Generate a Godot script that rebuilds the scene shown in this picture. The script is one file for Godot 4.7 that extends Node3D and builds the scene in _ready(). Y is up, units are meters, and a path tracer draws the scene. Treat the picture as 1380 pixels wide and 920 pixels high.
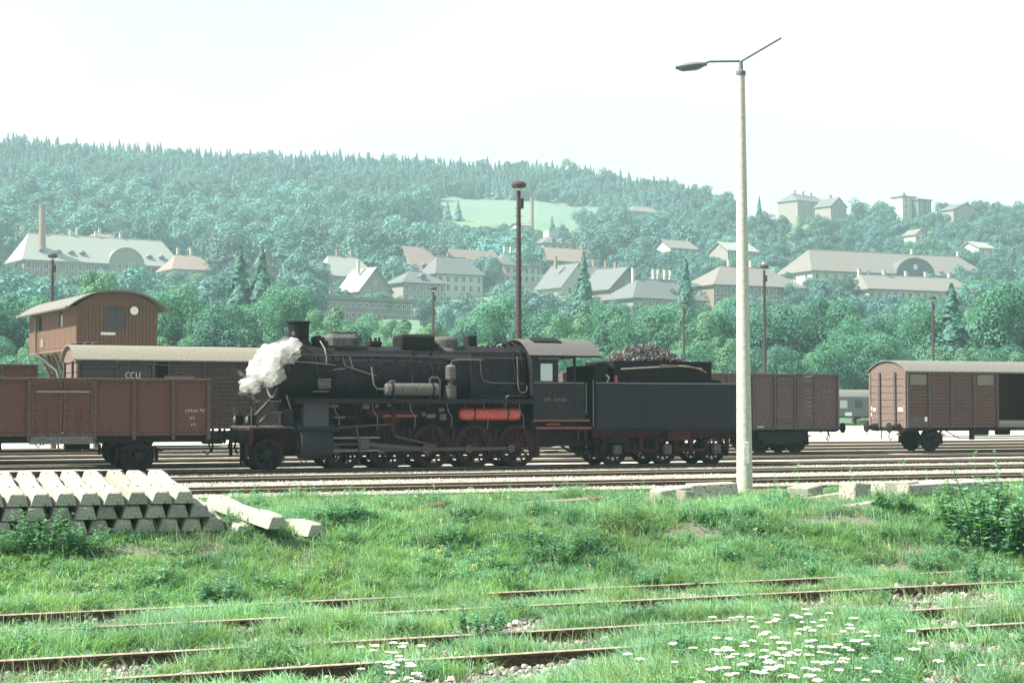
extends Node3D
# A steam locomotive with its tender in a goods yard below a wooded hill.
# World: x runs along the tracks (to the right of the picture), -z leads away from the viewer, y = 0 is the top of the yard rails.

const F := 2200.0
const EYE := 1.9
var right := Vector3.ZERO
var ahead := Vector3.ZERO
var cs := 0.0
var sn := 0.0
var M := {}
var used := {}
var noise_hill := FastNoiseLite.new()

# ------------------------------------------------------------------ mesh builder
class MB:
	var v := PackedVector3Array()
	var n := PackedVector3Array()
	var c := PackedColorArray()
	var col := Color(1, 1, 1)
	func put(a: Vector3, b: Vector3, d: Vector3, na: Vector3, nb: Vector3, nd: Vector3) -> void:
		var g := (b - a).cross(d - a)
		if g.dot(na + nb + nd) < 0.0:
			v.append(a); v.append(b); v.append(d)
			n.append(na); n.append(nb); n.append(nd)
		else:
			v.append(a); v.append(d); v.append(b)
			n.append(na); n.append(nd); n.append(nb)
		c.append(col); c.append(col); c.append(col)
	func tri(a: Vector3, b: Vector3, d: Vector3) -> void:
		var g := (b - a).cross(d - a).normalized()
		put(a, b, d, g, g, g)
	func quad(a: Vector3, b: Vector3, d: Vector3, e: Vector3) -> void:
		var g := (b - a).cross(d - a).normalized()
		if g.length() < 0.5:
			g = (d - a).cross(e - a).normalized()
		put(a, b, d, g, g, g)
		put(a, d, e, g, g, g)
	func face(p: Array, out: Vector3) -> void:
		var g: Vector3 = (p[1] - p[0]).cross(p[2] - p[0]).normalized()
		if g.dot(out) < 0.0:
			g = -g
		for i in range(1, p.size() - 1):
			put(p[0], p[i], p[i + 1], g, g, g)
	func box(o: Vector3, s: Vector3, b := Basis()) -> void:
		hexa(o, s, s, b)
	# a box whose top may be narrower than its bottom
	func hexa(o: Vector3, s: Vector3, top: Vector3, b := Basis()) -> void:
		var p := []
		for y in [-1, 1]:
			var w := s if y < 0 else top
			for k in [[-1, -1], [1, -1], [1, 1], [-1, 1]]:
				p.append(o + b * Vector3(k[0] * w.x * 0.5, y * s.y * 0.5, k[1] * w.z * 0.5))
		face([p[0], p[1], p[2], p[3]], -b.y)
		face([p[4], p[5], p[6], p[7]], b.y)
		for k in 4:
			var k2 := (k + 1) % 4
			face([p[k], p[k2], p[k2 + 4], p[k + 4]], (p[k] + p[k2]) * 0.5 - (p[0] + p[1] + p[2] + p[3]) * 0.25)
	# chamfered box
	func cbox(o: Vector3, s: Vector3, ch: float, b := Basis()) -> void:
		var h := s * 0.5
		ch = minf(ch, minf(h.x, minf(h.y, h.z)) * 0.9)
		var q := h - Vector3(ch, ch, ch)
		for a in 3:
			for sg in [-1.0, 1.0]:
				var p := []
				for k in [[-1, -1], [1, -1], [1, 1], [-1, 1]]:
					var w := Vector3.ZERO
					w[a] = sg * h[a]
					w[(a + 1) % 3] = k[0] * q[(a + 1) % 3]
					w[(a + 2) % 3] = k[1] * q[(a + 2) % 3]
					p.append(o + b * w)
				var out := Vector3.ZERO
				out[a] = sg
				face(p, b * out)
		for a in 3:
			var a1 := (a + 1) % 3
			var a2 := (a + 2) % 3
			for s1 in [-1.0, 1.0]:
				for s2 in [-1.0, 1.0]:
					var p := []
					for k in [[0, -1], [0, 1], [1, 1], [1, -1]]:
						var w := Vector3.ZERO
						w[a] = k[1] * q[a]
						w[a1] = s1 * (h[a1] if k[0] == 0 else q[a1])
						w[a2] = s2 * (q[a2] if k[0] == 0 else h[a2])
						p.append(o + b * w)
					var out := Vector3.ZERO
					out[a1] = s1
					out[a2] = s2
					face(p, b * out)
		for x in [-1.0, 1.0]:
			for y in [-1.0, 1.0]:
				for z in [-1.0, 1.0]:
					face([o + b * Vector3(x * h.x, y * q.y, z * q.z), o + b * Vector3(x * q.x, y * h.y, z * q.z), o + b * Vector3(x * q.x, y * q.y, z * h.z)], b * Vector3(x, y, z))
	# profile of Vector2(radius, along) turned round the y axis of xf
	func lathe(xf: Transform3D, prof: Array, seg := 16, a0 := 0.0, a1 := TAU) -> void:
		for i in prof.size() - 1:
			var p: Vector2 = prof[i]
			var q: Vector2 = prof[i + 1]
			var d := q - p
			if d.length() < 1e-6:
				continue
			var nr := Vector2(d.y, -d.x).normalized()
			for k in seg:
				var t0 := lerpf(a0, a1, float(k) / seg)
				var t1 := lerpf(a0, a1, float(k + 1) / seg)
				var e0 := Vector3(cos(t0), 0, sin(t0))
				var e1 := Vector3(cos(t1), 0, sin(t1))
				var n0 := (xf.basis * (e0 * nr.x + Vector3(0, nr.y, 0))).normalized()
				var n1 := (xf.basis * (e1 * nr.x + Vector3(0, nr.y, 0))).normalized()
				var pa := xf * (e0 * p.x + Vector3(0, p.y, 0))
				var pb := xf * (e1 * p.x + Vector3(0, p.y, 0))
				var qa := xf * (e0 * q.x + Vector3(0, q.y, 0))
				var qb := xf * (e1 * q.x + Vector3(0, q.y, 0))
				if p.x > 1e-6:
					put(pa, pb, qb, n0, n1, n1)
				if q.x > 1e-6:
					put(pa, qb, qa, n0, n1, n0)
	func cyl(a: Vector3, b: Vector3, ra: float, rb := -1.0, seg := 12, caps := true) -> void:
		if rb < 0.0:
			rb = ra
		var y := (b - a)
		var l := y.length()
		if l < 1e-6:
			return
		y /= l
		var x := y.cross(Vector3(0, 0, 1) if absf(y.z) < 0.9 else Vector3(1, 0, 0)).normalized()
		var xf := Transform3D(Basis(x, y, x.cross(y)), a)
		var prof := [Vector2(ra, 0), Vector2(rb, l)]
		if caps:
			prof = [Vector2(0, 0), Vector2(ra, 0), Vector2(rb, l), Vector2(0, l)]
		lathe(xf, prof, seg)
	func tube(path: Array, r: float, seg := 6, r1 := -1.0) -> void:
		if r1 < 0.0:
			r1 = r
		var rings := []
		var x := Vector3.ZERO
		for i in path.size():
			var d: Vector3 = (path[mini(i + 1, path.size() - 1)] - path[maxi(i - 1, 0)]).normalized()
			if i == 0:
				x = d.cross(Vector3(0, 0, 1) if absf(d.z) < 0.9 else Vector3(1, 0, 0)).normalized()
			else:
				x = (x - d * x.dot(d)).normalized()
			var y := d.cross(x)
			var ring := []
			var rr := lerpf(r, r1, float(i) / maxf(1.0, path.size() - 1))
			for k in seg:
				var t := TAU * k / seg
				var e := x * cos(t) + y * sin(t)
				ring.append([path[i] + e * rr, e])
			rings.append(ring)
		for i in rings.size() - 1:
			for k in seg:
				var a: Array = rings[i][k]
				var b: Array = rings[i][(k + 1) % seg]
				var d: Array = rings[i + 1][(k + 1) % seg]
				var e: Array = rings[i + 1][k]
				put(a[0], b[0], d[0], a[1], b[1], d[1])
				put(a[0], d[0], e[0], a[1], d[1], e[1])
		for i in [0, rings.size() - 1]:
			var pts := []
			for q in rings[i]:
				pts.append(q[0])
			var out: Vector3 = (path[1] - path[0]) * (-1.0) if i == 0 else path[i] - path[i - 1]
			face(pts, out)
	# polygon in the xy plane of xf, drawn out from z0 to z1
	func prism(poly: PackedVector2Array, z0: float, z1: float, xf := Transform3D()) -> void:
		var idx := Geometry2D.triangulate_polygon(poly)
		for k in range(0, idx.size(), 3):
			for z in [z0, z1]:
				var out := xf.basis.z * (1.0 if z == maxf(z0, z1) else -1.0)
				face([xf * Vector3(poly[idx[k]].x, poly[idx[k]].y, z), xf * Vector3(poly[idx[k + 1]].x, poly[idx[k + 1]].y, z), xf * Vector3(poly[idx[k + 2]].x, poly[idx[k + 2]].y, z)], out)
		var cw := Geometry2D.is_polygon_clockwise(poly)
		for k in poly.size():
			var p := poly[k]
			var q := poly[(k + 1) % poly.size()]
			var d := (q - p)
			var out2 := Vector2(d.y, -d.x) * (-1.0 if cw else 1.0)
			face([xf * Vector3(p.x, p.y, z0), xf * Vector3(q.x, q.y, z0), xf * Vector3(q.x, q.y, z1), xf * Vector3(p.x, p.y, z1)], xf.basis * Vector3(out2.x, out2.y, 0))
	func mesh(m: Material = null) -> ArrayMesh:
		var am := ArrayMesh.new()
		add_to(am, m)
		return am
	func add_to(am: ArrayMesh, m: Material) -> void:
		var a := []
		a.resize(Mesh.ARRAY_MAX)
		a[Mesh.ARRAY_VERTEX] = v
		a[Mesh.ARRAY_NORMAL] = n
		a[Mesh.ARRAY_COLOR] = c
		am.add_surface_from_arrays(Mesh.PRIMITIVE_TRIANGLES, a)
		if m:
			am.surface_set_material(am.get_surface_count() - 1, m)

# ------------------------------------------------------------------ naming and adding
func numbered(called: String) -> String:
	var k: int = used.get(called, 0)
	used[called] = k + 1
	return called if k == 0 else "%s_%03d" % [called, k]

func thing(called: String, label: String, category: String, where := Vector3.ZERO, turn := 0.0, group := "") -> Node3D:
	var o := Node3D.new()
	o.name = numbered(called)
	add_child(o)
	o.position = where
	o.rotation.y = turn
	tag(o, label, category, group)
	return o

func tag(o: Node, label: String, category: String, group := "", kind := "") -> Node:
	o.set_meta("label", label)
	o.set_meta("category", category)
	if group:
		o.set_meta("group", group)
	if kind:
		o.set_meta("kind", kind)
	return o

func part(called: String, b: MB, m: Material, parent: Node) -> MeshInstance3D:
	return part_mesh(called, b.mesh(m), parent)

func part_mesh(called: String, mesh: Mesh, parent: Node, where := Vector3.ZERO, basis_ := Basis()) -> MeshInstance3D:
	var o := MeshInstance3D.new()
	o.name = called
	o.mesh = mesh
	parent.add_child(o, true)
	o.transform = Transform3D(basis_, where)
	return o

func structure(called: String, mesh: Mesh) -> MeshInstance3D:
	var o := MeshInstance3D.new()
	o.name = numbered(called)
	o.mesh = mesh
	add_child(o)
	o.set_meta("kind", "structure")
	return o

func copy(src: Node3D, label: String, where: Vector3, turn := 0.0) -> Node3D:
	var c: Node3D = src.duplicate()
	var base := String(src.name)
	var re := RegEx.create_from_string("_\\d{3}$")
	base = re.sub(base, "")
	c.name = numbered(base)
	add_child(c)
	c.position = where
	c.rotation.y = turn
	c.set_meta("label", label)
	return c

# one box part
func bx(called: String, o: Vector3, s: Vector3, m: Material, parent: Node, ch := 0.0, b := Basis()) -> MeshInstance3D:
	var mb := MB.new()
	if ch > 0.0:
		mb.cbox(o, s, ch, b)
	else:
		mb.box(o, s, b)
	return part(called, mb, m, parent)

func tb(called: String, path: Array, r: float, m: Material, parent: Node, seg := 6) -> MeshInstance3D:
	var mb := MB.new()
	mb.tube(path, r, seg)
	return part(called, mb, m, parent)

func axis_x(o: Vector3) -> Transform3D:
	return Transform3D(Basis(Vector3(0, 1, 0), Vector3(1, 0, 0), Vector3(0, 0, -1)), o)

func axis_z(o: Vector3) -> Transform3D:
	return Transform3D(Basis(Vector3(1, 0, 0), Vector3(0, 0, 1), Vector3(0, -1, 0)), o)

func lath(called: String, xf: Transform3D, prof: Array, m: Material, parent: Node, seg := 20) -> MeshInstance3D:
	var mb := MB.new()
	mb.lathe(xf, prof, seg)
	return part(called, mb, m, parent)

# ------------------------------------------------------------------ places
func at(px: float, py: float, z: float) -> Vector3:
	return right * ((px - 690.0) / F * z) + ahead * z + Vector3(0, EYE + (550.0 - py) / F * z, 0)

func along(px: float, p: float) -> float:      # place along the track for a column of the picture, at distance p from the viewer's line
	var u := (px - 690.0) / F
	return p * (sn + u * cs) / (cs - u * sn)

func interp(t: Array, x: float) -> float:
	if x <= t[0][0]:
		return t[0][1]
	for i in t.size() - 1:
		if x <= t[i + 1][0]:
			return lerpf(t[i][1], t[i + 1][1], (x - t[i][0]) / (t[i + 1][0] - t[i][0]))
	return t[t.size() - 1][1]

const PROFILE := [[0.0, -0.80], [15.0, -0.765], [21.2, -0.765], [22.0, -0.62], [24.0, 0.05], [26.0, 0.08], [28.5, 0.04], [30.5, 0.0], [32.0, -0.1], [33.0, -0.105]]
func ground_y(x: float, z: float) -> float:
	var p := -z
	var y := interp(PROFILE, p)
	var k := smoothstep(20.6, 22.5, p) * (1.0 - smoothstep(30.5, 32.0, p))
	y += k * (noise_hill.get_noise_2d(x * 9.0, z * 9.0) * 0.06 + noise_hill.get_noise_2d(x * 40.0 + 50.0, z * 40.0) * 0.035)
	y += 0.012 * noise_hill.get_noise_2d(x * 60.0, z * 60.0)
	return y

const RIDGE := [[-900.0, 190.0], [-300.0, 180.0], [0.0, 196.0], [150.0, 208.0], [300.0, 218.0], [450.0, 221.0], [600.0, 228.0], [720.0, 232.0], [830.0, 246.0], [900.0, 256.0], [985.0, 278.0], [1080.0, 291.0], [1200.0, 290.0], [1300.0, 291.0], [1380.0, 286.0], [1800.0, 280.0], [2300.0, 300.0]]
func ridge_z(px: float) -> float:
	return lerpf(1050.0, 800.0, smoothstep(780.0, 1050.0, px))

func hill_at(px: float, z: float) -> float:
	var e := (550.0 - interp(RIDGE, px)) / F
	var zr := ridge_z(px)
	var y := -0.6
	if z > 190.0:
		var zz := minf(z, zr)
		var t := (zz - 190.0) / (zr - 190.0)
		y = -0.6 + zz * e * pow(t, 0.88)
		if z > zr:
			y -= (z - zr) * 0.06
		var p := at(px, 0.0, z)
		y += noise_hill.get_noise_2d(p.x, p.z) * clampf((z - 200.0) * 0.012, 0.0, 2.5)
	return y

func hill_y(p: Vector3) -> float:
	var z := ahead.dot(p)
	return hill_at(690.0 + F * right.dot(p) / maxf(z, 1.0), z)

# distance at which the hillside shows at row py of the picture
func hill_z(px: float, py: float) -> float:
	var e := (550.0 - interp(RIDGE, px)) / F
	var zr := ridge_z(px)
	var k := clampf((550.0 - py) / F / e, 0.02, 0.999)
	return clampf(190.0 + (zr - 190.0) * pow(k, 1.0 / 0.88), 225.0, zr - 4.0)

const ORD := ["first", "second", "third", "fourth", "fifth", "sixth", "seventh", "eighth", "ninth", "tenth", "eleventh", "twelfth", "thirteenth", "fourteenth", "fifteenth", "sixteenth", "seventeenth", "eighteenth", "nineteenth"]
func nth(k: int) -> String:
	if k < 19:
		return ORD[k]
	var tens: String = ["twent", "thirt", "fort", "fift", "sixt"][(k + 1) / 10 - 2]
	return tens + "ieth" if (k + 1) % 10 == 0 else tens + "y-" + ORD[(k + 1) % 10 - 1]

# ------------------------------------------------------------------ materials
var noises := {}
func noise_tex(called: String, freq: float, oct: int, ramp: Array, seed_ := 1, type := FastNoiseLite.TYPE_SIMPLEX_SMOOTH, size := 512) -> NoiseTexture2D:
	if noises.has(called):
		return noises[called]
	var f := FastNoiseLite.new()
	f.noise_type = type
	f.seed = seed_
	f.frequency = freq
	f.fractal_octaves = oct
	var t := NoiseTexture2D.new()
	t.width = size
	t.height = size
	t.seamless = true
	t.noise = f
	if ramp.is_empty():
		t.as_normal_map = true
		t.bump_strength = 3.0
	else:
		var g := Gradient.new()
		var offs := PackedFloat32Array()
		var cols := PackedColorArray()
		for r in ramp:
			offs.append(r[0])
			cols.append(r[1])
		g.offsets = offs
		g.colors = cols
		t.color_ramp = g
	noises[called] = t
	return t

func lin(r: float, g: float, b: float) -> Color:
	return Color(r, g, b).linear_to_srgb()

func flat(r: float, g: float, b: float, rough := 0.8, metal := 0.0) -> StandardMaterial3D:
	var m := StandardMaterial3D.new()
	m.albedo_color = lin(r, g, b)
	m.roughness = rough
	m.metallic = metal
	return m

# a material whose colour wanders between tones (each a linear colour), pattern of `size` metres
func worn(called: String, tones: Array, size: float, rough := 0.8, freq := 0.012, oct := 5, bump := 0.0, world := false) -> StandardMaterial3D:
	var m := StandardMaterial3D.new()
	var ramp := []
	for i in tones.size():
		ramp.append([0.22 + 0.56 * i / maxf(1.0, tones.size() - 1.0), lin(tones[i][0], tones[i][1], tones[i][2])])
	m.albedo_texture = noise_tex(called, freq, oct, ramp, called.hash() % 1000)
	m.roughness = rough
	m.uv1_triplanar = true
	m.uv1_world_triplanar = world
	m.uv1_scale = Vector3.ONE / size
	if bump > 0.0:
		m.normal_enabled = true
		m.normal_texture = noise_tex("relief", 0.03, 5, [], 7)
		m.normal_scale = bump
	return m

func leafy(r: float, g: float, b: float, through := 0.5) -> StandardMaterial3D:
	var m := flat(r, g, b, 0.65)
	m.vertex_color_use_as_albedo = true
	m.cull_mode = BaseMaterial3D.CULL_DISABLED
	if through > 0.0:
		m.backlight_enabled = true
		m.backlight = Color(through, through, through * 0.6)
	return m

func _ready() -> void:
	cs = cos(deg_to_rad(22.0))
	sn = sin(deg_to_rad(22.0))
	right = Vector3(cs, 0, sn)
	ahead = Vector3(sn, 0, -cs)
	noise_hill.seed = 5
	noise_hill.frequency = 0.012

	var cam := Camera3D.new()
	cam.name = "camera"
	add_child(cam)
	cam.position = Vector3(0, EYE, 0)
	cam.rotation_degrees = Vector3(rad_to_deg(atan(90.0 / F)), -22.0, 0)
	cam.fov = rad_to_deg(2.0 * atan(460.0 / F))
	cam.near = 0.5
	cam.far = 4000.0
	cam.current = true

	var env := Environment.new()
	env.background_mode = Environment.BG_SKY
	var sky := Sky.new()
	var sm := ProceduralSkyMaterial.new()
	sm.sky_top_color = lin(0.272, 0.325, 0.33)
	sm.sky_horizon_color = lin(0.312, 0.333, 0.327)
	sm.sky_curve = 0.2
	sm.ground_bottom_color = lin(0.16, 0.17, 0.14)
	sm.ground_horizon_color = lin(0.28, 0.295, 0.285)
	sm.sun_angle_max = 1.0
	sm.sky_cover = ImageTexture.create_from_image(cloud_image())
	sm.sky_cover_modulate = Color(1, 1, 1)
	sky.sky_material = sm
	env.sky = sky
	env.tonemap_mode = Environment.TONE_MAPPER_LINEAR
	env.tonemap_exposure = 3.2
	env.fog_enabled = true
	env.fog_density = 0.00036
	env.fog_light_color = Color(0.80, 0.965, 1.0)
	env.volumetric_fog_enabled = true
	env.volumetric_fog_density = 0.0
	env.sdfgi_enabled = true
	env.ssao_enabled = true
	env.ssil_enabled = true
	var we := WorldEnvironment.new()
	we.name = "surroundings"
	we.environment = env
	add_child(we)

	var sun := DirectionalLight3D.new()
	sun.name = "sun"
	add_child(sun)
	# the sun stands to the left of the picture and high, very slightly in front
	var from := (-right * 0.92 - ahead * 0.20 + Vector3(0, 1.15, 0)).normalized()
	sun.look_at_from_position(from * 50.0, Vector3.ZERO)
	sun.light_energy = 1.6
	sun.light_color = Color(1.0, 0.965, 0.90)
	sun.light_angular_distance = 0.6
	sun.shadow_enabled = true

	make_materials()
	build_ground()
	build_tracks()
	build_forest()
	build_town()
	build_tree_belt()
	build_locomotive()
	build_tender()
	build_wagons()
	build_cabin()
	build_lamps()
	build_sleeper_stack()
	build_lineside()
	build_vegetation()
	build_steam()

func cloud_image() -> Image:
	var w := 1024
	var h := 512
	var im := Image.create(w, h, false, Image.FORMAT_RGBAF)
	var f := FastNoiseLite.new()
	f.seed = 21
	f.frequency = 1.6
	f.fractal_octaves = 5
	for y in h:
		var up := (0.5 - (y + 0.5) / h) * PI
		for x in w:
			var a := (x + 0.5) / w * TAU
			var d := Vector3(cos(a) * cos(up), sin(up) * 2.2, sin(a) * cos(up))
			var k := smoothstep(-0.12, 0.30, f.get_noise_3dv(d)) if up > 0.0 else 0.0
			im.set_pixel(x, y, Color(0.056, 0.028, 0.031, k))
	return im

func make_materials() -> void:
	M.soil = worn("soil", [[0.04, 0.039, 0.032], [0.085, 0.082, 0.070], [0.17, 0.168, 0.145], [0.07, 0.069, 0.055]], 1.6, 0.95, 0.03, 6, 1.0, true)
	M.yard = worn("yard", [[0.22, 0.21, 0.18], [0.38, 0.38, 0.33], [0.46, 0.46, 0.41], [0.33, 0.325, 0.28]], 3.1, 0.95, 0.035, 6, 1.0, true)
	M.bed = worn("bed", [[0.022, 0.017, 0.013], [0.06, 0.046, 0.033], [0.12, 0.10, 0.075]], 1.9, 0.95, 0.03, 6, 1.0, true)
	M.hill = worn("hill", [[0.05, 0.10, 0.06], [0.08, 0.15, 0.09], [0.11, 0.18, 0.10]], 60.0, 0.95, 0.02, 5, 0.0, true)
	M.meadow = worn("meadow", [[0.075, 0.13, 0.10], [0.10, 0.16, 0.12]], 40.0, 0.95, 0.03, 4, 0.0, true)
	M.rail_side = worn("rail_side", [[0.028, 0.018, 0.012], [0.065, 0.04, 0.024], [0.11, 0.07, 0.04]], 0.7, 0.9, 0.03, 5)
	M.rail_top = worn("rail_top", [[0.30, 0.24, 0.18], [0.45, 0.40, 0.33]], 1.3, 0.45, 0.02, 3)
	M.rail_top.metallic = 0.3
	M.sleeper = worn("sleeper", [[0.022, 0.016, 0.012], [0.05, 0.038, 0.028], [0.10, 0.085, 0.07]], 0.8, 0.9, 0.04, 5)
	M.stone = flat(0.8, 0.8, 0.8, 0.95)
	M.stone.vertex_color_use_as_albedo = true
	M.black = worn("black", [[0.007, 0.007, 0.010], [0.013, 0.013, 0.018], [0.022, 0.022, 0.028], [0.011, 0.010, 0.013]], 1.7, 0.62, 0.016, 6)
	M.tender_black = worn("tender_black", [[0.012, 0.013, 0.017], [0.016, 0.017, 0.022], [0.021, 0.021, 0.026], [0.015, 0.015, 0.019]], 0.9, 0.68, 0.012, 6)
	M.soot = worn("soot", [[0.006, 0.006, 0.008], [0.013, 0.0125, 0.015], [0.022, 0.021, 0.023]], 0.9, 0.85, 0.03, 5)
	M.ash = worn("ash", [[0.03, 0.03, 0.033], [0.055, 0.054, 0.055], [0.09, 0.086, 0.083]], 1.4, 0.85, 0.025, 5)
	M.casing = worn("casing", [[0.028, 0.031, 0.040], [0.042, 0.046, 0.058], [0.06, 0.063, 0.075]], 1.0, 0.7, 0.03, 5)
	M.grime = worn("grime", [[0.007, 0.0068, 0.0085], [0.016, 0.015, 0.018], [0.03, 0.028, 0.029]], 0.8, 0.8, 0.025, 5)
	M.steel = worn("steel", [[0.018, 0.017, 0.018], [0.045, 0.043, 0.042], [0.095, 0.09, 0.087]], 0.6, 0.5, 0.03, 4)
	M.steel.metallic = 0.5
	M.pipe = worn("pipe", [[0.06, 0.06, 0.062], [0.13, 0.125, 0.12]], 0.5, 0.55, 0.03, 4)
	M.red = worn("red", [[0.12, 0.014, 0.011], [0.30, 0.034, 0.022], [0.38, 0.055, 0.033]], 0.9, 0.42, 0.02, 5)
	M.red_dull = worn("red_dull", [[0.06, 0.014, 0.013], [0.15, 0.028, 0.022], [0.22, 0.045, 0.035]], 0.8, 0.6, 0.02, 5)
	M.red_dirty = worn("red_dirty", [[0.012, 0.009, 0.010], [0.032, 0.014, 0.014], [0.085, 0.024, 0.021]], 0.7, 0.8, 0.025, 5)
	M.tank_dust = worn("tank_dust", [[0.20, 0.17, 0.17], [0.34, 0.30, 0.30]], 0.5, 0.8, 0.03, 4)
	M.coal = flat(0.8, 0.8, 0.8, 0.5)
	M.coal.vertex_color_use_as_albedo = true
	M.glass = flat(0.02, 0.025, 0.028, 0.08)
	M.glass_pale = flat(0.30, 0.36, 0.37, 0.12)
	M.dark = flat(0.010, 0.010, 0.011, 0.9)
	M.rust = worn("rust", [[0.046, 0.018, 0.016], [0.068, 0.026, 0.022], [0.086, 0.034, 0.028], [0.058, 0.024, 0.021]], 0.8, 0.85, 0.014, 6)
	M.rust_post = worn("rust_post", [[0.032, 0.018, 0.017], [0.06, 0.033, 0.029], [0.09, 0.056, 0.048]], 0.9, 0.85, 0.02, 5)
	M.van = worn("van", [[0.036, 0.025, 0.024], [0.060, 0.041, 0.038], [0.085, 0.058, 0.053]], 1.2, 0.9, 0.02, 6)
	M.van_dark = worn("van_dark", [[0.03, 0.027, 0.032], [0.055, 0.048, 0.052], [0.08, 0.066, 0.066]], 1.0, 0.9, 0.02, 6)
	M.van_b = worn("van_b", [[0.042, 0.023, 0.021], [0.068, 0.036, 0.032], [0.10, 0.056, 0.049]], 1.0, 0.9, 0.02, 6)
	M.end_wood = worn("end_wood", [[0.085, 0.060, 0.052], [0.125, 0.090, 0.078], [0.17, 0.13, 0.115]], 1.0, 0.9, 0.02, 6)
	M.cream = worn("cream", [[0.10, 0.097, 0.080], [0.14, 0.136, 0.112], [0.18, 0.175, 0.145]], 1.3, 0.9, 0.03, 6)
	M.roof_grey = worn("roof_grey", [[0.085, 0.085, 0.082], [0.12, 0.119, 0.114], [0.165, 0.163, 0.152]], 1.5, 0.9, 0.03, 6)
	M.cab_roof = worn("cab_roof", [[0.042, 0.042, 0.043], [0.066, 0.065, 0.065], [0.095, 0.093, 0.09]], 1.1, 0.85, 0.03, 6)
	M.grey_wood = worn("grey_wood", [[0.05, 0.05, 0.06], [0.085, 0.083, 0.09], [0.13, 0.125, 0.125]], 0.9, 0.9, 0.02, 5)
	M.purple_wood = worn("purple_wood", [[0.042, 0.026, 0.029], [0.075, 0.047, 0.049], [0.11, 0.075, 0.074]], 1.1, 0.9, 0.02, 6)
	M.white_paint = worn("white_paint", [[0.45, 0.44, 0.40], [0.72, 0.71, 0.66]], 0.4, 0.8, 0.05, 4)
	M.chalk = worn("chalk", [[0.25, 0.23, 0.15], [0.42, 0.39, 0.26]], 0.3, 0.9, 0.06, 4)
	M.chalk_dull = worn("chalk_dull", [[0.10, 0.085, 0.05], [0.17, 0.14, 0.085]], 0.2, 0.9, 0.06, 4)
	M.plank = worn("plank", [[0.064, 0.033, 0.023], [0.094, 0.050, 0.034], [0.128, 0.072, 0.049]], 0.8, 0.9, 0.03, 5)
	M.concrete = worn("concrete", [[0.15, 0.145, 0.115], [0.27, 0.265, 0.23], [0.36, 0.36, 0.325], [0.22, 0.21, 0.17]], 0.9, 0.92, 0.02, 6, 0.8)
	M.concrete_old = worn("concrete_old", [[0.10, 0.10, 0.085], [0.20, 0.20, 0.18], [0.30, 0.30, 0.27], [0.15, 0.145, 0.12]], 0.5, 0.95, 0.03, 6, 0.8)
	M.pole = worn("pole", [[0.34, 0.345, 0.31], [0.42, 0.425, 0.385], [0.48, 0.48, 0.44]], 1.6, 0.9, 0.03, 6)
	M.lamp_grey = worn("lamp_grey", [[0.09, 0.105, 0.115], [0.13, 0.15, 0.16]], 0.7, 0.6, 0.02, 4)
	M.mast = worn("mast", [[0.020, 0.014, 0.015], [0.034, 0.024, 0.025], [0.05, 0.037, 0.037]], 1.3, 0.85, 0.02, 5)
	M.bark = worn("bark", [[0.04, 0.033, 0.026], [0.09, 0.075, 0.06]], 0.8, 0.95, 0.03, 5)
	M.timber = worn("timber", [[0.045, 0.028, 0.02], [0.10, 0.066, 0.045], [0.20, 0.14, 0.09]], 0.5, 0.95, 0.03, 5)
	M.old_wood = worn("old_wood", [[0.09, 0.08, 0.075], [0.18, 0.165, 0.15], [0.27, 0.25, 0.22]], 0.6, 0.95, 0.03, 5)
	M.coach = worn("coach", [[0.05, 0.065, 0.065], [0.075, 0.09, 0.09]], 3.0, 0.7, 0.02, 4)
	for k in ["black", "tender_black", "soot", "grime", "casing", "dark", "red_dirty"]:
		M[k].metallic_specular = 0.22
	# foliage
	M.leaf = leafy(0.092, 0.275, 0.215, 0.95)
	M.leaf_dark = leafy(0.062, 0.205, 0.178, 0.95)
	M.leaf_pale = leafy(0.125, 0.300, 0.205, 0.9)
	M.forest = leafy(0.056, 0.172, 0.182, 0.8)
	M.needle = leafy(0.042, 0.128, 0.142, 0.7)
	M.grass = leafy(0.215, 0.430, 0.280, 0.95)
	M.weed = leafy(0.140, 0.340, 0.225, 0.9)
	M.straw = leafy(0.27, 0.37, 0.22, 0.8)
	M.flower_yellow = flat(0.44, 0.45, 0.16, 0.8)
	M.flower_white = flat(0.62, 0.63, 0.56, 0.9)
	M.stalk = flat(0.11, 0.18, 0.07, 0.8)
	# buildings
	M.tile_pink = worn("tile_pink", [[0.14, 0.104, 0.093], [0.18, 0.137, 0.123], [0.22, 0.172, 0.156]], 9.0, 0.9, 0.05, 6)
	M.tile_brown = worn("tile_brown", [[0.10, 0.094, 0.088], [0.135, 0.126, 0.118], [0.17, 0.16, 0.15]], 9.0, 0.9, 0.05, 6)
	M.slate = worn("slate", [[0.055, 0.066, 0.072], [0.082, 0.094, 0.10], [0.115, 0.128, 0.132]], 8.0, 0.75, 0.05, 6)
	M.slate_pale = worn("slate_pale", [[0.16, 0.18, 0.168], [0.21, 0.23, 0.214], [0.26, 0.28, 0.262]], 10.0, 0.7, 0.05, 6)
	M.render_pale = worn("render_pale", [[0.34, 0.34, 0.29], [0.45, 0.45, 0.39]], 7.0, 0.9, 0.03, 5)
	M.render_grey = worn("render_grey", [[0.17, 0.17, 0.155], [0.25, 0.245, 0.225]], 7.0, 0.9, 0.03, 5)
	M.render_brown = worn("render_brown", [[0.15, 0.12, 0.10], [0.22, 0.175, 0.15]], 7.0, 0.9, 0.03, 5)
	M.brick = worn("brick", [[0.20, 0.12, 0.095], [0.28, 0.18, 0.145]], 4.0, 0.9, 0.05, 5)
	M.frame = flat(0.6, 0.6, 0.55, 0.7)
	M.vapour = flat(0.93, 0.93, 0.92, 1.0)
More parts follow.
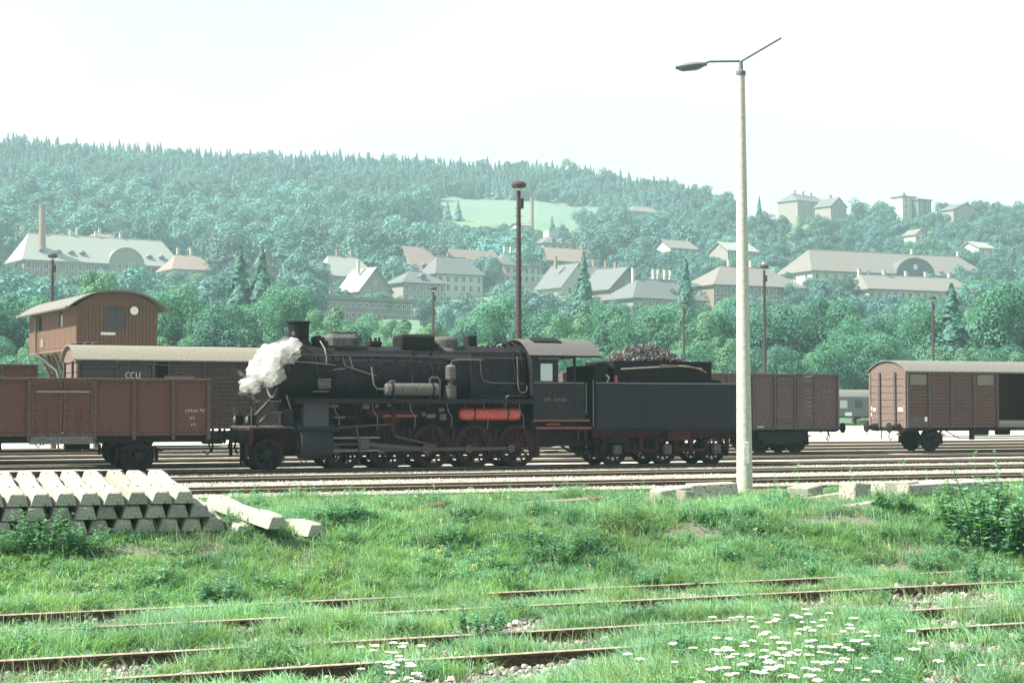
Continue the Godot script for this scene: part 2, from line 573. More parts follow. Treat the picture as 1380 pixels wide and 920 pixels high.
	M.vapour.albedo_color.a = 0.2
	M.vapour.transparency = BaseMaterial3D.TRANSPARENCY_ALPHA
	M.vapour.metallic_specular = 0.0
	M.pane = flat(0.03, 0.037, 0.042, 0.15)

# ------------------------------------------------------------------ ground and hill
func sheet(xs: Array, ps: Array) -> MB:
	var b := MB.new()
	for i in xs.size() - 1:
		for j in ps.size() - 1:
			var q := []
			var nn := []
			for k in [[0, 0], [1, 0], [1, 1], [0, 1]]:
				var x: float = xs[i + k[0]]
				var z: float = -ps[j + k[1]]
				q.append(Vector3(x, ground_y(x, z), z))
				nn.append(Vector3(ground_y(x - 0.2, z) - ground_y(x + 0.2, z), 0.4, ground_y(x, z - 0.2) - ground_y(x, z + 0.2)).normalized())
			b.put(q[0], q[1], q[2], nn[0], nn[1], nn[2])
			b.put(q[0], q[2], q[3], nn[0], nn[2], nn[3])
	return b

func build_ground() -> void:
	var xs := [-900.0, -300.0, -90.0, -40.0, -20.0, -12.0]
	var x := -8.0
	while x < 46.0:
		xs.append(x)
		x += 0.45
	xs.append_array([50.0, 60.0, 80.0, 120.0, 200.0, 400.0, 1200.0])
	var ps := [-900.0, -200.0, -40.0, 0.0, 8.0, 12.0, 14.0]
	var p := 15.0
	while p < 32.6:
		ps.append(p)
		p += 0.4
	var am := ArrayMesh.new()
	sheet(xs, ps).add_to(am, M.soil)
	var last: float = ps[ps.size() - 1]
	sheet(xs, [last, 33.4, 34.0, 45.0, 60.0, 80.0, 110.0, 150.0, 260.0, 420.0]).add_to(am, M.yard)
	structure("ground", am)
	# the hillside behind the yard
	var b := MB.new()
	var f := MB.new()
	var rows := [150.0, 185.0, 195.0]
	var z := 205.0
	while z < 1500.0:
		rows.append(z)
		z *= 1.045
	for i in 130:
		var pa := -900.0 + i * 25.0
		for j in rows.size() - 1:
			var q := []
			for k in [[0, 0], [1, 0], [1, 1], [0, 1]]:
				var px: float = pa + 25.0 * k[0]
				var zz: float = rows[j + k[1]]
				var w := at(px, 550.0, zz)
				w.y = hill_at(px, zz)
				q.append(w)
			var mid: float = rows[j]
			if is_field(pa + 12.0, mid):
				f.quad(q[0], q[1], q[2], q[3])
			else:
				b.quad(q[0], q[1], q[2], q[3])
	var hm := ArrayMesh.new()
	b.add_to(hm, M.hill)
	f.add_to(hm, M.meadow)
	structure("hillside", hm)

func is_field(px: float, z: float) -> bool:
	if px > 585.0 and px < 815.0 and z > 850.0 + absf(700.0 - px) * 0.2 and z < 950.0:
		return true
	return px > 990.0 and px < 1085.0 and z > 752.0

func rail_mesh(x0: float, x1: float) -> ArrayMesh:
	var s := MB.new()
	var t := MB.new()
	var xf := Transform3D(Basis(Vector3(0, 0, 1), Vector3(0, 1, 0), Vector3(-1, 0, 0)), Vector3.ZERO)
	var half := [Vector2(0.064, -0.148), Vector2(0.064, -0.136), Vector2(0.012, -0.122), Vector2(0.010, -0.044), Vector2(0.035, -0.034), Vector2(0.036, -0.008)]
	var poly := PackedVector2Array()
	for q in half:
		poly.append(q)
	for i in range(half.size() - 1, -1, -1):
		poly.append(Vector2(-half[i].x, half[i].y))
	s.prism(poly, -x1, -x0, xf)
	t.prism(PackedVector2Array([Vector2(0.036, -0.0075), Vector2(0.028, 0.0), Vector2(-0.028, 0.0), Vector2(-0.036, -0.0075)]), -x1, -x0, xf)
	var am := ArrayMesh.new()
	s.add_to(am, M.rail_side)
	t.add_to(am, M.rail_top)
	return am

func build_tracks() -> void:
	var list := [
		[16.4, -0.615, "rusty track nearest the viewer, half hidden in grass and white flowers"],
		[20.15, -0.615, "overgrown second track from the viewer, buried in weeds"],
		[34.1, 0.0, "first rusty track beyond the grass bank, behind the concrete lamp post"],
		[38.8, 0.0, "second yard track beyond the grass bank, empty, two tracks before the locomotive's"],
		[44.7, 0.0, "empty track directly in front of the locomotive's track"],
		[50.2, 0.0, "track carrying the steam locomotive, its tender and the brown open wagon"],
		[56.0, 0.0, "track directly behind the locomotive, carrying the cream-roofed van"],
		[61.5, 0.0, "track under the right-hand covered wagon and the high-sided open wagon"],
		[67.2, 0.0, "first empty track behind the right-hand wagons"],
		[73.0, 0.0, "second empty track behind the right-hand wagons"],
		[79.5, 0.0, "farthest track of the yard, seen in the gap between the right-hand wagons"]]
	var rng := RandomNumberGenerator.new()
	rng.seed = 3
	var forms := []
	for k in 4:
		var b := MB.new()
		b.cbox(Vector3(0, -0.07, 0), Vector3(0.25, 0.14, 2.5 + 0.03 * k), 0.02)
		for s in [-1.0, 1.0]:
			for e in [-1.0, 1.0]:
				b.cyl(Vector3(0.06 * e, 0.0, s * 0.75 + 0.10 * e), Vector3(0.06 * e, 0.035, s * 0.75 + 0.10 * e), 0.022, -1.0, 6)
		forms.append(b.mesh(M.sleeper))
	for t in list:
		var p: float = t[0]
		var lo := along(-40.0, p - 1.5)
		var hi := along(1430.0, p + 1.5)
		var o := thing("railway_track", t[2], "railway track", Vector3(0, t[1], -p), 0.0, "tracks of the goods yard")
		var rm := rail_mesh(lo - 25.0, hi + 30.0)
		part_mesh("rail", rm, o, Vector3(0, 0, 0.7525))
		part_mesh("rail", rm, o, Vector3(0, 0, -0.7525))
		if p > 30.0:
			var bed := MB.new()
			var prof := PackedVector2Array([Vector2(-0.86, -0.24), Vector2(-0.86, -0.098), Vector2(-0.83, -0.098), Vector2(-0.70, -0.142), Vector2(0.70, -0.142), Vector2(0.83, -0.098), Vector2(0.86, -0.098), Vector2(0.86, -0.24)])
			bed.prism(prof, -hi - 30.0, -lo + 25.0, Transform3D(Basis(Vector3(0, 0, 1), Vector3(0, 1, 0), Vector3(-1, 0, 0)), Vector3.ZERO))
			part("ballast_bed", bed, M.bed, o)
		var x := lo - 4.0
		while x < hi + 4.0:
			part_mesh("sleeper", forms[rng.randi() % 4], o, Vector3(x + rng.randf_range(-0.03, 0.03), -0.15 + rng.randf_range(-0.012, 0.0), rng.randf_range(-0.05, 0.05)), Basis(Vector3.UP, rng.randf_range(-0.02, 0.02)))
			x += 0.64

# ------------------------------------------------------------------ trees
# leaf faces spread over the lobes of a crown; radius about 1, standing on y = 0 .. 2
func crown_mesh(seed_: int, lobes: int, leaves: int, size: float, tall: float, m: Material) -> ArrayMesh:
	var rng := RandomNumberGenerator.new()
	rng.seed = seed_
	var b := MB.new()
	var ls := []
	for k in lobes:
		var d := Vector3(rng.randfn(), rng.randfn(), rng.randfn()).normalized()
		var far := pow(rng.randf(), 0.45) * 0.72
		if k < lobes / 5:
			far *= 0.3
		ls.append([Vector3(d.x * far, tall + d.y * far * (tall * 1.38 - 0.42), d.z * far), rng.randf_range(0.22, 0.46), rng.randf_range(0.78, 1.2), rng.randf_range(-0.06, 0.06)])
	for k in leaves:
		var l: Array = ls[rng.randi() % lobes]
		var d := Vector3(rng.randfn(), rng.randfn() + 0.35, rng.randfn()).normalized()
		var rad: float = l[1] * (0.7 + 0.38 * pow(rng.randf(), 0.6))
		var o: Vector3 = l[0] + d * rad
		var out := (d + Vector3(rng.randf_range(-0.5, 0.5), rng.randf_range(-0.2, 0.6), rng.randf_range(-0.5, 0.5))).normalized()
		var x := out.cross(Vector3(rng.randf_range(-1, 1), rng.randf_range(-1, 1), rng.randf_range(-1, 1))).normalized()
		var y := out.cross(x)
		var s := size * rng.randf_range(0.6, 1.3)
		var tone: float = l[2] * rng.randf_range(0.72, 1.28)
		b.col = Color(tone * (1.0 + l[3] + rng.randf_range(-0.06, 0.10)), tone, tone * (1.0 - l[3]))
		var bend := out * s * 0.25
		b.tri(o - x * s, o - y * s * 0.8 + bend, o + x * s)
		b.tri(o + x * s, o + y * s * 0.8 + bend, o - x * s)
	return b.mesh(m)

func conifer_mesh(seed_: int, leaves: int, size: float, m: Material, slim := 0.3) -> ArrayMesh:
	var rng := RandomNumberGenerator.new()
	rng.seed = seed_
	var b := MB.new()
	var tiers := 12
	for k in leaves:
		var t := pow(rng.randf(), 1.5)
		var tier := floorf(t * tiers) / tiers
		var within := (t - tier) * tiers
		var a := rng.randf() * TAU
		var rad := slim * (1.03 - t) * (1.12 - 0.5 * within) * rng.randf_range(0.35, 1.05) * (0.85 + 0.25 * sin(a * 3.0 + tier * 20.0))
		var o := Vector3(cos(a) * rad, 0.12 + t * 0.88 - rad * 0.25, sin(a) * rad)
		var out := Vector3(cos(a), rng.randf_range(0.1, 1.2), sin(a)).normalized()
		var x := Vector3(-sin(a), 0, cos(a)).rotated(out, rng.randf_range(-0.8, 0.8))
		var y := out.cross(x)
		var s := size * rng.randf_range(0.6, 1.2) * (1.15 - 0.7 * t)
		var tone := rng.randf_range(0.65, 1.35)
		b.col = Color(tone, tone, tone)
		b.tri(o - x * s, o - y * s * 0.7, o + x * s)
		b.tri(o + x * s, o + y * s * 0.7, o - x * s)
	return b.mesh(m)

func trunk_mesh(seed_: int, h: float, r: float, limbs := 7) -> ArrayMesh:
	var rng := RandomNumberGenerator.new()
	rng.seed = seed_
	var b := MB.new()
	b.tube([Vector3.ZERO, Vector3(0.02 * h, h * 0.4, 0), Vector3(-0.01 * h, h * 0.75, 0.02 * h), Vector3(0.01 * h, h, 0)], r, 7, r * 0.35)
	for k in limbs:
		var y := h * rng.randf_range(0.35, 0.8)
		var a := rng.randf() * TAU
		var l := h * rng.randf_range(0.25, 0.42)
		b.tube([Vector3(0, y, 0), Vector3(cos(a) * l * 0.5, y + l * 0.35, sin(a) * l * 0.5), Vector3(cos(a) * l, y + l * 0.9, sin(a) * l)], r * 0.4, 5, r * 0.1)
	return b.mesh(M.bark)

func multi(called: String, mesh: Mesh, xfs: Array, cols: Array, label: String, category: String) -> void:
	var mm := MultiMesh.new()
	mm.transform_format = MultiMesh.TRANSFORM_3D
	mm.use_colors = not cols.is_empty()
	mm.mesh = mesh
	mm.instance_count = xfs.size()
	for i in xfs.size():
		mm.set_instance_transform(i, xfs[i])
		if not cols.is_empty():
			mm.set_instance_color(i, cols[i])
	var o := MultiMeshInstance3D.new()
	o.name = numbered(called)
	o.multimesh = mm
	add_child(o)
	tag(o, label, category, "", "stuff")

# view columns and rows kept free of trees: [px0, px1, py_top, depth]  (houses look out between the trees)
var clear := []
func too_tall(px: float, z: float, y_top: float, r: float) -> bool:
	var half := r / z * F
	var py := 550.0 - (y_top - EYE) / z * F
	for c in clear:
		if z < c[3] + 8.0 and px + half > c[0] and px - half < c[1] and py < c[2]:
			return true
	return false

func build_forest() -> void:
	pass

func plant_forest() -> void:
	var rng := RandomNumberGenerator.new()
	rng.seed = 11
	var leafs := []
	for k in 4:
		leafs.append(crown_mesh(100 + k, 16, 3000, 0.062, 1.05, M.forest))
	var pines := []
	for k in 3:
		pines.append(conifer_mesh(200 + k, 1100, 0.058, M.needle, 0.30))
	var lx := [[], [], [], []]
	var lc := [[], [], [], []]
	var nx := [[], [], []]
	var nc := [[], [], []]
	var z := 400.0
	while z < 1100.0:
		var gap := 7.6 - z * 0.0008
		var px := -420.0
		while px < 1800.0:
			px += gap / z * F * rng.randf_range(0.75, 1.25)
			var zz := z + rng.randf_range(-0.5, 0.5) * gap
			if zz > ridge_z(px) + 25.0 or is_field(px, zz):
				continue
			var on_right := smoothstep(840.0, 1010.0, px)
			if rng.randf() < on_right * 0.45:
				continue
			var w := at(px, 550.0, zz)
			w.y = hill_at(px, zz) - 0.5
			var near_top := (zz - 400.0) / (ridge_z(px) - 400.0)
			var clump := noise_hill.get_noise_2d(w.x * 1.3 + 300.0, w.z * 1.3)
			var h := lerpf(lerpf(rng.randf_range(9.0, 19.0), rng.randf_range(8.5, 13.0), near_top), rng.randf_range(4.0, 11.5), on_right)
			var grand := near_top < 0.72 and on_right < 0.5 and rng.randf() < 0.16
			if grand:
				h = rng.randf_range(16.0, 23.0)
			if too_tall(px, zz, w.y + h, h * 0.3):
				continue
			var pine := rng.randf() < clampf((near_top - 0.50) * 2.4 + clump * 1.5, 0.02, 0.8) * (1.0 - on_right * 0.85)
			var tone := 1.0 + clump * 0.9 + rng.randf_range(-0.22, 0.3) * (1.2 - near_top)
			var warm := rng.randf_range(-0.10, 0.16)
			var cc := Color(tone * (1.0 + warm), tone, tone * (1.0 - warm * 0.6))
			if grand:
				tone *= rng.randf_range(0.85, 1.4)
				cc = Color(tone * (1.0 + warm), tone, tone * (1.0 - warm * 0.6))
			if pine and not grand:
				var k := rng.randi() % 3
				h = lerpf(rng.randf_range(8.5, 14.0), h, on_right)
				nx[k].append(Transform3D(Basis(Vector3.UP, rng.randf() * TAU).scaled(Vector3(h * 0.95, h, h * 0.95)), w))
				nc[k].append(cc)
			else:
				var k := rng.randi() % 4
				var wd := h * rng.randf_range(0.40, 0.60)
				lx[k].append(Transform3D(Basis(Vector3.UP, rng.randf() * TAU).scaled(Vector3(wd, h * 0.5, wd)), w))
				lc[k].append(cc)
		z += gap * 0.95
	var say := ["rounded broadleaf crowns massed across the wooded hill", "broad bushy crowns filling the wood below the ridge", "mixed broadleaf crowns thick on the hillside wood", "loose broadleaf crowns scattered through the hillside wood"]
	for k in 4:
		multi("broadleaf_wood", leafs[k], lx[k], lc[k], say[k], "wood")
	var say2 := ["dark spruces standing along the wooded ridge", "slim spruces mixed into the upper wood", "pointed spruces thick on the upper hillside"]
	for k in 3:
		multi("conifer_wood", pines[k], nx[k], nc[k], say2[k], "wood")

# ------------------------------------------------------------------ houses
var win_frames := {}
func window_at(parent: Node, o: Vector3, w: float, h: float, b := Basis()) -> void:
	var key := "%.1f %.1f" % [w, h]
	if not win_frames.has(key):
		var f := MB.new()
		var t := 0.14
		f.box(Vector3(-w * 0.5, 0, 0), Vector3(t, h + t, 0.16))
		f.box(Vector3(w * 0.5, 0, 0), Vector3(t, h + t, 0.16))
		f.box(Vector3(0, h * 0.5, 0), Vector3(w - t, t, 0.16))
		f.box(Vector3(0, -h * 0.5, 0.04), Vector3(w - t, t, 0.26))
		f.box(Vector3(0, 0, 0), Vector3(0.08, h - t, 0.10))
		var g := MB.new()
		g.box(Vector3(0, 0, -0.02), Vector3(w - 0.1, h - 0.1, 0.06))
		win_frames[key] = [f.mesh(M.frame), g.mesh(M.pane)]
	var a: MeshInstance3D = part_mesh("window", win_frames[key][0], parent, o, b)
	part_mesh("pane", win_frames[key][1], a)

# d: px, py = left end of the front eave in the picture, z = its distance, px2 = right end, w depth, wall height, rh roof height, rot, kind
var last := {}
func house(called: String, label: String, category: String, d: Dictionary) -> Node3D:
	var rot := deg_to_rad(d.get("rot", 0.0))
	var show_px: float = d.get("show", 24.0)
	var zz := hill_z((d.px + d.px2) * 0.5, d.py + show_px)
	var k_size: float = zz / d.z
	var o := at(d.px, d.py, zz)
	var dir := Vector3(cos(rot), 0, -sin(rot))
	var u2: float = (d.px2 - 690.0) / F
	# length so that the right end falls in column px2
	var n := right - ahead * u2
	var len_: float = -n.dot(Vector3(o.x, 0, o.z)) / n.dot(dir)
	var wd: float = d.w * minf(k_size, 1.5)
	var rh: float = d.rh * k_size
	var deep := Vector3(-sin(rot), 0, -cos(rot))
	var low := 1e9
	for c in [o, o + dir * len_, o + deep * wd, o + dir * len_ + deep * wd]:
		low = minf(low, hill_y(c))
	var wall: float = maxf(o.y - low + 0.6, 3.0)
	var base := Vector3(o.x, o.y - wall, o.z)
	var t := thing(called, label, category, base, rot, d.get("group", ""))
	last = {"k": k_size, "len": len_, "wall": wall, "z": zz}
	var ov: float = d.get("ov", 0.5) * k_size
	var wm: Material = M[d.wm]
	var rm: Material = M[d.rm]
	var mb := MB.new()
	mb.box(Vector3(len_ * 0.5, wall * 0.5, -wd * 0.5), Vector3(len_, wall, wd))
	var kind: String = d.kind
	if kind == "gable":
		mb.prism(PackedVector2Array([Vector2(0, wall), Vector2(-wd, wall), Vector2(-wd * 0.5, wall + rh)]), -len_, 0.0, Transform3D(Basis(Vector3(0, 0, 1), Vector3(0, 1, 0), Vector3(-1, 0, 0)), Vector3.ZERO))
	if kind == "front":
		mb.prism(PackedVector2Array([Vector2(0, wall), Vector2(len_, wall), Vector2(len_ * 0.5, wall + rh)]), -wd, 0.0)
	part("wall", mb, wm, t)
	var r := MB.new()
	var e := wall + 0.02
	var th := 0.28
	if kind == "hip":
		var ins: float = d.get("hip", minf(wd * 0.5, len_ * 0.45))
		var a := [Vector3(-ov, e, ov), Vector3(len_ + ov, e, ov), Vector3(len_ + ov, e, -wd - ov), Vector3(-ov, e, -wd - ov)]
		var r0 := Vector3(ins, e + rh, -wd * 0.5)
		var r1 := Vector3(len_ - ins, e + rh, -wd * 0.5)
		var lift := Vector3(0, th, 0)
		var c := []
		for q in a:
			c.append(q + lift)
		r.face([a[0], a[1], a[2], a[3]], Vector3.DOWN)
		for k in 4:
			r.face([a[k], a[(k + 1) % 4], c[(k + 1) % 4], c[k]], (a[k] + a[(k + 1) % 4]) * 0.5 - (a[0] + a[2]) * 0.5)
		r.face([c[0], c[1], r1, r0], Vector3(0, 1, 1))
		r.face([c[2], c[3], r0, r1], Vector3(0, 1, -1))
		r.face([c[1], c[2], r1], Vector3(1, 1, 0))
		r.face([c[3], c[0], r0], Vector3(-1, 1, 0))
		r.tube([r0 + Vector3(0, 0.02, 0), r1 + Vector3(0, 0.02, 0)], 0.17, 6)
	elif kind == "gable":
		for s in [0.0, 1.0]:
			var zl := ov if s == 0.0 else -wd - ov
			var slope := rh / (wd * 0.5)
			var p0 := Vector3(0, e - slope * ov, zl)
			var p1 := Vector3(0, e + rh, -wd * 0.5)
			var nrm := Vector3(0, 1, 1.0 / slope * 0 + (1.0 if s == 0.0 else -1.0)).normalized() * th
			var q := [p0 + Vector3(-ov, 0, 0), p0 + Vector3(len_ + ov, 0, 0), p1 + Vector3(len_ + ov, 0, 0), p1 + Vector3(-ov, 0, 0)]
			var q2 := []
			for k in q:
				q2.append(k + Vector3(0, th, 0))
			r.face(q, Vector3.DOWN)
			r.face(q2, Vector3.UP)
			for k in 4:
				r.face([q[k], q[(k + 1) % 4], q2[(k + 1) % 4], q2[k]], (q[k] + q[(k + 1) % 4]) * 0.5 - (q[0] + q[2]) * 0.5)
	elif kind == "front":
		var slope := rh / (len_ * 0.5)
		for s in [0.0, 1.0]:
			var xl := -ov if s == 0.0 else len_ + ov
			var p0 := Vector3(xl, e - slope * ov, 0)
			var p1 := Vector3(len_ * 0.5, e + rh, 0)
			var q := [p0 + Vector3(0, 0, ov), p1 + Vector3(0, 0, ov), p1 + Vector3(0, 0, -wd - ov), p0 + Vector3(0, 0, -wd - ov)]
			var q2 := []
			for k in q:
				q2.append(k + Vector3(0, th, 0))
			r.face(q, Vector3.DOWN)
			r.face(q2, Vector3.UP)
			for k in 4:
				r.face([q[k], q[(k + 1) % 4], q2[(k + 1) % 4], q2[k]], (q[k] + q[(k + 1) % 4]) * 0.5 - (q[0] + q[2]) * 0.5)
	else:
		r.box(Vector3(len_ * 0.5, wall + rh * 0.5, -wd * 0.5), Vector3(len_ + 2 * ov, rh, wd + 2 * ov))
	var roof := part("roof", r, rm, t)
	# windows on the front, storeys counted from the eave downwards
	var cols: int = int(d.get("cols", 0) * lerpf(1.0, k_size, 0.55))
	var ww: float = d.get("ww", 1.1) * 1.3
	var wh: float = d.get("wh", 1.6) * 1.3
	var storeys := mini(int(d.get("rows", 0)) + 2, int((wall - 1.0) / 3.1)) if d.get("rows", 0) > 0 else 0
	for row in storeys:
		for k in cols:
			var x := len_ * (k + 0.5) / cols
			window_at(t, Vector3(x, wall - 1.5 - row * 3.1, 0.06), ww, wh)
	for row in mini(int(d.get("side_rows", 0)), int((wall - 1.0) / 3.1)):
		var sc: int = d.get("side_cols", 2)
		for k in sc:
			window_at(t, Vector3(-0.06, wall - 1.5 - row * 3.1, -wd * (k + 0.5) / sc), ww, wh, Basis(Vector3.UP, -PI / 2))
	if kind == "front" and d.has("attic"):
		for k in int(d.attic):
			window_at(t, Vector3(len_ * 0.5 + (k - (d.attic - 1) * 0.5) * 1.6, wall + rh * 0.3, 0.06), 0.8, 1.2)
	# chimneys along the ridge: fraction of the length
	for k in d.get("chim", []):
		var c := MB.new()
		var hh: float = d.get("ch", 1.6) * lerpf(1.0, k_size, 0.7)
		var top := e + rh
		var x: float = len_ * k
		var zc := -wd * 0.5 - 0.6
		if kind == "front":
			zc = -wd * 0.5
		if kind == "flat":
			zc = -wd * 0.4
		c.box(Vector3(x, top + hh * 0.5 - 0.7, zc), Vector3(0.85, hh + 1.4, 0.85))
		c.box(Vector3(x, top + hh + 0.06, zc), Vector3(1.05, 0.14, 1.05))
		part("chimney", c, M[d.get("cm", "brick")], roof)
	# dormers on the front slope: [fraction of length, height up the slope, width]
	for k in d.get("dorm", []):
		var x: float = len_ * k[0]
		var f: float = k[1]
		var w: float = k[2] * lerpf(1.0, k_size, 0.6)
		var y := e + rh * f
		var zf := -wd * 0.5 * f + 0.3
		var run := w * 0.9 / (rh / (wd * 0.5)) + 0.4
		var db := MB.new()
		db.box(Vector3(x, y + w * 0.38, zf - run * 0.5), Vector3(w, w * 0.8, run))
		var dm := part("dormer", db, wm, roof)
		var rb := MB.new()
		rb.prism(PackedVector2Array([Vector2(-w * 0.68, w * 0.74), Vector2(w * 0.68, w * 0.74), Vector2(0, w * 1.2)]), zf - run - 0.8, zf + 0.2, Transform3D(Basis(), Vector3(x, y, 0)))
		part("dormer_roof", rb, rm, roof)
		var g := MB.new()
		g.box(Vector3(x, y + w * 0.4, zf + 0.03), Vector3(w * 0.6, w * 0.5, 0.1))
		part("dormer_window", g, M.pane, roof)
	# ground under the house
	clear.append([d.px - 2.0, d.px2 + 2.0, d.get("open", d.py + 8.0), zz])
	return t

func build_town() -> void:
	# left: the large pale-roofed building with a round gable
	var a := house("school_building", "large building with pale slate roof and a rounded front gable, left on the slope", "building", {"px": 30.0, "py": 350.0, "z": 300.0, "px2": 243.0, "w": 13.0, "wall": 15.0, "rh": 5.6, "rot": 12.0, "kind": "hip", "hip": 4.5, "wm": "render_brown", "rm": "slate_pale", "rows": 3, "cols": 13, "ww": 1.4, "wh": 1.9, "chim": [0.16, 0.34, 0.5, 0.66], "cm": "render_pale", "ch": 1.3, "dorm": [[0.12, 0.25, 1.3], [0.22, 0.22, 1.3], [0.3, 0.22, 1.3], [0.37, 0.22, 1.3], [0.72, 0.22, 1.3], [0.8, 0.22, 1.3], [0.88, 0.22, 1.3]], "open": 363.0})
	var kk: float = last.k
	var arc := MB.new()
	var poly := PackedVector2Array()
	for k in 17:
		var t := PI * k / 16.0
		poly.append(Vector2(cos(t) * 3.3, sin(t) * 3.1) * kk)
	poly.append(Vector2(-3.3 * kk, -5.0 * kk))
	poly.append(Vector2(3.3 * kk, -5.0 * kk))
	var gx: float = last.len * 0.63
	var gy: float = last.wall + 0.2
	arc.prism(poly, -3.0 * kk, 1.1, Transform3D(Basis(), Vector3(gx, gy, 0.0)))
	var gab := part("round_gable", arc, M.render_grey, a)
	for k in 3:
		window_at(a, Vector3(gx + (k - 1) * 2.6, gy - 0.6, 1.16), 1.3, 2.2)
	var rim := MB.new()
	var path := []
	for k in 17:
		var t := PI * k / 16.0
		path.append(Vector3(gx + cos(t) * 3.4 * kk, gy + sin(t) * 3.2 * kk, 1.0))
	rim.tube(path, 0.4, 6)
	part("gable_coping", rim, M.slate_pale, gab)
	house("wing_building", "long wing with pinkish tiled roof behind the pale-roofed building", "building", {"px": 105.0, "py": 333.0, "z": 345.0, "px2": 272.0, "w": 12.0, "wall": 14.0, "rh": 3.8, "rot": 12.0, "kind": "hip", "wm": "render_pale", "rm": "tile_pink", "rows": 1, "cols": 14, "chim": [0.04, 0.22, 0.4, 0.55, 0.7, 0.85], "cm": "render_pale", "ch": 1.2, "open": 347.0})
	house("annex_building", "low annex with bright pink tiled roof right of the pale-roofed building", "building", {"px": 232.0, "py": 363.0, "z": 318.0, "px2": 288.0, "w": 10.0, "wall": 12.0, "rh": 3.4, "rot": 10.0, "kind": "hip", "hip": 3.5, "wm": "render_pale", "rm": "tile_pink", "rows": 1, "cols": 4, "chim": [0.3, 0.62], "cm": "render_pale", "open": 364.0})
	house("apartment_house", "house with pinkish roof and white upper windows at the left edge", "building", {"px": -45.0, "py": 327.0, "z": 360.0, "px2": 52.0, "w": 11.0, "wall": 13.0, "rh": 3.6, "rot": 8.0, "kind": "gable", "wm": "render_pale", "rm": "tile_pink", "rows": 2, "cols": 8, "chim": [0.55, 0.8], "cm": "render_pale", "open": 347.0})
	clear.append([595.0, 810.0, 299.0, 850.0])
	chimney_stack(54.0, 275.0, 600.0, 1.25, "tall brick factory chimney behind the pale-roofed building")
	chimney_stack(717.0, 264.0, 780.0, 0.9, "slim pale chimney on the slope right of the tall lamp mast")
	house("gabled_house", "brownish gabled house half hidden by trees right of the school building", "house", {"px": 336.0, "py": 365.0, "z": 330.0, "px2": 379.0, "w": 9.0, "wall": 9.0, "rh": 4.4, "rot": 4.0, "kind": "front", "wm": "render_brown", "rm": "slate", "rows": 1, "cols": 2, "attic": 1, "chim": [0.5], "open": 369.0})
	house("villa", "grey-roofed villa behind the twin-gabled house above the flat-roofed block", "house", {"px": 440.0, "py": 372.0, "z": 330.0, "px2": 505.0, "w": 9.0, "wall": 9.0, "rh": 4.6, "rot": 10.0, "kind": "hip", "hip": 3.5, "wm": "render_grey", "rm": "slate_pale", "rows": 1, "cols": 4, "chim": [0.4, 0.7], "open": 377.0})
	house("gabled_house", "pale house with a steep gable above the flat-roofed block", "house", {"px": 484.0, "py": 389.0, "z": 296.0, "px2": 526.0, "w": 8.5, "wall": 8.0, "rh": 4.0, "rot": 16.0, "kind": "front", "wm": "render_grey", "rm": "slate_pale", "rows": 1, "cols": 2, "attic": 1, "chim": [0.3], "cm": "render_pale", "open": 388.0})
	var fl := house("office_block", "long flat-roofed pale block with a row of white windows behind the locomotive", "building", {"px": 436.0, "py": 402.0, "z": 255.0, "px2": 557.0, "w": 12.0, "wall": 9.5, "rh": 0.5, "rot": 14.0, "kind": "flat", "wm": "render_brown", "rm": "cream", "rows": 2, "cols": 10, "ww": 1.0, "wh": 1.1, "chim": [0.2], "ch": 1.5, "open": 421.0})
	bx("downpipe", Vector3(last.len * 0.97, last.wall * 0.5, 0.12), Vector3(0.16, last.wall * 0.96, 0.12), M.frame, fl)
	house("long_house", "long house with a big pink tiled roof in the middle of the slope", "building", {"px": 560.0, "py": 364.0, "z": 330.0, "px2": 681.0, "w": 12.0, "wall": 10.0, "rh": 5.2, "rot": 10.0, "kind": "gable", "wm": "render_brown", "rm": "tile_pink", "rows": 2, "cols": 11, "dorm": [[0.1, 0.08, 1.2], [0.25, 0.1, 1.2], [0.35, 0.1, 1.2]], "open": 379.0})
	house("villa", "square villa with a bluish tent roof below the long pink roof", "house", {"px": 588.0, "py": 369.0, "z": 285.0, "px2": 650.0, "w": 8.0, "wall": 9.0, "rh": 3.4, "rot": 10.0, "kind": "hip", "hip": 3.4, "wm": "render_pale", "rm": "slate", "rows": 2, "cols": 4, "chim": [0.45], "ch": 0.8, "open": 395.0})
	house("villa", "small grey villa with a low hipped roof left of the tent-roofed villa", "house", {"px": 543.0, "py": 381.0, "z": 278.0, "px2": 600.0, "w": 7.5, "wall": 8.0, "rh": 2.4, "rot": 12.0, "kind": "hip", "wm": "render_grey", "rm": "slate", "rows": 1, "cols": 4, "dorm": [[0.5, 0.2, 1.4]], "open": 393.0})
	house("town_house", "grey house with dark roof and pale stair tower beside the tall lamp mast", "house", {"px": 672.0, "py": 357.0, "z": 300.0, "px2": 730.0, "w": 8.0, "wall": 9.0, "rh": 2.6, "rot": 10.0, "kind": "hip", "wm": "render_pale", "rm": "slate", "rows": 2, "cols": 5, "chim": [0.35, 0.5, 0.7], "cm": "render_pale", "ch": 1.6, "open": 377.0})
	var up := house("villa", "cream villa with a row of dormers high on the slope", "house", {"px": 733.0, "py": 327.0, "z": 430.0, "px2": 786.0, "w": 9.0, "wall": 8.0, "rh": 2.6, "rot": 8.0, "kind": "hip", "wm": "render_pale", "rm": "slate", "rows": 1, "cols": 5, "dorm": [[0.25, 0.05, 1.5], [0.5, 0.05, 1.5], [0.75, 0.05, 1.5]], "open": 330.0})
	bx("roof_turret", Vector3(last.len * 0.42, last.wall + 2.9 * last.k, -4.5 * last.k), Vector3(3.4, 1.8, 3.0) * last.k, M.render_pale, up)
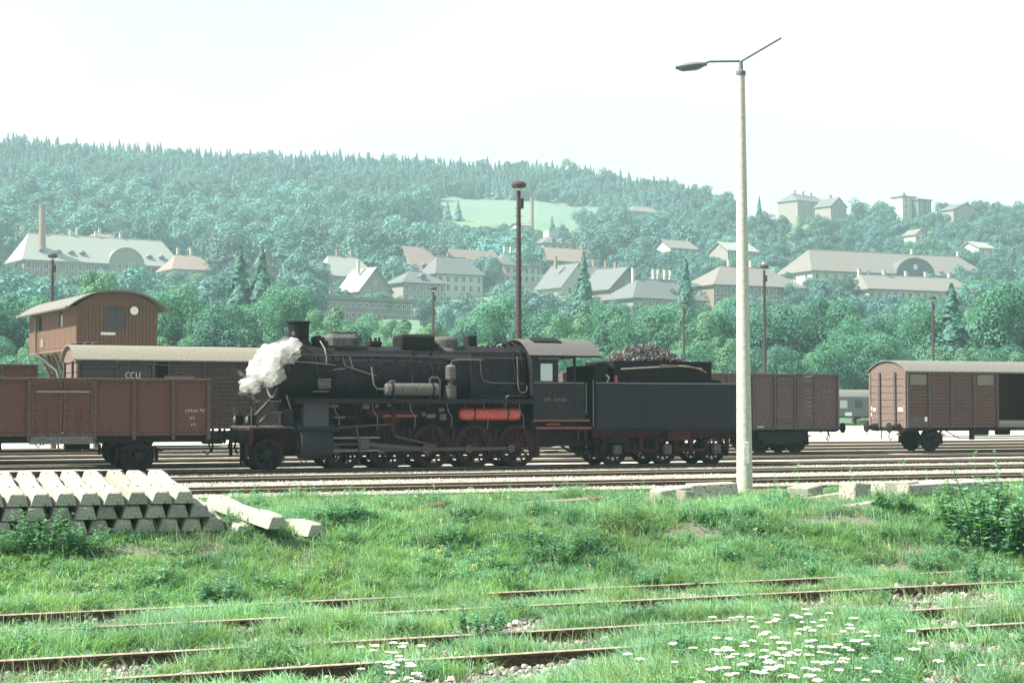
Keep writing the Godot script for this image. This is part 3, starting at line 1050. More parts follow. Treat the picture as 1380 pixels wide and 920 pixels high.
	house("row_house", "low house with pink tiled roof just below the cream villa", "house", {"px": 738.0, "py": 349.0, "z": 390.0, "px2": 806.0, "w": 9.0, "wall": 7.0, "rh": 3.2, "rot": 12.0, "kind": "gable", "wm": "render_grey", "rm": "tile_pink", "rows": 1, "cols": 5, "chim": [0.9], "open": 350.0})
	house("gabled_house", "small house with a bright pointed gable right of the lamp mast", "house", {"px": 757.0, "py": 384.0, "z": 285.0, "px2": 800.0, "w": 9.0, "wall": 8.0, "rh": 3.9, "rot": 14.0, "kind": "front", "wm": "render_pale", "rm": "slate", "rows": 1, "cols": 2, "attic": 1, "chim": [0.2], "open": 390.0})
	house("row_house", "slate-roofed row behind the bright pointed gable", "house", {"px": 785.0, "py": 377.0, "z": 310.0, "px2": 850.0, "w": 9.0, "wall": 8.0, "rh": 3.0, "rot": 12.0, "kind": "gable", "wm": "render_grey", "rm": "slate", "rows": 1, "cols": 5, "chim": [0.3, 0.5, 0.75], "cm": "brick", "open": 381.0})
	house("gabled_house", "house with a dark brown gable and slate roof above the coal heap", "house", {"px": 822.0, "py": 387.0, "z": 280.0, "px2": 868.0, "w": 10.0, "wall": 8.0, "rh": 3.6, "rot": 14.0, "kind": "front", "wm": "render_brown", "rm": "slate", "rows": 1, "cols": 3, "attic": 1, "chim": [0.6], "open": 396.0})
	house("row_house", "long slate-roofed house with a cluster of chimneys left of the concrete post", "house", {"px": 854.0, "py": 402.0, "z": 262.0, "px2": 952.0, "w": 9.5, "wall": 7.0, "rh": 3.6, "rot": 12.0, "kind": "hip", "wm": "render_grey", "rm": "slate", "rows": 1, "cols": 8, "chim": [0.22, 0.5, 0.57, 0.66, 0.74], "cm": "render_pale", "ch": 2.0, "open": 403.0})
	house("long_house", "long house with greyish pink hipped roof behind the concrete post", "building", {"px": 963.0, "py": 384.0, "z": 285.0, "px2": 1084.0, "w": 11.0, "wall": 9.0, "rh": 3.9, "rot": 6.0, "kind": "hip", "wm": "render_brown", "rm": "tile_brown", "rows": 2, "cols": 9, "chim": [0.35, 0.6, 0.75], "cm": "render_pale", "ch": 1.4, "open": 393.0})
	# right: the long building with the round gable in its roof
	var n := house("long_building", "very long building with brown hipped roof and an arched gable, right on the slope", "building", {"px": 1096.0, "py": 365.0, "z": 300.0, "px2": 1336.0, "w": 13.0, "wall": 13.0, "rh": 4.6, "rot": 3.0, "kind": "hip", "hip": 5.5, "wm": "render_pale", "rm": "tile_brown", "rows": 3, "cols": 14, "side_rows": 3, "side_cols": 3, "chim": [0.66, 0.93], "cm": "render_pale", "ch": 1.2, "open": 369.0})
	var k2: float = last.k
	var hx: float = last.len * 0.555
	var hy: float = last.wall + 0.3
	var p2 := PackedVector2Array()
	for k in 17:
		var t := PI * k / 16.0
		p2.append(Vector2(cos(t) * 4.2, sin(t) * 2.9) * k2)
	var arc2 := MB.new()
	arc2.prism(p2, -5.5 * k2, 1.2, Transform3D(Basis(), Vector3(hx, hy, 0.0)))
	var g2 := part("arched_gable", arc2, M.slate, n)
	var path2 := []
	for k in 17:
		var t := PI * k / 16.0
		path2.append(Vector3(hx + cos(t) * 4.4 * k2, hy + sin(t) * 3.05 * k2, 1.1))
	var rim2 := MB.new()
	rim2.tube(path2, 0.4, 6)
	part("gable_coping", rim2, M.slate, g2)
	lath("oval_window", Transform3D(axis_z(Vector3.ZERO).basis, Vector3(hx, hy + 1.4 * k2, 1.18)), [Vector2(0, 0.12), Vector2(0.7, 0.12), Vector2(0.95, 0.05), Vector2(0.95, 0.0)], M.frame, g2, 14)
	house("wing_building", "lower wing with brown tiled roof in front of the very long building", "building", {"px": 1172.0, "py": 390.0, "z": 268.0, "px2": 1322.0, "w": 11.0, "wall": 11.0, "rh": 2.9, "rot": 3.0, "kind": "hip", "hip": 3.5, "wm": "render_pale", "rm": "tile_brown", "rows": 2, "cols": 11, "chim": [0.08, 0.3, 0.5, 0.68, 0.9], "cm": "render_pale", "ch": 1.0, "open": 391.0})
	# houses on the skyline
	house("skyline_villa", "big pale villa with many chimneys on the right skyline", "house", {"px": 1077.0, "py": 269.0, "z": 770.0, "px2": 1121.0, "w": 12.0, "wall": 11.0, "rh": 4.0, "rot": 20.0, "kind": "hip", "hip": 3.0, "wm": "render_grey", "rm": "slate", "rows": 3, "cols": 5, "ww": 1.3, "chim": [0.25, 0.5, 0.75], "ch": 1.8, "open": 288.0})
	house("skyline_villa", "narrower gabled villa touching the big pale villa on the skyline", "house", {"px": 1122.0, "py": 276.0, "z": 770.0, "px2": 1143.0, "w": 10.0, "wall": 9.0, "rh": 4.2, "rot": 16.0, "kind": "front", "wm": "render_grey", "rm": "slate", "rows": 2, "cols": 3, "ww": 1.1, "attic": 1, "chim": [0.5], "open": 287.0})
	var tw := house("water_tower", "pale square tower with a small spire on the right skyline", "tower", {"px": 1219.0, "py": 264.0, "z": 780.0, "px2": 1237.0, "w": 7.0, "wall": 12.0, "rh": 0.6, "rot": 12.0, "kind": "flat", "wm": "render_pale", "rm": "slate", "rows": 2, "cols": 2, "open": 287.0})
	var sp := MB.new()
	sp.hexa(Vector3(last.len * 0.5, last.wall + 1.9, -3.5), Vector3(2.6, 2.6, 2.6), Vector3(0.2, 2.6, 0.2))
	part("spire", sp, M.slate, tw)
	house("tower_house", "darker square block beside the spired tower on the skyline", "tower", {"px": 1241.0, "py": 268.0, "z": 780.0, "px2": 1258.0, "w": 7.0, "wall": 10.0, "rh": 0.6, "rot": 12.0, "kind": "flat", "wm": "slate", "rm": "slate", "rows": 2, "cols": 2, "open": 287.0})
	house("skyline_villa", "gabled house among trees at the far right skyline", "house", {"px": 1288.0, "py": 281.0, "z": 770.0, "px2": 1322.0, "w": 9.0, "wall": 7.0, "rh": 3.4, "rot": 10.0, "kind": "front", "wm": "render_grey", "rm": "slate", "rows": 1, "cols": 3, "attic": 1, "chim": [0.85], "open": 288.0})
	# faint houses on the upper slope
	house("slope_house", "faint pale house with hipped roof near the wood's right end", "house", {"px": 852.0, "py": 284.0, "z": 680.0, "px2": 893.0, "w": 9.0, "wall": 6.0, "rh": 3.2, "rot": 10.0, "kind": "hip", "wm": "render_grey", "rm": "tile_brown", "rows": 1, "cols": 4, "open": 285.0})
	house("slope_house", "faint pale house left of the concrete post on the upper slope", "house", {"px": 905.0, "py": 333.0, "z": 460.0, "px2": 940.0, "w": 8.0, "wall": 6.0, "rh": 2.4, "rot": 10.0, "kind": "gable", "wm": "render_pale", "rm": "tile_brown", "rows": 1, "cols": 4, "open": 335.0})
	house("slope_house", "faint house right of the concrete post on the upper slope", "house", {"px": 982.0, "py": 336.0, "z": 450.0, "px2": 1022.0, "w": 8.0, "wall": 6.0, "rh": 2.4, "rot": 10.0, "kind": "gable", "wm": "render_grey", "rm": "slate_pale", "rows": 1, "cols": 4, "open": 337.0})
	house("slope_house", "tiny pale house below the towers on the right slope", "house", {"px": 1236.0, "py": 315.0, "z": 620.0, "px2": 1250.0, "w": 6.0, "wall": 4.0, "rh": 2.0, "rot": 10.0, "kind": "front", "wm": "render_pale", "rm": "tile_brown", "rows": 1, "cols": 2, "open": 315.0})
	house("slope_house", "small pale house high at the right edge of the slope", "house", {"px": 1322.0, "py": 333.0, "z": 480.0, "px2": 1342.0, "w": 8.0, "wall": 7.0, "rh": 2.0, "rot": 10.0, "kind": "gable", "wm": "render_pale", "rm": "slate_pale", "rows": 1, "cols": 2, "open": 337.0})
	house("slope_house", "pale low house at the foot of the meadow", "house", {"px": 700.0, "py": 303.0, "z": 560.0, "px2": 716.0, "w": 6.0, "wall": 4.0, "rh": 1.0, "rot": 10.0, "kind": "gable", "wm": "render_pale", "rm": "tile_brown", "rows": 1, "cols": 2, "open": 302.0})

func chimney_stack(px: float, py: float, z: float, r: float, label: String) -> void:
	var top := at(px, py, z)
	var g := hill_at(px, z)
	var t := thing("factory_chimney", label, "chimney", Vector3(top.x, g, top.z))
	var h := top.y - g
	lath("shaft", Transform3D(Basis(), Vector3.ZERO), [Vector2(r * 1.25, -2.0), Vector2(r * 0.9, h - 0.8)], M.brick, t, 14)
	lath("crown", Transform3D(Basis(), Vector3.ZERO), [Vector2(r * 0.9, h - 0.8), Vector2(r * 1.05, h - 0.6), Vector2(r * 1.05, h), Vector2(r * 0.7, h), Vector2(r * 0.7, h - 0.4), Vector2(0, h - 0.4)], M.brick, t, 14)

# ------------------------------------------------------------------ trees of the belt behind the yard and between the houses
func build_tree_belt() -> void:
	plant_forest()
	var rng := RandomNumberGenerator.new()
	rng.seed = 42
	var protos := []
	var mats := [M.leaf, M.leaf_dark, M.leaf_pale, M.leaf, M.leaf_dark, M.leaf]
	for k in 6:
		var t := Node3D.new()
		part_mesh("trunk", trunk_mesh(30 + k, 2.3, 0.06), t)
		part_mesh("crown", crown_mesh(60 + k, 34, 15000, 0.034, 1.75, mats[k]), t)
		t.set_meta("tall", 1.75)
		protos.append(t)
	# [px, py of the top, distance, half width in px, kind]
	var belt := [
		[-60, 372, 205, 50, 0], [18, 368, 212, 46, 1], [72, 392, 200, 34, 0], [128, 360, 222, 40, 2], [185, 388, 205, 36, 0], [232, 384, 214, 40, 3], [290, 384, 206, 40, 1],
		[340, 392, 214, 36, 0], [392, 384, 222, 36, 3], [440, 412, 210, 34, 2], [490, 418, 214, 34, 0], [535, 428, 206, 30, 2], [590, 432, 212, 32, 2], [630, 412, 206, 32, 0],
		[672, 398, 222, 38, 3], [728, 392, 214, 36, 1], [770, 418, 206, 34, 2], [812, 408, 218, 34, 3], [852, 420, 206, 32, 0], [893, 408, 216, 34, 3], [935, 416, 206, 32, 2],
		[975, 398, 214, 36, 0], [1050, 388, 212, 42, 1], [1108, 374, 218, 44, 4], [1150, 420, 202, 30, 0], [1200, 404, 212, 40, 1], [1252, 398, 204, 40, 0], [1300, 396, 214, 40, 4],
		[1345, 376, 208, 46, 3], [1400, 356, 214, 52, 4], [1470, 372, 206, 50, 0], [-140, 380, 210, 52, 1]]
	var lower := []
	var px := -120.0
	while px < 1500.0:
		lower.append([px, rng.randf_range(446.0, 474.0), rng.randf_range(192.0, 199.0), rng.randf_range(24.0, 34.0), rng.randi() % 4])
		px += rng.randf_range(30.0, 44.0)
	var n := 0
	belt.sort_custom(func(a_, b_): return a_[0] < b_[0])
	for set_ in [belt, lower]:
		var idx := -1
		for e in set_:
			idx += 1
			var w := at(e[0], 550.0, e[2])
			var g := maxf(hill_at(e[0], e[2]), -0.25)
			w.y = g
			var h: float = EYE + (550.0 - e[1]) / F * e[2] - g
			var r: float = float(e[3]) / F * e[2]
			tree(protos[int(e[4])], ("tall leafy tree, %s from the left in the green belt behind the yard" if n == 0 else "low bushy tree, %s from the left at the foot of the green belt") % nth(idx), "trees of the belt behind the yard" if n == 0 else "low bushy trees along the yard", w, h * 1.06, r * 1.35, rng)
		n += 1
	# a pointed tree before the right-hand wing, cypress-like trees on the left slope
	var spruce := Node3D.new()
	part_mesh("trunk", trunk_mesh(77, 0.9, 0.02, 0), spruce)
	part_mesh("crown", conifer_mesh(78, 7000, 0.030, M.leaf_dark, 0.33), spruce)
	for e in [[1284, 382, 203, "pointed dark spruce before the lower brown-roofed wing", 1.0], [322, 330, 300, "tall dark pointed tree left of the half-hidden gabled house", 0.8], [352, 332, 300, "tall dark pointed tree before the half-hidden gabled house", 0.8], [787, 338, 360, "dark pointed tree beside the low pink-roofed house", 0.7], [1025, 262, 760, "lone pointed tree on the skyline right of the concrete post", 0.6], [925, 348, 330, "pointed tree on the slope left of the concrete post", 0.7]]:
		var w := at(e[0], 550.0, e[2])
		w.y = maxf(hill_at(e[0], e[2]), -0.25)
		var h: float = EYE + (550.0 - e[1]) / F * e[2] - w.y
		var c: Node3D = spruce.duplicate()
		c.name = numbered("spruce_tree")
		add_child(c)
		c.transform = Transform3D(Basis(Vector3.UP, rng.randf() * 6.0).scaled(Vector3(h * e[4], h, h * e[4])), w)
		tag(c, e[3], "tree")
	spruce.free()
	# trees between the houses
	var small := []
	for k in 5:
		var t := Node3D.new()
		part_mesh("trunk", trunk_mesh(130 + k, 1.3, 0.05), t)
		part_mesh("crown", crown_mesh(160 + k, 20, 3000, 0.062, 1.25, [M.leaf, M.leaf_dark, M.leaf_dark, M.leaf, M.leaf_pale][k]), t)
		t.set_meta("tall", 1.25)
		small.append(t)
	var fronts := 0
	for c in clear.duplicate():
		if c[0] == 595.0:
			continue
		var q: float = c[0] - 4.0
		while q < c[1] + 8.0:
			var z: float = c[3] - rng.randf_range(8.0, 34.0)
			var top: float = c[2] + rng.randf_range(0.5, 9.0)
			var w := at(q, 550.0, z)
			w.y = hill_at(q, z)
			var h: float = EYE + (550.0 - top) / F * z - w.y
			if h > 4.0 and h < 20.0 and not too_tall(q, z, w.y + h * 0.98, h * 0.3):
				tree(small[rng.randi() % 5], "round-crowned tree among the houses on the slope", "trees among the houses", w, h, maxf(h * rng.randf_range(0.36, 0.5), 2.6), rng)
				fronts += 1
			q += 3.4 / z * F * rng.randf_range(0.8, 1.5)
	print("trees before houses ", fronts)
	var made := 0
	var tries := 0
	while made < 110 and tries < 9000:
		tries += 1
		var z := lerpf(236.0, 440.0, rng.randf())
		var q := rng.randf_range(-60.0, 1440.0)
		var w := at(q, 550.0, z)
		w.y = hill_at(q, z)
		var h := rng.randf_range(6.0, 12.5)
		var r := h * rng.randf_range(0.34, 0.46)
		if too_tall(q, z, w.y + h, r) or inside_house(w, r * 0.8):
			continue
		tree(small[rng.randi() % 5], "round-crowned tree among the houses on the slope", "trees among the houses", w, h, r, rng)
		made += 1
	var sk := -1
	# trees on the skyline around the right-hand villas
	for e in [[1160, 262, 770, 14], [1190, 264, 775, 16], [1206, 276, 765, 9], [1150, 282, 760, 9], [1262, 282, 765, 9], [1275, 284, 760, 9], [1300, 270, 785, 14], [1340, 280, 765, 12], [1356, 276, 770, 12], [1372, 274, 775, 12], [1392, 276, 770, 14], [768, 210, 1040, 12], [982, 254, 850, 10], [955, 248, 880, 14], [700, 216, 1045, 10]]:
		sk += 1
		var w := at(e[0], 550.0, e[2])
		w.y = hill_at(e[0], e[2])
		var h: float = EYE + (550.0 - e[1]) / F * e[2] - w.y
		tree(small[rng.randi() % 5], "rounded tree against the sky on the ridge, %s in the row of such trees" % nth(sk), "trees on the skyline", w, h, float(e[3]) / F * e[2] * 1.2, rng)
	for t in protos + small:
		t.free()

var footprints := []
func inside_house(w: Vector3, r: float) -> bool:
	for c in clear:
		var px := 690.0 + F * right.dot(w) / ahead.dot(w)
		var z := ahead.dot(w)
		if z > c[3] - r and z < c[3] + 14.0 and px > c[0] - r / z * F and px < c[1] + r / z * F:
			return true
	return false

func tree(proto: Node3D, label: String, group: String, w: Vector3, h: float, r: float, rng: RandomNumberGenerator) -> void:
	var c: Node3D = proto.duplicate()
	c.name = numbered("broadleaf_tree")
	add_child(c)
	var tall: float = proto.get_meta("tall")
	c.remove_meta("tall")
	c.transform = Transform3D(Basis(Vector3.UP, rng.randf() * TAU).scaled(Vector3(r, h * 0.5 / tall, r)), w)
	tag(c, label, "tree", group)

# ------------------------------------------------------------------ locomotive
var wheel_cache := {}
# spoked wheel in the xy plane; returns [wheel mesh, tyre mesh]
func wheel_forms(r: float, spokes: int, weight: bool, m: Material) -> Array:
	var key := "%.2f %d %s %d" % [r, spokes, weight, m.get_instance_id()]
	if wheel_cache.has(key):
		return wheel_cache[key]
	var b := MB.new()
	var xf := axis_z(Vector3.ZERO)
	b.lathe(xf, [Vector2(r - 0.155, -0.045), Vector2(r - 0.155, 0.045), Vector2(r - 0.075, 0.045), Vector2(r - 0.075, -0.045), Vector2(r - 0.155, -0.045)], 28)
	b.lathe(xf, [Vector2(0, -0.08), Vector2(0.15, -0.08), Vector2(0.16, 0.06), Vector2(0.12, 0.09), Vector2(0, 0.09)], 18)
	if spokes == 0:
		b.lathe(xf, [Vector2(0.14, 0.02), Vector2(r - 0.14, -0.01), Vector2(r - 0.14, -0.03), Vector2(0.14, -0.02)], 24)
	for k in spokes:
		var a := TAU * (k + 0.5) / spokes
		var d := Vector3(cos(a), sin(a), 0)
		var p := d * 0.13
		var q := d * (r - 0.14)
		b.hexa((p + q) * 0.5, Vector3(0.075, (q - p).length(), 0.05), Vector3(0.05, 0, 0.04), Basis(Vector3(-d.y, d.x, 0), d, Vector3(0, 0, 1)) * Basis(Vector3(-1, 0, 0), Vector3(0, 1, 0), Vector3(0, 0, -1)))
	if weight:
		var poly := PackedVector2Array()
		for k in 9:
			var a := deg_to_rad(-52.0 + 13.0 * k)
			poly.append(Vector2(cos(a), sin(a)) * (r - 0.15))
		b.prism(poly, -0.035, 0.05)
		b.cyl(Vector3(-0.3, 0, 0), Vector3(-0.3, 0, 0.12), 0.085, -1.0, 12)
		b.hexa(Vector3(-0.16, 0, 0.03), Vector3(0.36, 0.22, 0.09), Vector3(0.36, 0.22, 0.09))
	var t := MB.new()
	t.lathe(xf, [Vector2(r - 0.075, -0.075), Vector2(r - 0.075, 0.06), Vector2(r - 0.008, 0.06), Vector2(r, 0.05), Vector2(r + 0.004, -0.04), Vector2(r + 0.03, -0.05), Vector2(r + 0.03, -0.075), Vector2(r - 0.075, -0.075)], 36)
	wheel_cache[key] = [b.mesh(m), t.mesh(M.grime)]
	return wheel_cache[key]

func wheel(parent: Node, x: float, z: float, r: float, spokes: int, turn: float, weight: bool, m: Material) -> void:
	var f := wheel_forms(r, spokes, weight, m)
	var bs := Basis(Vector3(0, 0, 1), turn)
	if z < 0.0:
		bs = Basis(Vector3.UP, PI) * bs
	var w := part_mesh("wheel", f[0], parent, Vector3(x, r, z), bs)
	part_mesh("tyre", f[1], w)

func build_locomotive() -> void:
	var s0 := along(361.0, 49.45)
	var t := thing("steam_locomotive", "sooty black ten-coupled steam locomotive with red underframe, facing left", "locomotive", Vector3(s0, 0, -50.2))
	var drv := [2.40, 3.87, 5.34, 6.81, 8.28]
	var crank := deg_to_rad(200.0)
	# frame
	for z in [-0.52, 0.52]:
		var fr := MB.new()
		fr.prism(PackedVector2Array([Vector2(-0.62, 0.78), Vector2(0.6, 0.62), Vector2(9.6, 0.62), Vector2(10.4, 0.85), Vector2(10.4, 1.22), Vector2(-0.62, 1.28)]), z - 0.05, z + 0.05)
		part("frame_plate", fr, M.red_dirty, t)
	bx("buffer_beam", Vector3(-0.66, 1.05, 0), Vector3(0.12, 0.48, 2.75), M.red_dirty, t, 0.02)
	bx("front_platform", Vector3(-0.05, 1.32, 0), Vector3(1.35, 0.05, 2.7), M.ash, t)
	for z in [-0.87, 0.87]:
		var bf := lath("buffer", axis_x(Vector3(0, 1.05, z)), [Vector2(0, -1.20), Vector2(0.16, -1.195), Vector2(0.235, -1.16), Vector2(0.235, -1.13), Vector2(0.09, -1.12), Vector2(0.09, -0.98), Vector2(0.14, -0.97), Vector2(0.17, -0.74), Vector2(0.21, -0.71)], M.grime, t, 20)
		# front lamps on the beam
		var lp := MB.new()
		lp.cbox(Vector3(-0.55, 1.54, z * 1.0), Vector3(0.26, 0.34, 0.28), 0.03)
		lp.cyl(Vector3(-0.55, 1.71, z), Vector3(-0.55, 1.79, z), 0.07, 0.05, 10)
		var l := part("headlamp", lp, M.soot, t)
		lath("lens", axis_x(Vector3(-0.68, 1.54, z)), [Vector2(0, -0.045), Vector2(0.09, -0.03), Vector2(0.12, 0.0), Vector2(0.125, 0.03)], M.pipe, l, 14)
		bx("guard_iron", Vector3(-0.5, 0.52, z * 0.8), Vector3(0.06, 0.75, 0.14), M.grime, t)
		bx("front_step", Vector3(-0.75, 0.62, z * 1.25), Vector3(0.05, 0.5, 0.3), M.grime, t)
	tb("coupling_hook", [Vector3(-0.7, 1.05, 0), Vector3(-0.98, 1.05, 0), Vector3(-1.03, 1.12, 0), Vector3(-0.97, 1.17, 0)], 0.035, M.grime, t)
	for z in [-0.45, 0.4]:
		tb("brake_hose", [Vector3(-0.7, 0.98, z), Vector3(-0.9, 0.95, z), Vector3(-0.95, 0.7, z), Vector3(-0.86, 0.5, z)], 0.035, M.soot, t)
	for z in [-1.2, 1.2]:
		tb("handrail_post", [Vector3(-0.62, 1.32, z), Vector3(-0.62, 1.95, z)], 0.014, M.pipe, t, 5)
	# sloping front plate struts, steps up to the smokebox
	for z in [-0.75, 0.75]:
		tb("frame_strut", [Vector3(-0.35, 1.35, z), Vector3(0.42, 2.15, z)], 0.05, M.ash, t, 8)
	bx("step_plate", Vector3(-0.05, 2.12, 0.9), Vector3(0.75, 0.04, 0.4), M.ash, t)
	bx("step_plate", Vector3(0.2, 1.78, 1.05), Vector3(0.35, 0.04, 0.3), M.ash, t)
	# wheels
	for z in [-0.75, 0.75]:
		wheel(t, 0.0, z, 0.5, 10, 0.2, false, M.grime)
		for x in drv:
			wheel(t, x, z, 0.7, 14, PI + crank + (0.0 if z > 0 else 1.57), true, M.red_dirty if x > 5.0 else M.grime)
	for x in [0.0] + drv:
		var ax := MB.new()
		ax.cyl(Vector3(x, 0.5 if x == 0.0 else 0.7, -0.74), Vector3(x, 0.5 if x == 0.0 else 0.7, 0.74), 0.09, -1.0, 10)
		part("axle", ax, M.grime, t)
	# smokebox
	var smoke := lath("smokebox", axis_x(Vector3(0, 3.0, 0)), [Vector2(0, 0.36), Vector2(0.90, 0.36), Vector2(0.96, 0.37), Vector2(0.96, 0.44), Vector2(0.93, 0.45), Vector2(0.93, 2.05), Vector2(0.0, 2.05)], M.soot, t, 40)
	var door := lath("smokebox_door", axis_x(Vector3(0, 2.98, 0)), [Vector2(0, 0.13), Vector2(0.25, 0.14), Vector2(0.5, 0.2), Vector2(0.68, 0.29), Vector2(0.72, 0.35)], M.black, t, 32)
	lath("door_rim", axis_x(Vector3(0, 2.98, 0)), [Vector2(0.70, 0.33), Vector2(0.72, 0.28), Vector2(0.78, 0.28), Vector2(0.80, 0.36)], M.pipe, door, 32)
	lath("door_wheel", axis_x(Vector3(0, 2.98, 0)), [Vector2(0.16, 0.05), Vector2(0.185, 0.03), Vector2(0.19, 0.06), Vector2(0.16, 0.08), Vector2(0.16, 0.05)], M.steel, door, 20)
	for k in 3:
		var a := TAU * k / 3.0
		tb("door_handle", [Vector3(0.06, 2.98, 0), Vector3(0.06, 2.98 + 0.17 * sin(a), 0.17 * cos(a))], 0.012, M.steel, door, 5)
	for k in 6:
		var a := TAU * (k + 0.5) / 6.0
		bx("door_clamp", Vector3(0.31, 2.98 + 0.79 * sin(a), 0.79 * cos(a)), Vector3(0.09, 0.09, 0.09), M.grime, door)
	var hr := []
	for k in 13:
		var a := PI * k / 12.0
		hr.append(Vector3(0.27, 3.02 + 0.88 * sin(a), 0.88 * cos(a)))
	tb("door_handrail", hr, 0.017, M.steel, t, 6)
	bx("dark_gap_filler", Vector3(3.6, 1.55, 0), Vector3(6.0, 1.15, 0.8), M.soot, t)  # added solid block that darkens the open gap under the boiler
	# saddle
	var sad := MB.new()
	sad.hexa(Vector3(1.25, 1.75, 0), Vector3(1.0, 1.0, 1.3), Vector3(1.15, 1.0, 1.5))
	part("saddle", sad, M.soot, t)
	# chimney
	lath("chimney", Transform3D(Basis(), Vector3(1.15, 0, 0)), [Vector2(0.46, 3.82), Vector2(0.36, 3.98), Vector2(0.315, 4.06), Vector2(0.315, 4.14), Vector2(0.335, 4.15), Vector2(0.335, 4.19), Vector2(0.32, 4.2), Vector2(0.335, 4.56), Vector2(0.375, 4.58), Vector2(0.375, 4.63), Vector2(0.31, 4.63), Vector2(0.28, 4.2), Vector2(0, 4.15)], M.soot, t, 28)
	# boiler and its bands
	lath("boiler", axis_x(Vector3(0, 3.0, 0)), [Vector2(0.9, 2.0), Vector2(0.9, 6.75), Vector2(0, 6.75)], M.black, t, 40)
	for x in [2.15, 3.35, 4.6, 5.6]:
		lath("boiler_band", axis_x(Vector3(0, 3.0, 0)), [Vector2(0.899, x - 0.05), Vector2(0.912, x - 0.045), Vector2(0.912, x + 0.045), Vector2(0.899, x + 0.05)], M.grime, t, 40)
	# belpaire firebox
	var fb := PackedVector2Array([Vector2(-0.72, 1.5), Vector2(0.72, 1.5), Vector2(0.98, 2.6), Vector2(0.98, 3.45), Vector2(0.9, 3.72), Vector2(0.7, 3.86), Vector2(0.4, 3.92), Vector2(-0.4, 3.92), Vector2(-0.7, 3.86), Vector2(-0.9, 3.72), Vector2(-0.98, 3.45), Vector2(-0.98, 2.6)])
	var fx := MB.new()
	var across := Transform3D(Basis(Vector3(0, 0, 1), Vector3(0, 1, 0), Vector3(-1, 0, 0)), Vector3.ZERO)
	fx.prism(fb, -8.5, -6.6, across)
	var fbx := part("firebox", fx, M.black, t)
	for x in [6.62, 7.35, 8.1]:
		var rb := MB.new()
		var big := PackedVector2Array()
		for q in fb:
			big.append(Vector2(q.x * 1.015, 2.8 + (q.y - 2.8) * 1.012))
		rb.prism(big, -x - 0.06, -x, across)
		part("firebox_band", rb, M.grime, fbx)
	for k in 8:
		bx("stay_cap", Vector3(6.9 + 0.2 * k, 3.9, 0.62), Vector3(0.06, 0.07, 0.06), M.grime, fbx)
	var ap := MB.new()
	ap.hexa(Vector3(7.5, 1.15, 0), Vector3(1.3, 0.75, 0.75), Vector3(1.8, 0.75, 1.1))
	part("ash_pan", ap, M.grime, t)
	# domes on the boiler
	var dm := MB.new()
	dm.cbox(Vector3(2.52, 4.0, 0.0), Vector3(1.05, 0.52, 1.0), 0.14)
	part("feed_dome", dm, M.ash, t)
	bx("dome_lid", Vector3(2.60, 4.275, 0.0), Vector3(0.78, 0.05, 0.72), M.soot, t, 0.015)
	for k in 4:
		bx("dome_rib", Vector3(2.92, 4.18 - 0.085 * k, 0.512), Vector3(0.28, 0.022, 0.03), M.grime, t)
	var sb := MB.new()
	sb.cbox(Vector3(4.97, 4.0, 0.0), Vector3(1.16, 0.50, 0.95), 0.06)
	var sand := part("sand_box", sb, M.soot, t)
	bx("sand_lid", Vector3(4.97, 4.265, 0), Vector3(1.05, 0.035, 0.8), M.ash, sand, 0.01)
	lath("steam_dome", Transform3D(Basis(), Vector3(6.06, 0, 0)), [Vector2(0.5, 3.75), Vector2(0.42, 3.86), Vector2(0.42, 4.12), Vector2(0.36, 4.2), Vector2(0.2, 4.235), Vector2(0, 4.24)], M.ash, t, 28)
	bx("valve_box", Vector3(3.62, 3.97, 0.05), Vector3(0.42, 0.16, 0.42), M.grime, t, 0.03)
	for dx in [-0.12, 0.05, 0.17]:
		var vv := MB.new()
		vv.cyl(Vector3(3.62 + dx, 4.03, 0.05), Vector3(3.62 + dx, 4.16 + 0.06 * dx, 0.05), 0.05, 0.04, 10)
		part("valve", vv, M.grime, t)
	var sv := MB.new()
	sv.cbox(Vector3(6.92, 4.08, 0), Vector3(0.32, 0.4, 0.5), 0.03)
	part("safety_valve", sv, M.grime, t)
	tb("whistle", [Vector3(7.45, 3.9, 0.3), Vector3(7.45, 4.1, 0.3)], 0.035, M.pipe, t, 8)
	# generator and pump behind the chimney
	var ge := MB.new()
	ge.cyl(Vector3(1.52, 4.02, 0.25), Vector3(1.92, 4.02, 0.25), 0.13, -1.0, 14)
	ge.cyl(Vector3(1.62, 4.02, 0.25), Vector3(1.8, 4.02, 0.25), 0.17, -1.0, 14)
	part("turbo_generator", ge, M.grime, t)
	# running boards
	for z in [-1.14, 1.14]:
		var rbd := MB.new()
		rbd.box(Vector3(4.68, 2.17, z), Vector3(7.95, 0.05, 0.62))
		rbd.box(Vector3(4.68, 2.12, z + 0.29 * signf(z)), Vector3(7.95, 0.14, 0.03))
		part("running_board", rbd, M.grime, t)
	for x in [1.0, 2.6, 4.2, 5.9, 7.6]:
		for z in [-1.05, 1.05]:
			bx("bracket", Vector3(x, 2.02, z * 0.9), Vector3(0.05, 0.26, 0.5), M.grime, t)
	# steam chest casing and cylinders
	for z in [-1.0, 1.0]:
		var sc := MB.new()
		sc.cbox(Vector3(1.42, 1.66, z * 0.94), Vector3(0.82, 0.94, 0.5), 0.03)
		part("steam_pipe_casing", sc, M.casing, t)
		var cy := lath("cylinder", axis_x(Vector3(0, 0.78, z * 1.06)), [Vector2(0, 0.80), Vector2(0.2, 0.80), Vector2(0.22, 0.86), Vector2(0.40, 0.88), Vector2(0.43, 0.92), Vector2(0.43, 1.86), Vector2(0.40, 1.90), Vector2(0.2, 1.92), Vector2(0, 1.92)], M.tender_black, t, 28)
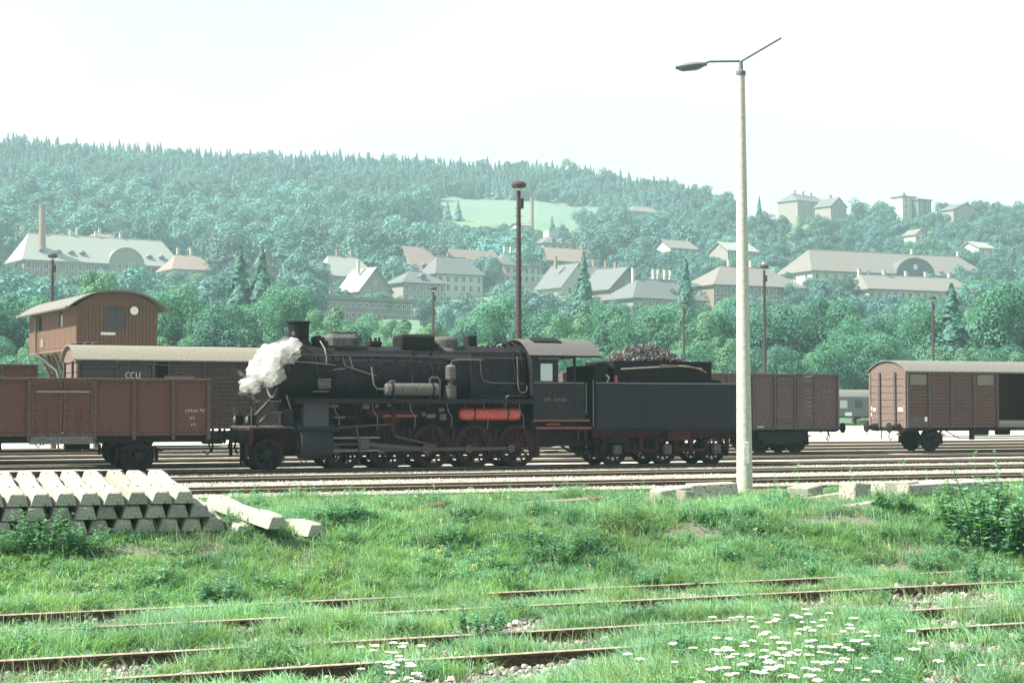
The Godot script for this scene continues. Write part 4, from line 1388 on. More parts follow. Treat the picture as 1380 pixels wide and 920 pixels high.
		lath("valve_chest", axis_x(Vector3(0, 1.28, z * 0.98)), [Vector2(0, 0.62), Vector2(0.12, 0.62), Vector2(0.13, 0.78), Vector2(0.22, 0.8), Vector2(0.22, 2.0), Vector2(0.13, 2.02), Vector2(0.1, 2.2), Vector2(0, 2.2)], M.tender_black, cy, 20)
		for k in 2:
			tb("drain_pipe", [Vector3(1.0 + 0.75 * k, 0.38, z * 1.06), Vector3(0.95 + 0.75 * k, 0.18, z * 1.1)], 0.02, M.pipe, cy, 5)
	# rods on both sides
	for s in [-1.0, 1.0]:
		var ph := crank + (0.0 if s > 0 else 1.57)
		var off := Vector3(cos(ph) * 0.3, sin(ph) * 0.3, 0)
		var zc: float = s * 0.93
		var pins := []
		for x in drv:
			pins.append(Vector3(x, 0.7, zc) + off)
		var cr := MB.new()
		for k in 4:
			var a: Vector3 = pins[k]
			var b: Vector3 = pins[k + 1]
			cr.box((a + b) * 0.5, Vector3((b - a).length() - 0.12, 0.11, 0.05))
		for a in pins:
			cr.cyl(a - Vector3(0, 0, 0.05), a + Vector3(0, 0, 0.05), 0.13, -1.0, 14)
		part("coupling_rod", cr, M.steel, t)
		var xh := Vector3(3.0, 0.78, s * 1.06)
		var pin3: Vector3 = pins[2] + Vector3(0, 0, s * 0.12)
		var mr := MB.new()
		var dd: Vector3 = pin3 - Vector3(xh.x, xh.y, pin3.z)
		mr.box(Vector3(xh.x, xh.y, pin3.z) + dd * 0.5, Vector3(dd.length() - 0.1, 0.13, 0.05), Basis(Vector3(0, 0, 1), atan2(dd.y, dd.x)))
		mr.cyl(pin3 - Vector3(0, 0, 0.06), pin3 + Vector3(0, 0, 0.06), 0.16, -1.0, 14)
		part("main_rod", mr, M.steel, t)
		tb("piston_rod", [Vector3(1.9, 0.78, s * 1.06), Vector3(2.95, 0.78, s * 1.06)], 0.04, M.steel, t, 8)
		bx("crosshead", xh, Vector3(0.34, 0.36, 0.16), M.steel, t, 0.03)
		for y in [0.98, 0.58]:
			bx("slide_bar", Vector3(2.72, y, s * 1.06), Vector3(1.55, 0.06, 0.1), M.pipe, t)
		# valve gear
		var link := MB.new()
		link.tube([Vector3(3.98, 1.72, s * 1.1), Vector3(3.90, 1.5, s * 1.1), Vector3(3.90, 1.25, s * 1.1), Vector3(3.98, 1.02, s * 1.1)], 0.06, 6)
		part("expansion_link", link, M.red_dirty, t)
		tb("radius_rod", [Vector3(3.9, 1.4, s * 1.1), Vector3(2.7, 1.34, s * 1.08), Vector3(2.1, 1.28, s * 1.0)], 0.035, M.steel, t, 6)
		tb("combination_lever", [Vector3(2.7, 1.4, s * 1.14), Vector3(2.86, 0.5, s * 1.16)], 0.035, M.steel, t, 6)
		var ec: Vector3 = pin3 + Vector3(0.28, 0.12, s * 0.1)
		tb("eccentric_rod", [ec, Vector3(3.98, 1.02, s * 1.16)], 0.035, M.steel, t, 6)
		bx("return_crank", (pin3 + ec) * 0.5 + Vector3(0, 0, s * 0.02), Vector3(0.4, 0.1, 0.05), M.steel, t, 0.01, Basis(Vector3(0, 0, 1), 0.4))
		var mb := MB.new()
		mb.prism(PackedVector2Array([Vector2(3.1, 1.72), Vector2(3.35, 1.62), Vector2(3.6, 1.62), Vector2(3.75, 1.38), Vector2(4.05, 1.38), Vector2(4.3, 1.62), Vector2(4.55, 1.72), Vector2(4.55, 1.84), Vector2(3.1, 1.84)]), s * 0.92, s * 0.98)
		part("motion_bracket", mb, M.red_dirty, t)
		bx("frame_edge", Vector3(2.35, 1.62, s * 0.94), Vector3(0.9, 0.07, 0.06), M.red_dirty, t)
		bx("frame_edge", Vector3(4.2, 1.66, s * 1.0), Vector3(1.1, 0.08, 0.05), M.red_dull, t)
		tb("reach_rod", [Vector3(4.0, 1.95, s * 1.12), Vector3(8.6, 2.32, s * 1.16)], 0.03, M.grime, t, 6)
	for x in [3.13, 4.6, 6.07, 7.54]:
		for z in [-0.75, 0.75]:
			var sh := MB.new()
			sh.prism(PackedVector2Array([Vector2(x - 0.06, 0.45), Vector2(x + 0.06, 0.45), Vector2(x + 0.05, 1.25), Vector2(x - 0.05, 1.25)]), z - 0.05, z + 0.05)
			part("brake_hanger", sh, M.red_dirty, t)
	bx("brake_pull_rod", Vector3(5.5, 0.35, 0.62), Vector3(6.4, 0.04, 0.05), M.red_dirty, t)
	# small cocks and boxes under the running board
	var bits := [[1.95, 1.98, 0.3, 0.09], [2.15, 1.62, 0.34, 0.07], [3.0, 1.96, 0.2, 0.16], [3.35, 1.98, 0.12, 0.12], [3.75, 2.0, 0.1, 0.1], [4.9, 1.72, 0.12, 0.12], [5.15, 1.66, 0.3, 0.14], [5.55, 1.62, 0.2, 0.2], [5.5, 1.85, 0.16, 0.12]]
	for q in bits:
		bx("oil_pump", Vector3(q[0], q[1], 1.2), Vector3(q[2], q[3], 0.16), M.ash, t, 0.02)
	# feed-water heater on the running board
	var fh := lath("feedwater_heater", axis_x(Vector3(0, 2.48, 1.16)), [Vector2(0, 3.62), Vector2(0.15, 3.63), Vector2(0.21, 3.68), Vector2(0.215, 5.36), Vector2(0.17, 5.41), Vector2(0, 5.42)], M.ash, t, 24)
	for x in [3.85, 5.2]:
		lath("heater_strap", axis_x(Vector3(0, 2.48, 1.16)), [Vector2(0.214, x - 0.04), Vector2(0.226, x - 0.038), Vector2(0.226, x + 0.038), Vector2(0.214, x + 0.04)], M.grime, fh, 24)
	for x in [3.9, 5.1]:
		bx("heater_foot", Vector3(x, 2.27, 1.12), Vector3(0.12, 0.18, 0.3), M.grime, fh)
	tb("heater_pipe", [Vector3(5.15, 2.66, 1.12), Vector3(5.15, 2.82, 1.1), Vector3(5.22, 2.88, 1.08), Vector3(5.42, 2.88, 1.05), Vector3(5.5, 2.8, 1.05), Vector3(5.5, 2.2, 1.05)], 0.035, M.pipe, t, 7)
	tb("heater_pipe", [Vector3(3.62, 2.5, 1.16), Vector3(3.4, 2.5, 1.14), Vector3(3.3, 2.62, 1.1), Vector3(3.25, 3.2, 0.98)], 0.03, M.pipe, t, 7)
	tb("heater_pipe", [Vector3(3.75, 2.68, 1.14), Vector3(3.85, 2.74, 1.12), Vector3(4.0, 2.74, 1.1)], 0.045, M.ash, t, 7)
	# air pump behind the heater, boxes on the boiler side
	var pm := MB.new()
	pm.cyl(Vector3(5.85, 2.2, 1.1), Vector3(5.85, 2.62, 1.1), 0.19, -1.0, 16)
	pm.cyl(Vector3(5.85, 2.62, 1.1), Vector3(5.85, 2.82, 1.1), 0.09, -1.0, 12)
	pm.cyl(Vector3(5.85, 2.82, 1.1), Vector3(5.85, 3.22, 1.1), 0.17, -1.0, 16)
	var pump := part("air_pump", pm, M.ash, t)
	lath("pump_top", Transform3D(Basis(), Vector3(5.85, 3.22, 1.1)), [Vector2(0.17, 0), Vector2(0.1, 0.06), Vector2(0, 0.08)], M.pipe, pump, 14)
	tb("steam_pipe", [Vector3(5.85, 3.28, 1.1), Vector3(5.95, 3.42, 1.02), Vector3(6.2, 3.46, 0.98), Vector3(7.0, 3.46, 1.0)], 0.025, M.pipe, t, 6)
	bx("lubricator", Vector3(1.72, 2.66, 0.98), Vector3(0.42, 0.34, 0.14), M.ash, t, 0.03)
	bx("step_plate", Vector3(1.6, 2.42, 1.05), Vector3(0.5, 0.05, 0.2), M.ash, t)
	# handrail and pipes along the boiler
	var rail := [Vector3(0.5, 3.56, 0.98), Vector3(8.4, 3.52, 1.06)]
	tb("handrail", rail, 0.018, M.steel, t, 6)
	tb("handrail", [Vector3(0.5, 3.56, -0.98), Vector3(8.4, 3.52, -1.06)], 0.018, M.steel, t, 6)
	for k in 7:
		var x := 0.8 + k * 1.22
		bx("handrail_stanchion", Vector3(x, 3.55, 0.93), Vector3(0.03, 0.04, 0.14), M.steel, t)
	tb("pipe", [Vector3(1.72, 4.0, 0.5), Vector3(1.78, 3.75, 0.82), Vector3(1.8, 3.5, 0.95), Vector3(1.8, 3.3, 0.96)], 0.028, M.pipe, t, 6)
	tb("pipe", [Vector3(2.3, 3.5, 0.95), Vector3(2.4, 3.22, 0.97), Vector3(2.62, 3.15, 0.97), Vector3(3.25, 2.96, 0.98), Vector3(3.42, 2.92, 0.98)], 0.024, M.pipe, t, 6)
	tb("pipe", [Vector3(2.0, 3.1, 0.97), Vector3(2.4, 3.14, 0.97)], 0.02, M.pipe, t, 6)
	tb("pipe", [Vector3(2.55, 3.52, 0.95), Vector3(2.6, 3.3, 0.98), Vector3(2.65, 3.16, 0.98)], 0.02, M.pipe, t, 6)
	for y in [3.7, 3.36]:
		tb("pipe", [Vector3(2.1, y, 0.93 if y < 3.5 else 0.72), Vector3(4.4, y - 0.01, 0.93 if y < 3.5 else 0.72), Vector3(6.6, y - 0.02, 0.99 if y < 3.5 else 0.8)], 0.022, M.grime, t, 6)
	tb("pipe", [Vector3(4.2, 3.75, 0.7), Vector3(4.5, 3.35, 0.98), Vector3(4.55, 2.9, 1.0)], 0.02, M.grime, t, 6)
	tb("sand_pipe", [Vector3(4.7, 3.78, 0.6), Vector3(4.65, 3.2, 0.93), Vector3(4.6, 2.2, 0.95)], 0.025, M.grime, t, 6)
	tb("sand_pipe", [Vector3(5.25, 3.78, 0.6), Vector3(5.3, 3.2, 0.93), Vector3(5.45, 2.2, 0.95)], 0.025, M.grime, t, 6)
	tb("pipe", [Vector3(6.9, 3.46, 1.0), Vector3(6.92, 3.0, 1.02), Vector3(7.02, 2.78, 1.03), Vector3(7.3, 2.72, 1.03), Vector3(8.4, 2.7, 1.03)], 0.02, M.pipe, t, 6)
	tb("pipe", [Vector3(6.9, 2.3, 1.05), Vector3(8.5, 2.32, 1.05)], 0.03, M.grime, t, 6)
	# hoops of pipe over the back of the firebox
	for x in [7.95, 8.22]:
		var hp := []
		for k in 11:
			var a := PI * k / 10.0
			hp.append(Vector3(x + 0.14 * absf(cos(a)), 3.15 + 0.95 * pow(sin(a), 0.75), 1.06 * cos(a)))
		hp.push_front(Vector3(x + 0.2, 2.75, 1.08))
		hp.push_front(Vector3(x + 0.3, 2.42, 1.1))
		tb("pipe_hoop", hp, 0.035, M.soot, t, 7)
	tb("pipe", [Vector3(8.15, 3.6, 1.1), Vector3(8.18, 2.6, 1.12), Vector3(8.24, 2.42, 1.14), Vector3(8.36, 2.4, 1.16), Vector3(8.45, 2.48, 1.2), Vector3(8.45, 2.62, 1.22)], 0.022, M.pipe, t, 6)
	# oil lines, sanding pipes and small fittings along the frame
	for k in 11:
		var x := 1.95 + 0.62 * k
		tb("oil_line", [Vector3(x, 2.1, 1.22), Vector3(x + 0.06, 1.8, 1.24), Vector3(x + 0.22, 1.62, 1.14), Vector3(x + 0.24, 1.3 - 0.04 * (k % 3), 1.02)], 0.016, M.pipe if k % 2 == 0 else M.grime, t, 5)
	for x in [2.95, 4.42, 5.9, 7.36]:
		tb("sand_pipe", [Vector3(x, 2.1, 0.95), Vector3(x - 0.05, 1.5, 0.9), Vector3(x - 0.18, 0.6, 0.82), Vector3(x - 0.3, 0.15, 0.78)], 0.022, M.grime, t, 6)
	for k in 5:
		var v := MB.new()
		v.cyl(Vector3(2.25 + 0.9 * k, 3.42 - 0.05 * (k % 2), 0.9), Vector3(2.25 + 0.9 * k, 3.42 - 0.05 * (k % 2), 1.02), 0.05, -1.0, 10)
		part("wash_out_plug", v, M.grime, t)
	for k in 9:
		tb("fire_hole_stay", [Vector3(6.85 + 0.19 * k, 3.0, 0.975), Vector3(6.85 + 0.19 * k, 3.0, 0.995)], 0.03, M.grime, t, 6)
	tb("pipe", [Vector3(0.7, 3.35, 0.93), Vector3(1.5, 3.3, 0.97), Vector3(2.1, 3.24, 0.95)], 0.018, M.pipe, t, 6)
	tb("pipe", [Vector3(1.1, 3.85, 0.55), Vector3(1.35, 3.72, 0.72), Vector3(1.5, 3.55, 0.86), Vector3(1.55, 2.9, 0.97), Vector3(1.5, 2.2, 1.0)], 0.03, M.grime, t, 6)
	tb("pipe", [Vector3(0.5, 2.3, 1.05), Vector3(0.62, 1.9, 1.1), Vector3(0.6, 1.4, 1.12)], 0.03, M.pipe, t, 6)
	bx("feed_pump", Vector3(0.55, 1.62, 1.0), Vector3(0.34, 0.5, 0.36), M.grime, t, 0.05)
	for x in [6.3, 7.1, 7.9]:
		bx("tank_hanger", Vector3(x, 2.0, 1.16), Vector3(0.05, 0.24, 0.2), M.grime, t)
	# air tank
	for z in [1.16]:
		var tk := MB.new()
		tk.lathe(axis_x(Vector3(0, 1.72, z)), [Vector2(0, 6.10), Vector2(0.12, 6.12), Vector2(0.19, 6.2), Vector2(0.2, 6.28), Vector2(0.2, 8.1), Vector2(0.17, 8.18), Vector2(0, 8.22)], 28)
		var tank := part("air_tank", tk, M.red, t)
		for x in [6.6, 7.75]:
			lath("tank_strap", axis_x(Vector3(0, 1.72, z)), [Vector2(0.199, x - 0.03), Vector2(0.21, x - 0.028), Vector2(0.21, x + 0.028), Vector2(0.199, x + 0.03)], M.red_dirty, tank, 24)
		tb("tank_valve", [Vector3(7.72, 1.92, z), Vector3(7.72, 2.28, z + 0.08), Vector3(7.8, 2.3, z + 0.1)], 0.03, M.pipe, tank, 6)
	# cab
	build_cab(t)
	# red underframe below the cab
	for z in [-1.28, 1.28]:
		bx("sole_bar", Vector3(9.72, 1.26, z), Vector3(1.95, 0.07, 0.08), M.red_dull, t)
		bx("cab_sill", Vector3(9.6, 1.50, z + 0.09 * signf(z)), Vector3(2.0, 0.06, 0.06), M.red_dull, t)
		bx("cab_sill_bracket", Vector3(9.35, 1.38, z), Vector3(0.5, 0.05, 0.06), M.red_dull, t)
		for x in [10.25, 10.5]:
			bx("step_hanger", Vector3(x, 0.98, z), Vector3(0.07, 0.5, 0.06), M.red_dirty, t)
		for y in [0.72, 0.42]:
			bx("cab_step", Vector3(10.38, y, z), Vector3(0.42, 0.04, 0.24), M.grime, t)
		bx("rail_guard", Vector3(8.98, 0.78, z * 0.62), Vector3(0.14, 0.9, 0.1), M.red_dirty, t)
	bx("under_cab", Vector3(9.55, 1.38, 0), Vector3(1.9, 0.3, 2.3), M.soot, t)
	bx("drag_box", Vector3(9.7, 0.95, 0), Vector3(1.3, 0.5, 1.6), M.grime, t)
	tb("injector_pipe", [Vector3(9.2, 1.2, 1.1), Vector3(9.5, 0.8, 1.12), Vector3(10.0, 0.5, 1.1), Vector3(10.6, 0.5, 1.05)], 0.04, M.grime, t, 7)

func arch_xs(w: float, h0: float, h1: float, n: int) -> Array:
	var out := []
	for k in n + 1:
		var a := -1.0 + 2.0 * k / n
		out.append(Vector2(a * w, h0 + (h1 - h0) * (1.0 - pow(absf(a), 2.3))))
	return out

# a curved roof from x0 to x1: half width w, eaves h0, crown h1, thickness th
func arched_roof(called: String, x0: float, x1: float, w: float, h0: float, h1: float, th: float, m: Material, parent: Node) -> MeshInstance3D:
	var up := arch_xs(w, h0, h1, 18)
	var b := MB.new()
	for k in up.size() - 1:
		var p: Vector2 = up[k]
		var q: Vector2 = up[k + 1]
		var np := Vector3(0, 1, 0)
		var t0: Vector2 = (up[mini(k + 1, 18)] - up[maxi(k - 1, 0)]).normalized()
		var t1: Vector2 = (up[mini(k + 2, 18)] - up[k]).normalized()
		var n0 := Vector3(0, t0.x, -t0.y)
		var n1 := Vector3(0, t1.x, -t1.y)
		for s in [1.0, -1.0]:
			var dn := Vector3(0, 0 if s > 0 else -th, 0)
			var a0 := Vector3(x0, p.y, p.x) + dn
			var a1 := Vector3(x1, p.y, p.x) + dn
			var b0 := Vector3(x0, q.y, q.x) + dn
			var b1 := Vector3(x1, q.y, q.x) + dn
			b.put(a0, a1, b1, n0 * s, n0 * s, n1 * s)
			b.put(a0, b1, b0, n0 * s, n1 * s, n1 * s)
		for x in [x0, x1]:
			b.face([Vector3(x, p.y, p.x), Vector3(x, q.y, q.x), Vector3(x, q.y - th, q.x), Vector3(x, p.y - th, p.x)], Vector3(-1 if x == x0 else 1, 0, 0))
	for s in [-1.0, 1.0]:
		b.face([Vector3(x0, h0, s * w), Vector3(x1, h0, s * w), Vector3(x1, h0 - th, s * w), Vector3(x0, h0 - th, s * w)], Vector3(0, 0, s))
	return part(called, b, m, parent)

# the wall under a curved roof, in the plane x
func arched_end(called: String, x: float, th: float, w: float, y0: float, h0: float, h1: float, m: Material, parent: Node) -> MeshInstance3D:
	var poly := PackedVector2Array()
	poly.append(Vector2(w, y0))
	for q in arch_xs(w, h0, h1, 18):
		poly.append(Vector2(-q.x, q.y))
	poly.append(Vector2(-w, y0))
	poly = PackedVector2Array()
	poly.append(Vector2(-w, y0))
	for q in arch_xs(w, h0, h1, 18):
		poly.append(q)
	poly.append(Vector2(w, y0))
	var b := MB.new()
	b.prism(poly, -x - th * 0.5, -x + th * 0.5, Transform3D(Basis(Vector3(0, 0, 1), Vector3(0, 1, 0), Vector3(-1, 0, 0)), Vector3.ZERO))
	return part(called, b, m, parent)

# a wall with openings, in the plane z; holes are [x0, y0, x1, y1] from left to right without overlap in x
func wall_with_holes(called: String, x0: float, x1: float, y0: float, y1: float, z: float, th: float, holes: Array, m: Material, parent: Node) -> MeshInstance3D:
	var b := MB.new()
	var x := x0
	for h in holes:
		if h[0] > x:
			b.box(Vector3((x + h[0]) * 0.5, (y0 + y1) * 0.5, z), Vector3(h[0] - x, y1 - y0, th))
		if h[1] > y0:
			b.box(Vector3((h[0] + h[2]) * 0.5, (y0 + h[1]) * 0.5, z), Vector3(h[2] - h[0], h[1] - y0, th))
		if h[3] < y1:
			b.box(Vector3((h[0] + h[2]) * 0.5, (y1 + h[3]) * 0.5, z), Vector3(h[2] - h[0], y1 - h[3], th))
		x = h[2]
	if x < x1:
		b.box(Vector3((x + x1) * 0.5, (y0 + y1) * 0.5, z), Vector3(x1 - x, y1 - y0, th))
	return part(called, b, m, parent)

func build_cab(t: Node) -> void:
	for z in [-1.40, 1.40]:
		var w := wall_with_holes("cab_side", 8.6, 10.42, 1.54, 3.60, z, 0.03, [[8.84, 2.78, 9.28, 3.36], [9.47, 2.74, 10.02, 3.52], [10.10, 2.74, 10.42, 3.6]], M.tender_black, t)
		bx("window_pane", Vector3(9.06, 3.07, z), Vector3(0.42, 0.56, 0.012), M.glass_pale, w)  # pale opaque colour stands in for sky seen in the pane
		bx("window_rail", Vector3(9.5, 2.73, z + 0.03 * signf(z)), Vector3(1.75, 0.035, 0.05), M.pipe, w)
		bx("visor", Vector3(9.1, 3.52, z + 0.05 * signf(z)), Vector3(0.75, 0.06, 0.1), M.ash, w)
		bx("rivet_strip", Vector3(10.06, 2.6, z + 0.02 * signf(z)), Vector3(0.06, 2.0, 0.02), M.grime, w)
		tb("grab_rail", [Vector3(10.46, 1.7, z + 0.04 * signf(z)), Vector3(10.46, 2.75, z + 0.04 * signf(z))], 0.018, M.pipe, w, 6)
	# worn number on the near cab side: only smudges of paint are left
	var rng := RandomNumberGenerator.new()
	rng.seed = 9
	for k in 7:
		if k == 2:
			continue
		var nb := MB.new()
		var x := 9.0 + k * 0.115
		nb.box(Vector3(x, 2.18, 1.418), Vector3(0.014, 0.11, 0.004))
		nb.box(Vector3(x + 0.035, 2.18 + rng.randf_range(-0.05, 0.05), 1.418), Vector3(0.05, 0.018, 0.004))
		nb.box(Vector3(x + 0.06, 2.18 + rng.randf_range(-0.02, 0.02), 1.418), Vector3(0.014, 0.07, 0.004))
		part("painted_number", nb, M.chalk_dull, t)
	arched_end("cab_front", 8.58, 0.03, 1.40, 2.3, 3.58, 4.14, M.black, t)
	bx("cab_floor", Vector3(9.6, 1.56, 0), Vector3(2.0, 0.06, 2.74), M.grime, t)
	bx("backhead", Vector3(8.75, 2.6, 0), Vector3(0.25, 1.9, 1.7), M.soot, t)
	var roof := arched_roof("cab_roof", 8.42, 10.98, 1.52, 3.62, 4.20, 0.04, M.cab_roof, t)
	var hb := MB.new()
	hb.hexa(Vector3(9.35, 4.115, 0.62), Vector3(0.98, 0.10, 0.5), Vector3(0.98, 0.10, 0.46), Basis(Vector3(1, 0, 0), 0.28))
	part("roof_hatch", hb, M.soot, roof)
	bx("roof_edge", Vector3(9.7, 3.585, 1.53), Vector3(2.56, 0.05, 0.03), M.soot, roof)
	# levers and gauges seen through the opening
	tb("regulator_lever", [Vector3(9.0, 3.3, 0.5), Vector3(9.15, 3.42, 0.9), Vector3(9.25, 3.2, 1.1)], 0.025, M.steel, t, 6)
	for z in [0.3, 0.75]:
		lath("gauge", axis_x(Vector3(8.88, 3.35, z)), [Vector2(0.1, 0), Vector2(0.1, 0.05), Vector2(0, 0.055)], M.glass_pale, t, 14)

# ------------------------------------------------------------------ tender
func build_tender() -> void:
	var s0 := along(361.0, 49.45)
	var t := thing("coal_tender", "black three-axle coal tender heaped with coal behind the locomotive", "tender", Vector3(s0, 0, -50.2))
	var x0 := 10.82
	var x1 := 16.35
	var b := MB.new()
	b.cbox(Vector3((x0 + x1) * 0.5, 1.95, 0), Vector3(x1 - x0, 1.56, 2.8), 0.05)
	var tank := part("water_tank", b, M.tender_black, t)
	for z in [-1.405, 1.405]:
		bx("top_beading", Vector3((x0 + x1) * 0.5, 2.735, z), Vector3(x1 - x0, 0.04, 0.04), M.pipe, tank)
		bx("bottom_angle", Vector3((x0 + x1) * 0.5, 1.18, z), Vector3(x1 - x0, 0.05, 0.05), M.grime, tank)
		for x in [12.7, 14.5]:
			bx("seam_strip", Vector3(x, 1.95, z), Vector3(0.06, 1.5, 0.012), M.tender_black, tank)
		tb("handrail", [Vector3(10.72, 1.3, z * 1.02), Vector3(10.72, 2.85, z * 1.02)], 0.018, M.pipe, t, 6)
	# coal bunker on top
	var cb := MB.new()
	for z in [-1.12, 1.12]:
		cb.box(Vector3(13.45, 3.1, z), Vector3(3.7, 0.76, 0.04))
	cb.box(Vector3(11.62, 3.1, 0), Vector3(0.04, 0.76, 2.2))
	cb.box(Vector3(15.28, 3.1, 0), Vector3(0.04, 0.76, 2.2))
	var bunker := part("coal_bunker", cb, M.soot, t)
	for x in [12.2, 13.4, 14.6]:
		bx("bunker_post", Vector3(x, 3.1, 1.15), Vector3(0.06, 0.76, 0.04), M.soot, bunker)
	bx("front_locker", Vector3(11.15, 3.02, 0), Vector3(0.5, 0.6, 2.3), M.soot, t)
	# coal: lumps over a heap
	var rng := RandomNumberGenerator.new()
	rng.seed = 4
	var heap := MB.new()
	for k in 3200:
		var x := rng.randf_range(-1.75, 1.75)
		var z := rng.randf_range(-1.05, 1.05)
		var hh := maxf(0.0, 1.0 - pow((x + 0.15) / 1.55, 2.0)) * maxf(0.1, 1.0 - pow(z / 1.25, 2.0))
		var y := 3.30 + hh * 0.74 + rng.randf_range(-0.05, 0.03)
		var g := rng.randf_range(0.022, 0.055)
		if rng.randf() < 0.015:
			g = rng.randf_range(0.09, 0.2)
		heap.col = Color(g * 1.05, g, g * 0.95)
		var s := rng.randf_range(0.05, 0.10)
		heap.hexa(Vector3(13.45 + x, y, z), Vector3(s, s * 0.8, s), Vector3(s * 0.6, s, s * 0.7), Basis(Vector3(rng.randf_range(-1, 1), rng.randf_range(-1, 1), rng.randf_range(-1, 1)).normalized(), rng.randf() * 3.0))
	var ho := part("coal_heap", heap, M.coal, t)
	ho.set_meta("kind", "stuff")
	bx("coal_floor", Vector3(13.45, 3.22, 0), Vector3(3.6, 0.1, 2.16), M.soot, t)
	# fire irons on the side
	tb("fire_iron", [Vector3(11.85, 3.2, 1.2), Vector3(13.0, 3.27, 1.2), Vector3(14.2, 3.33, 1.2), Vector3(14.9, 3.22, 1.2)], 0.028, M.old_wood, t, 6)
	tb("fire_iron", [Vector3(13.3, 3.35, 1.22), Vector3(14.6, 3.28, 1.22), Vector3(15.05, 3.12, 1.22)], 0.026, M.timber, t, 6)
	bx("fire_iron_hook", Vector3(13.3, 3.38, 1.2), Vector3(0.05, 0.1, 0.06), M.grime, t)
	tb("brake_lever", [Vector3(11.35, 2.74, 1.15), Vector3(11.42, 2.92, 1.18), Vector3(11.3, 3.0, 1.2)], 0.03, M.glass_pale, t, 6)
	lath("signal_lamp", Transform3D(Basis(), Vector3(11.62, 2.75, 1.27)), [Vector2(0, 0), Vector2(0.06, 0.0), Vector2(0.06, 0.18), Vector2(0.03, 0.24), Vector2(0, 0.25)], M.red, t, 10)
	lath("filler_hatch", Transform3D(Basis(), Vector3(15.75, 2.73, 0.3)), [Vector2(0.35, 0), Vector2(0.35, 0.1), Vector2(0.3, 0.15), Vector2(0, 0.17)], M.soot, t, 18)
	# frame with the cut-outs, axle boxes, wheels
	var ax := [11.75, 13.62, 15.5]
	for s in [-1.0, 1.0]:
		var f := MB.new()
		var z: float = s * 1.02
		f.box(Vector3((x0 + x1) * 0.5, 1.04, z), Vector3(x1 - x0 - 0.1, 0.24, 0.04))
		for k in 2:
			var a: float = ax[k] + 0.42
			var c: float = ax[k + 1] - 0.42
			f.box(Vector3((a + c) * 0.5, 0.5, z), Vector3(c - a + 0.24, 0.12, 0.04))
			f.box(Vector3((a + c) * 0.5, 0.75, z), Vector3(0.16, 0.38, 0.04))
			f.box(Vector3(a - 0.06, 0.75, z), Vector3(0.14, 0.38, 0.04))
			f.box(Vector3(c + 0.06, 0.75, z), Vector3(0.14, 0.38, 0.04))
		f.box(Vector3(11.3, 0.72, z), Vector3(0.16, 0.4, 0.04))
		f.box(Vector3(15.95, 0.72, z), Vector3(0.16, 0.4, 0.04))
		part("frame_plate", f, M.red_dirty, t)
		for x in ax:
			bx("axle_box", Vector3(x, 0.52, s * 1.08), Vector3(0.28, 0.32, 0.2), M.ash, t, 0.03)
			var sp := MB.new()
			for k in 5:
				sp.box(Vector3(x, 0.78 + 0.035 * k, s * 1.08), Vector3(1.1 - 0.16 * k, 0.03, 0.09))
			part("leaf_spring", sp, M.grime, t)
	bx("tool_box", Vector3(13.95, 1.02, 1.2), Vector3(0.85, 0.4, 0.3), M.red_dirty, t, 0.02)
	for x in ax:
		for z in [-0.75, 0.75]:
			wheel(t, x, z, 0.5, 10, 0.3, false, M.grime)
		var a := MB.new()
		a.cyl(Vector3(x, 0.5, -0.74), Vector3(x, 0.5, 0.74), 0.08, -1.0, 10)
		part("axle", a, M.grime, t)
		for d in [-0.62, 0.62]:
			for z in [-0.75, 0.75]:
				bx("brake_block", Vector3(x + d * 0.95, 0.52, z), Vector3(0.1, 0.5, 0.1), M.grime, t)
	bx("rear_beam", Vector3(16.4, 1.05, 0), Vector3(0.12, 0.4, 2.7), M.red_dirty, t)
	for z in [-0.87, 0.87]:
		lath("buffer", axis_x(Vector3(0, 1.05, z)), [Vector2(0.2, 16.44), Vector2(0.15, 16.7), Vector2(0.09, 16.72), Vector2(0.09, 16.9), Vector2(0.23, 16.92), Vector2(0.23, 16.95), Vector2(0.1, 16.99), Vector2(0, 17.0)], M.grime, t, 18)
		bx("rail_guard", Vector3(16.1, 0.6, z * 0.86), Vector3(0.08, 0.6, 0.1), M.grime, t)
		bx("rear_step", Vector3(16.25, 0.62, z * 1.4), Vector3(0.35, 0.05, 0.25), M.grime, t)
		bx("step_hanger", Vector3(16.25, 0.85, z * 1.4), Vector3(0.06, 0.5, 0.05), M.grime, t)

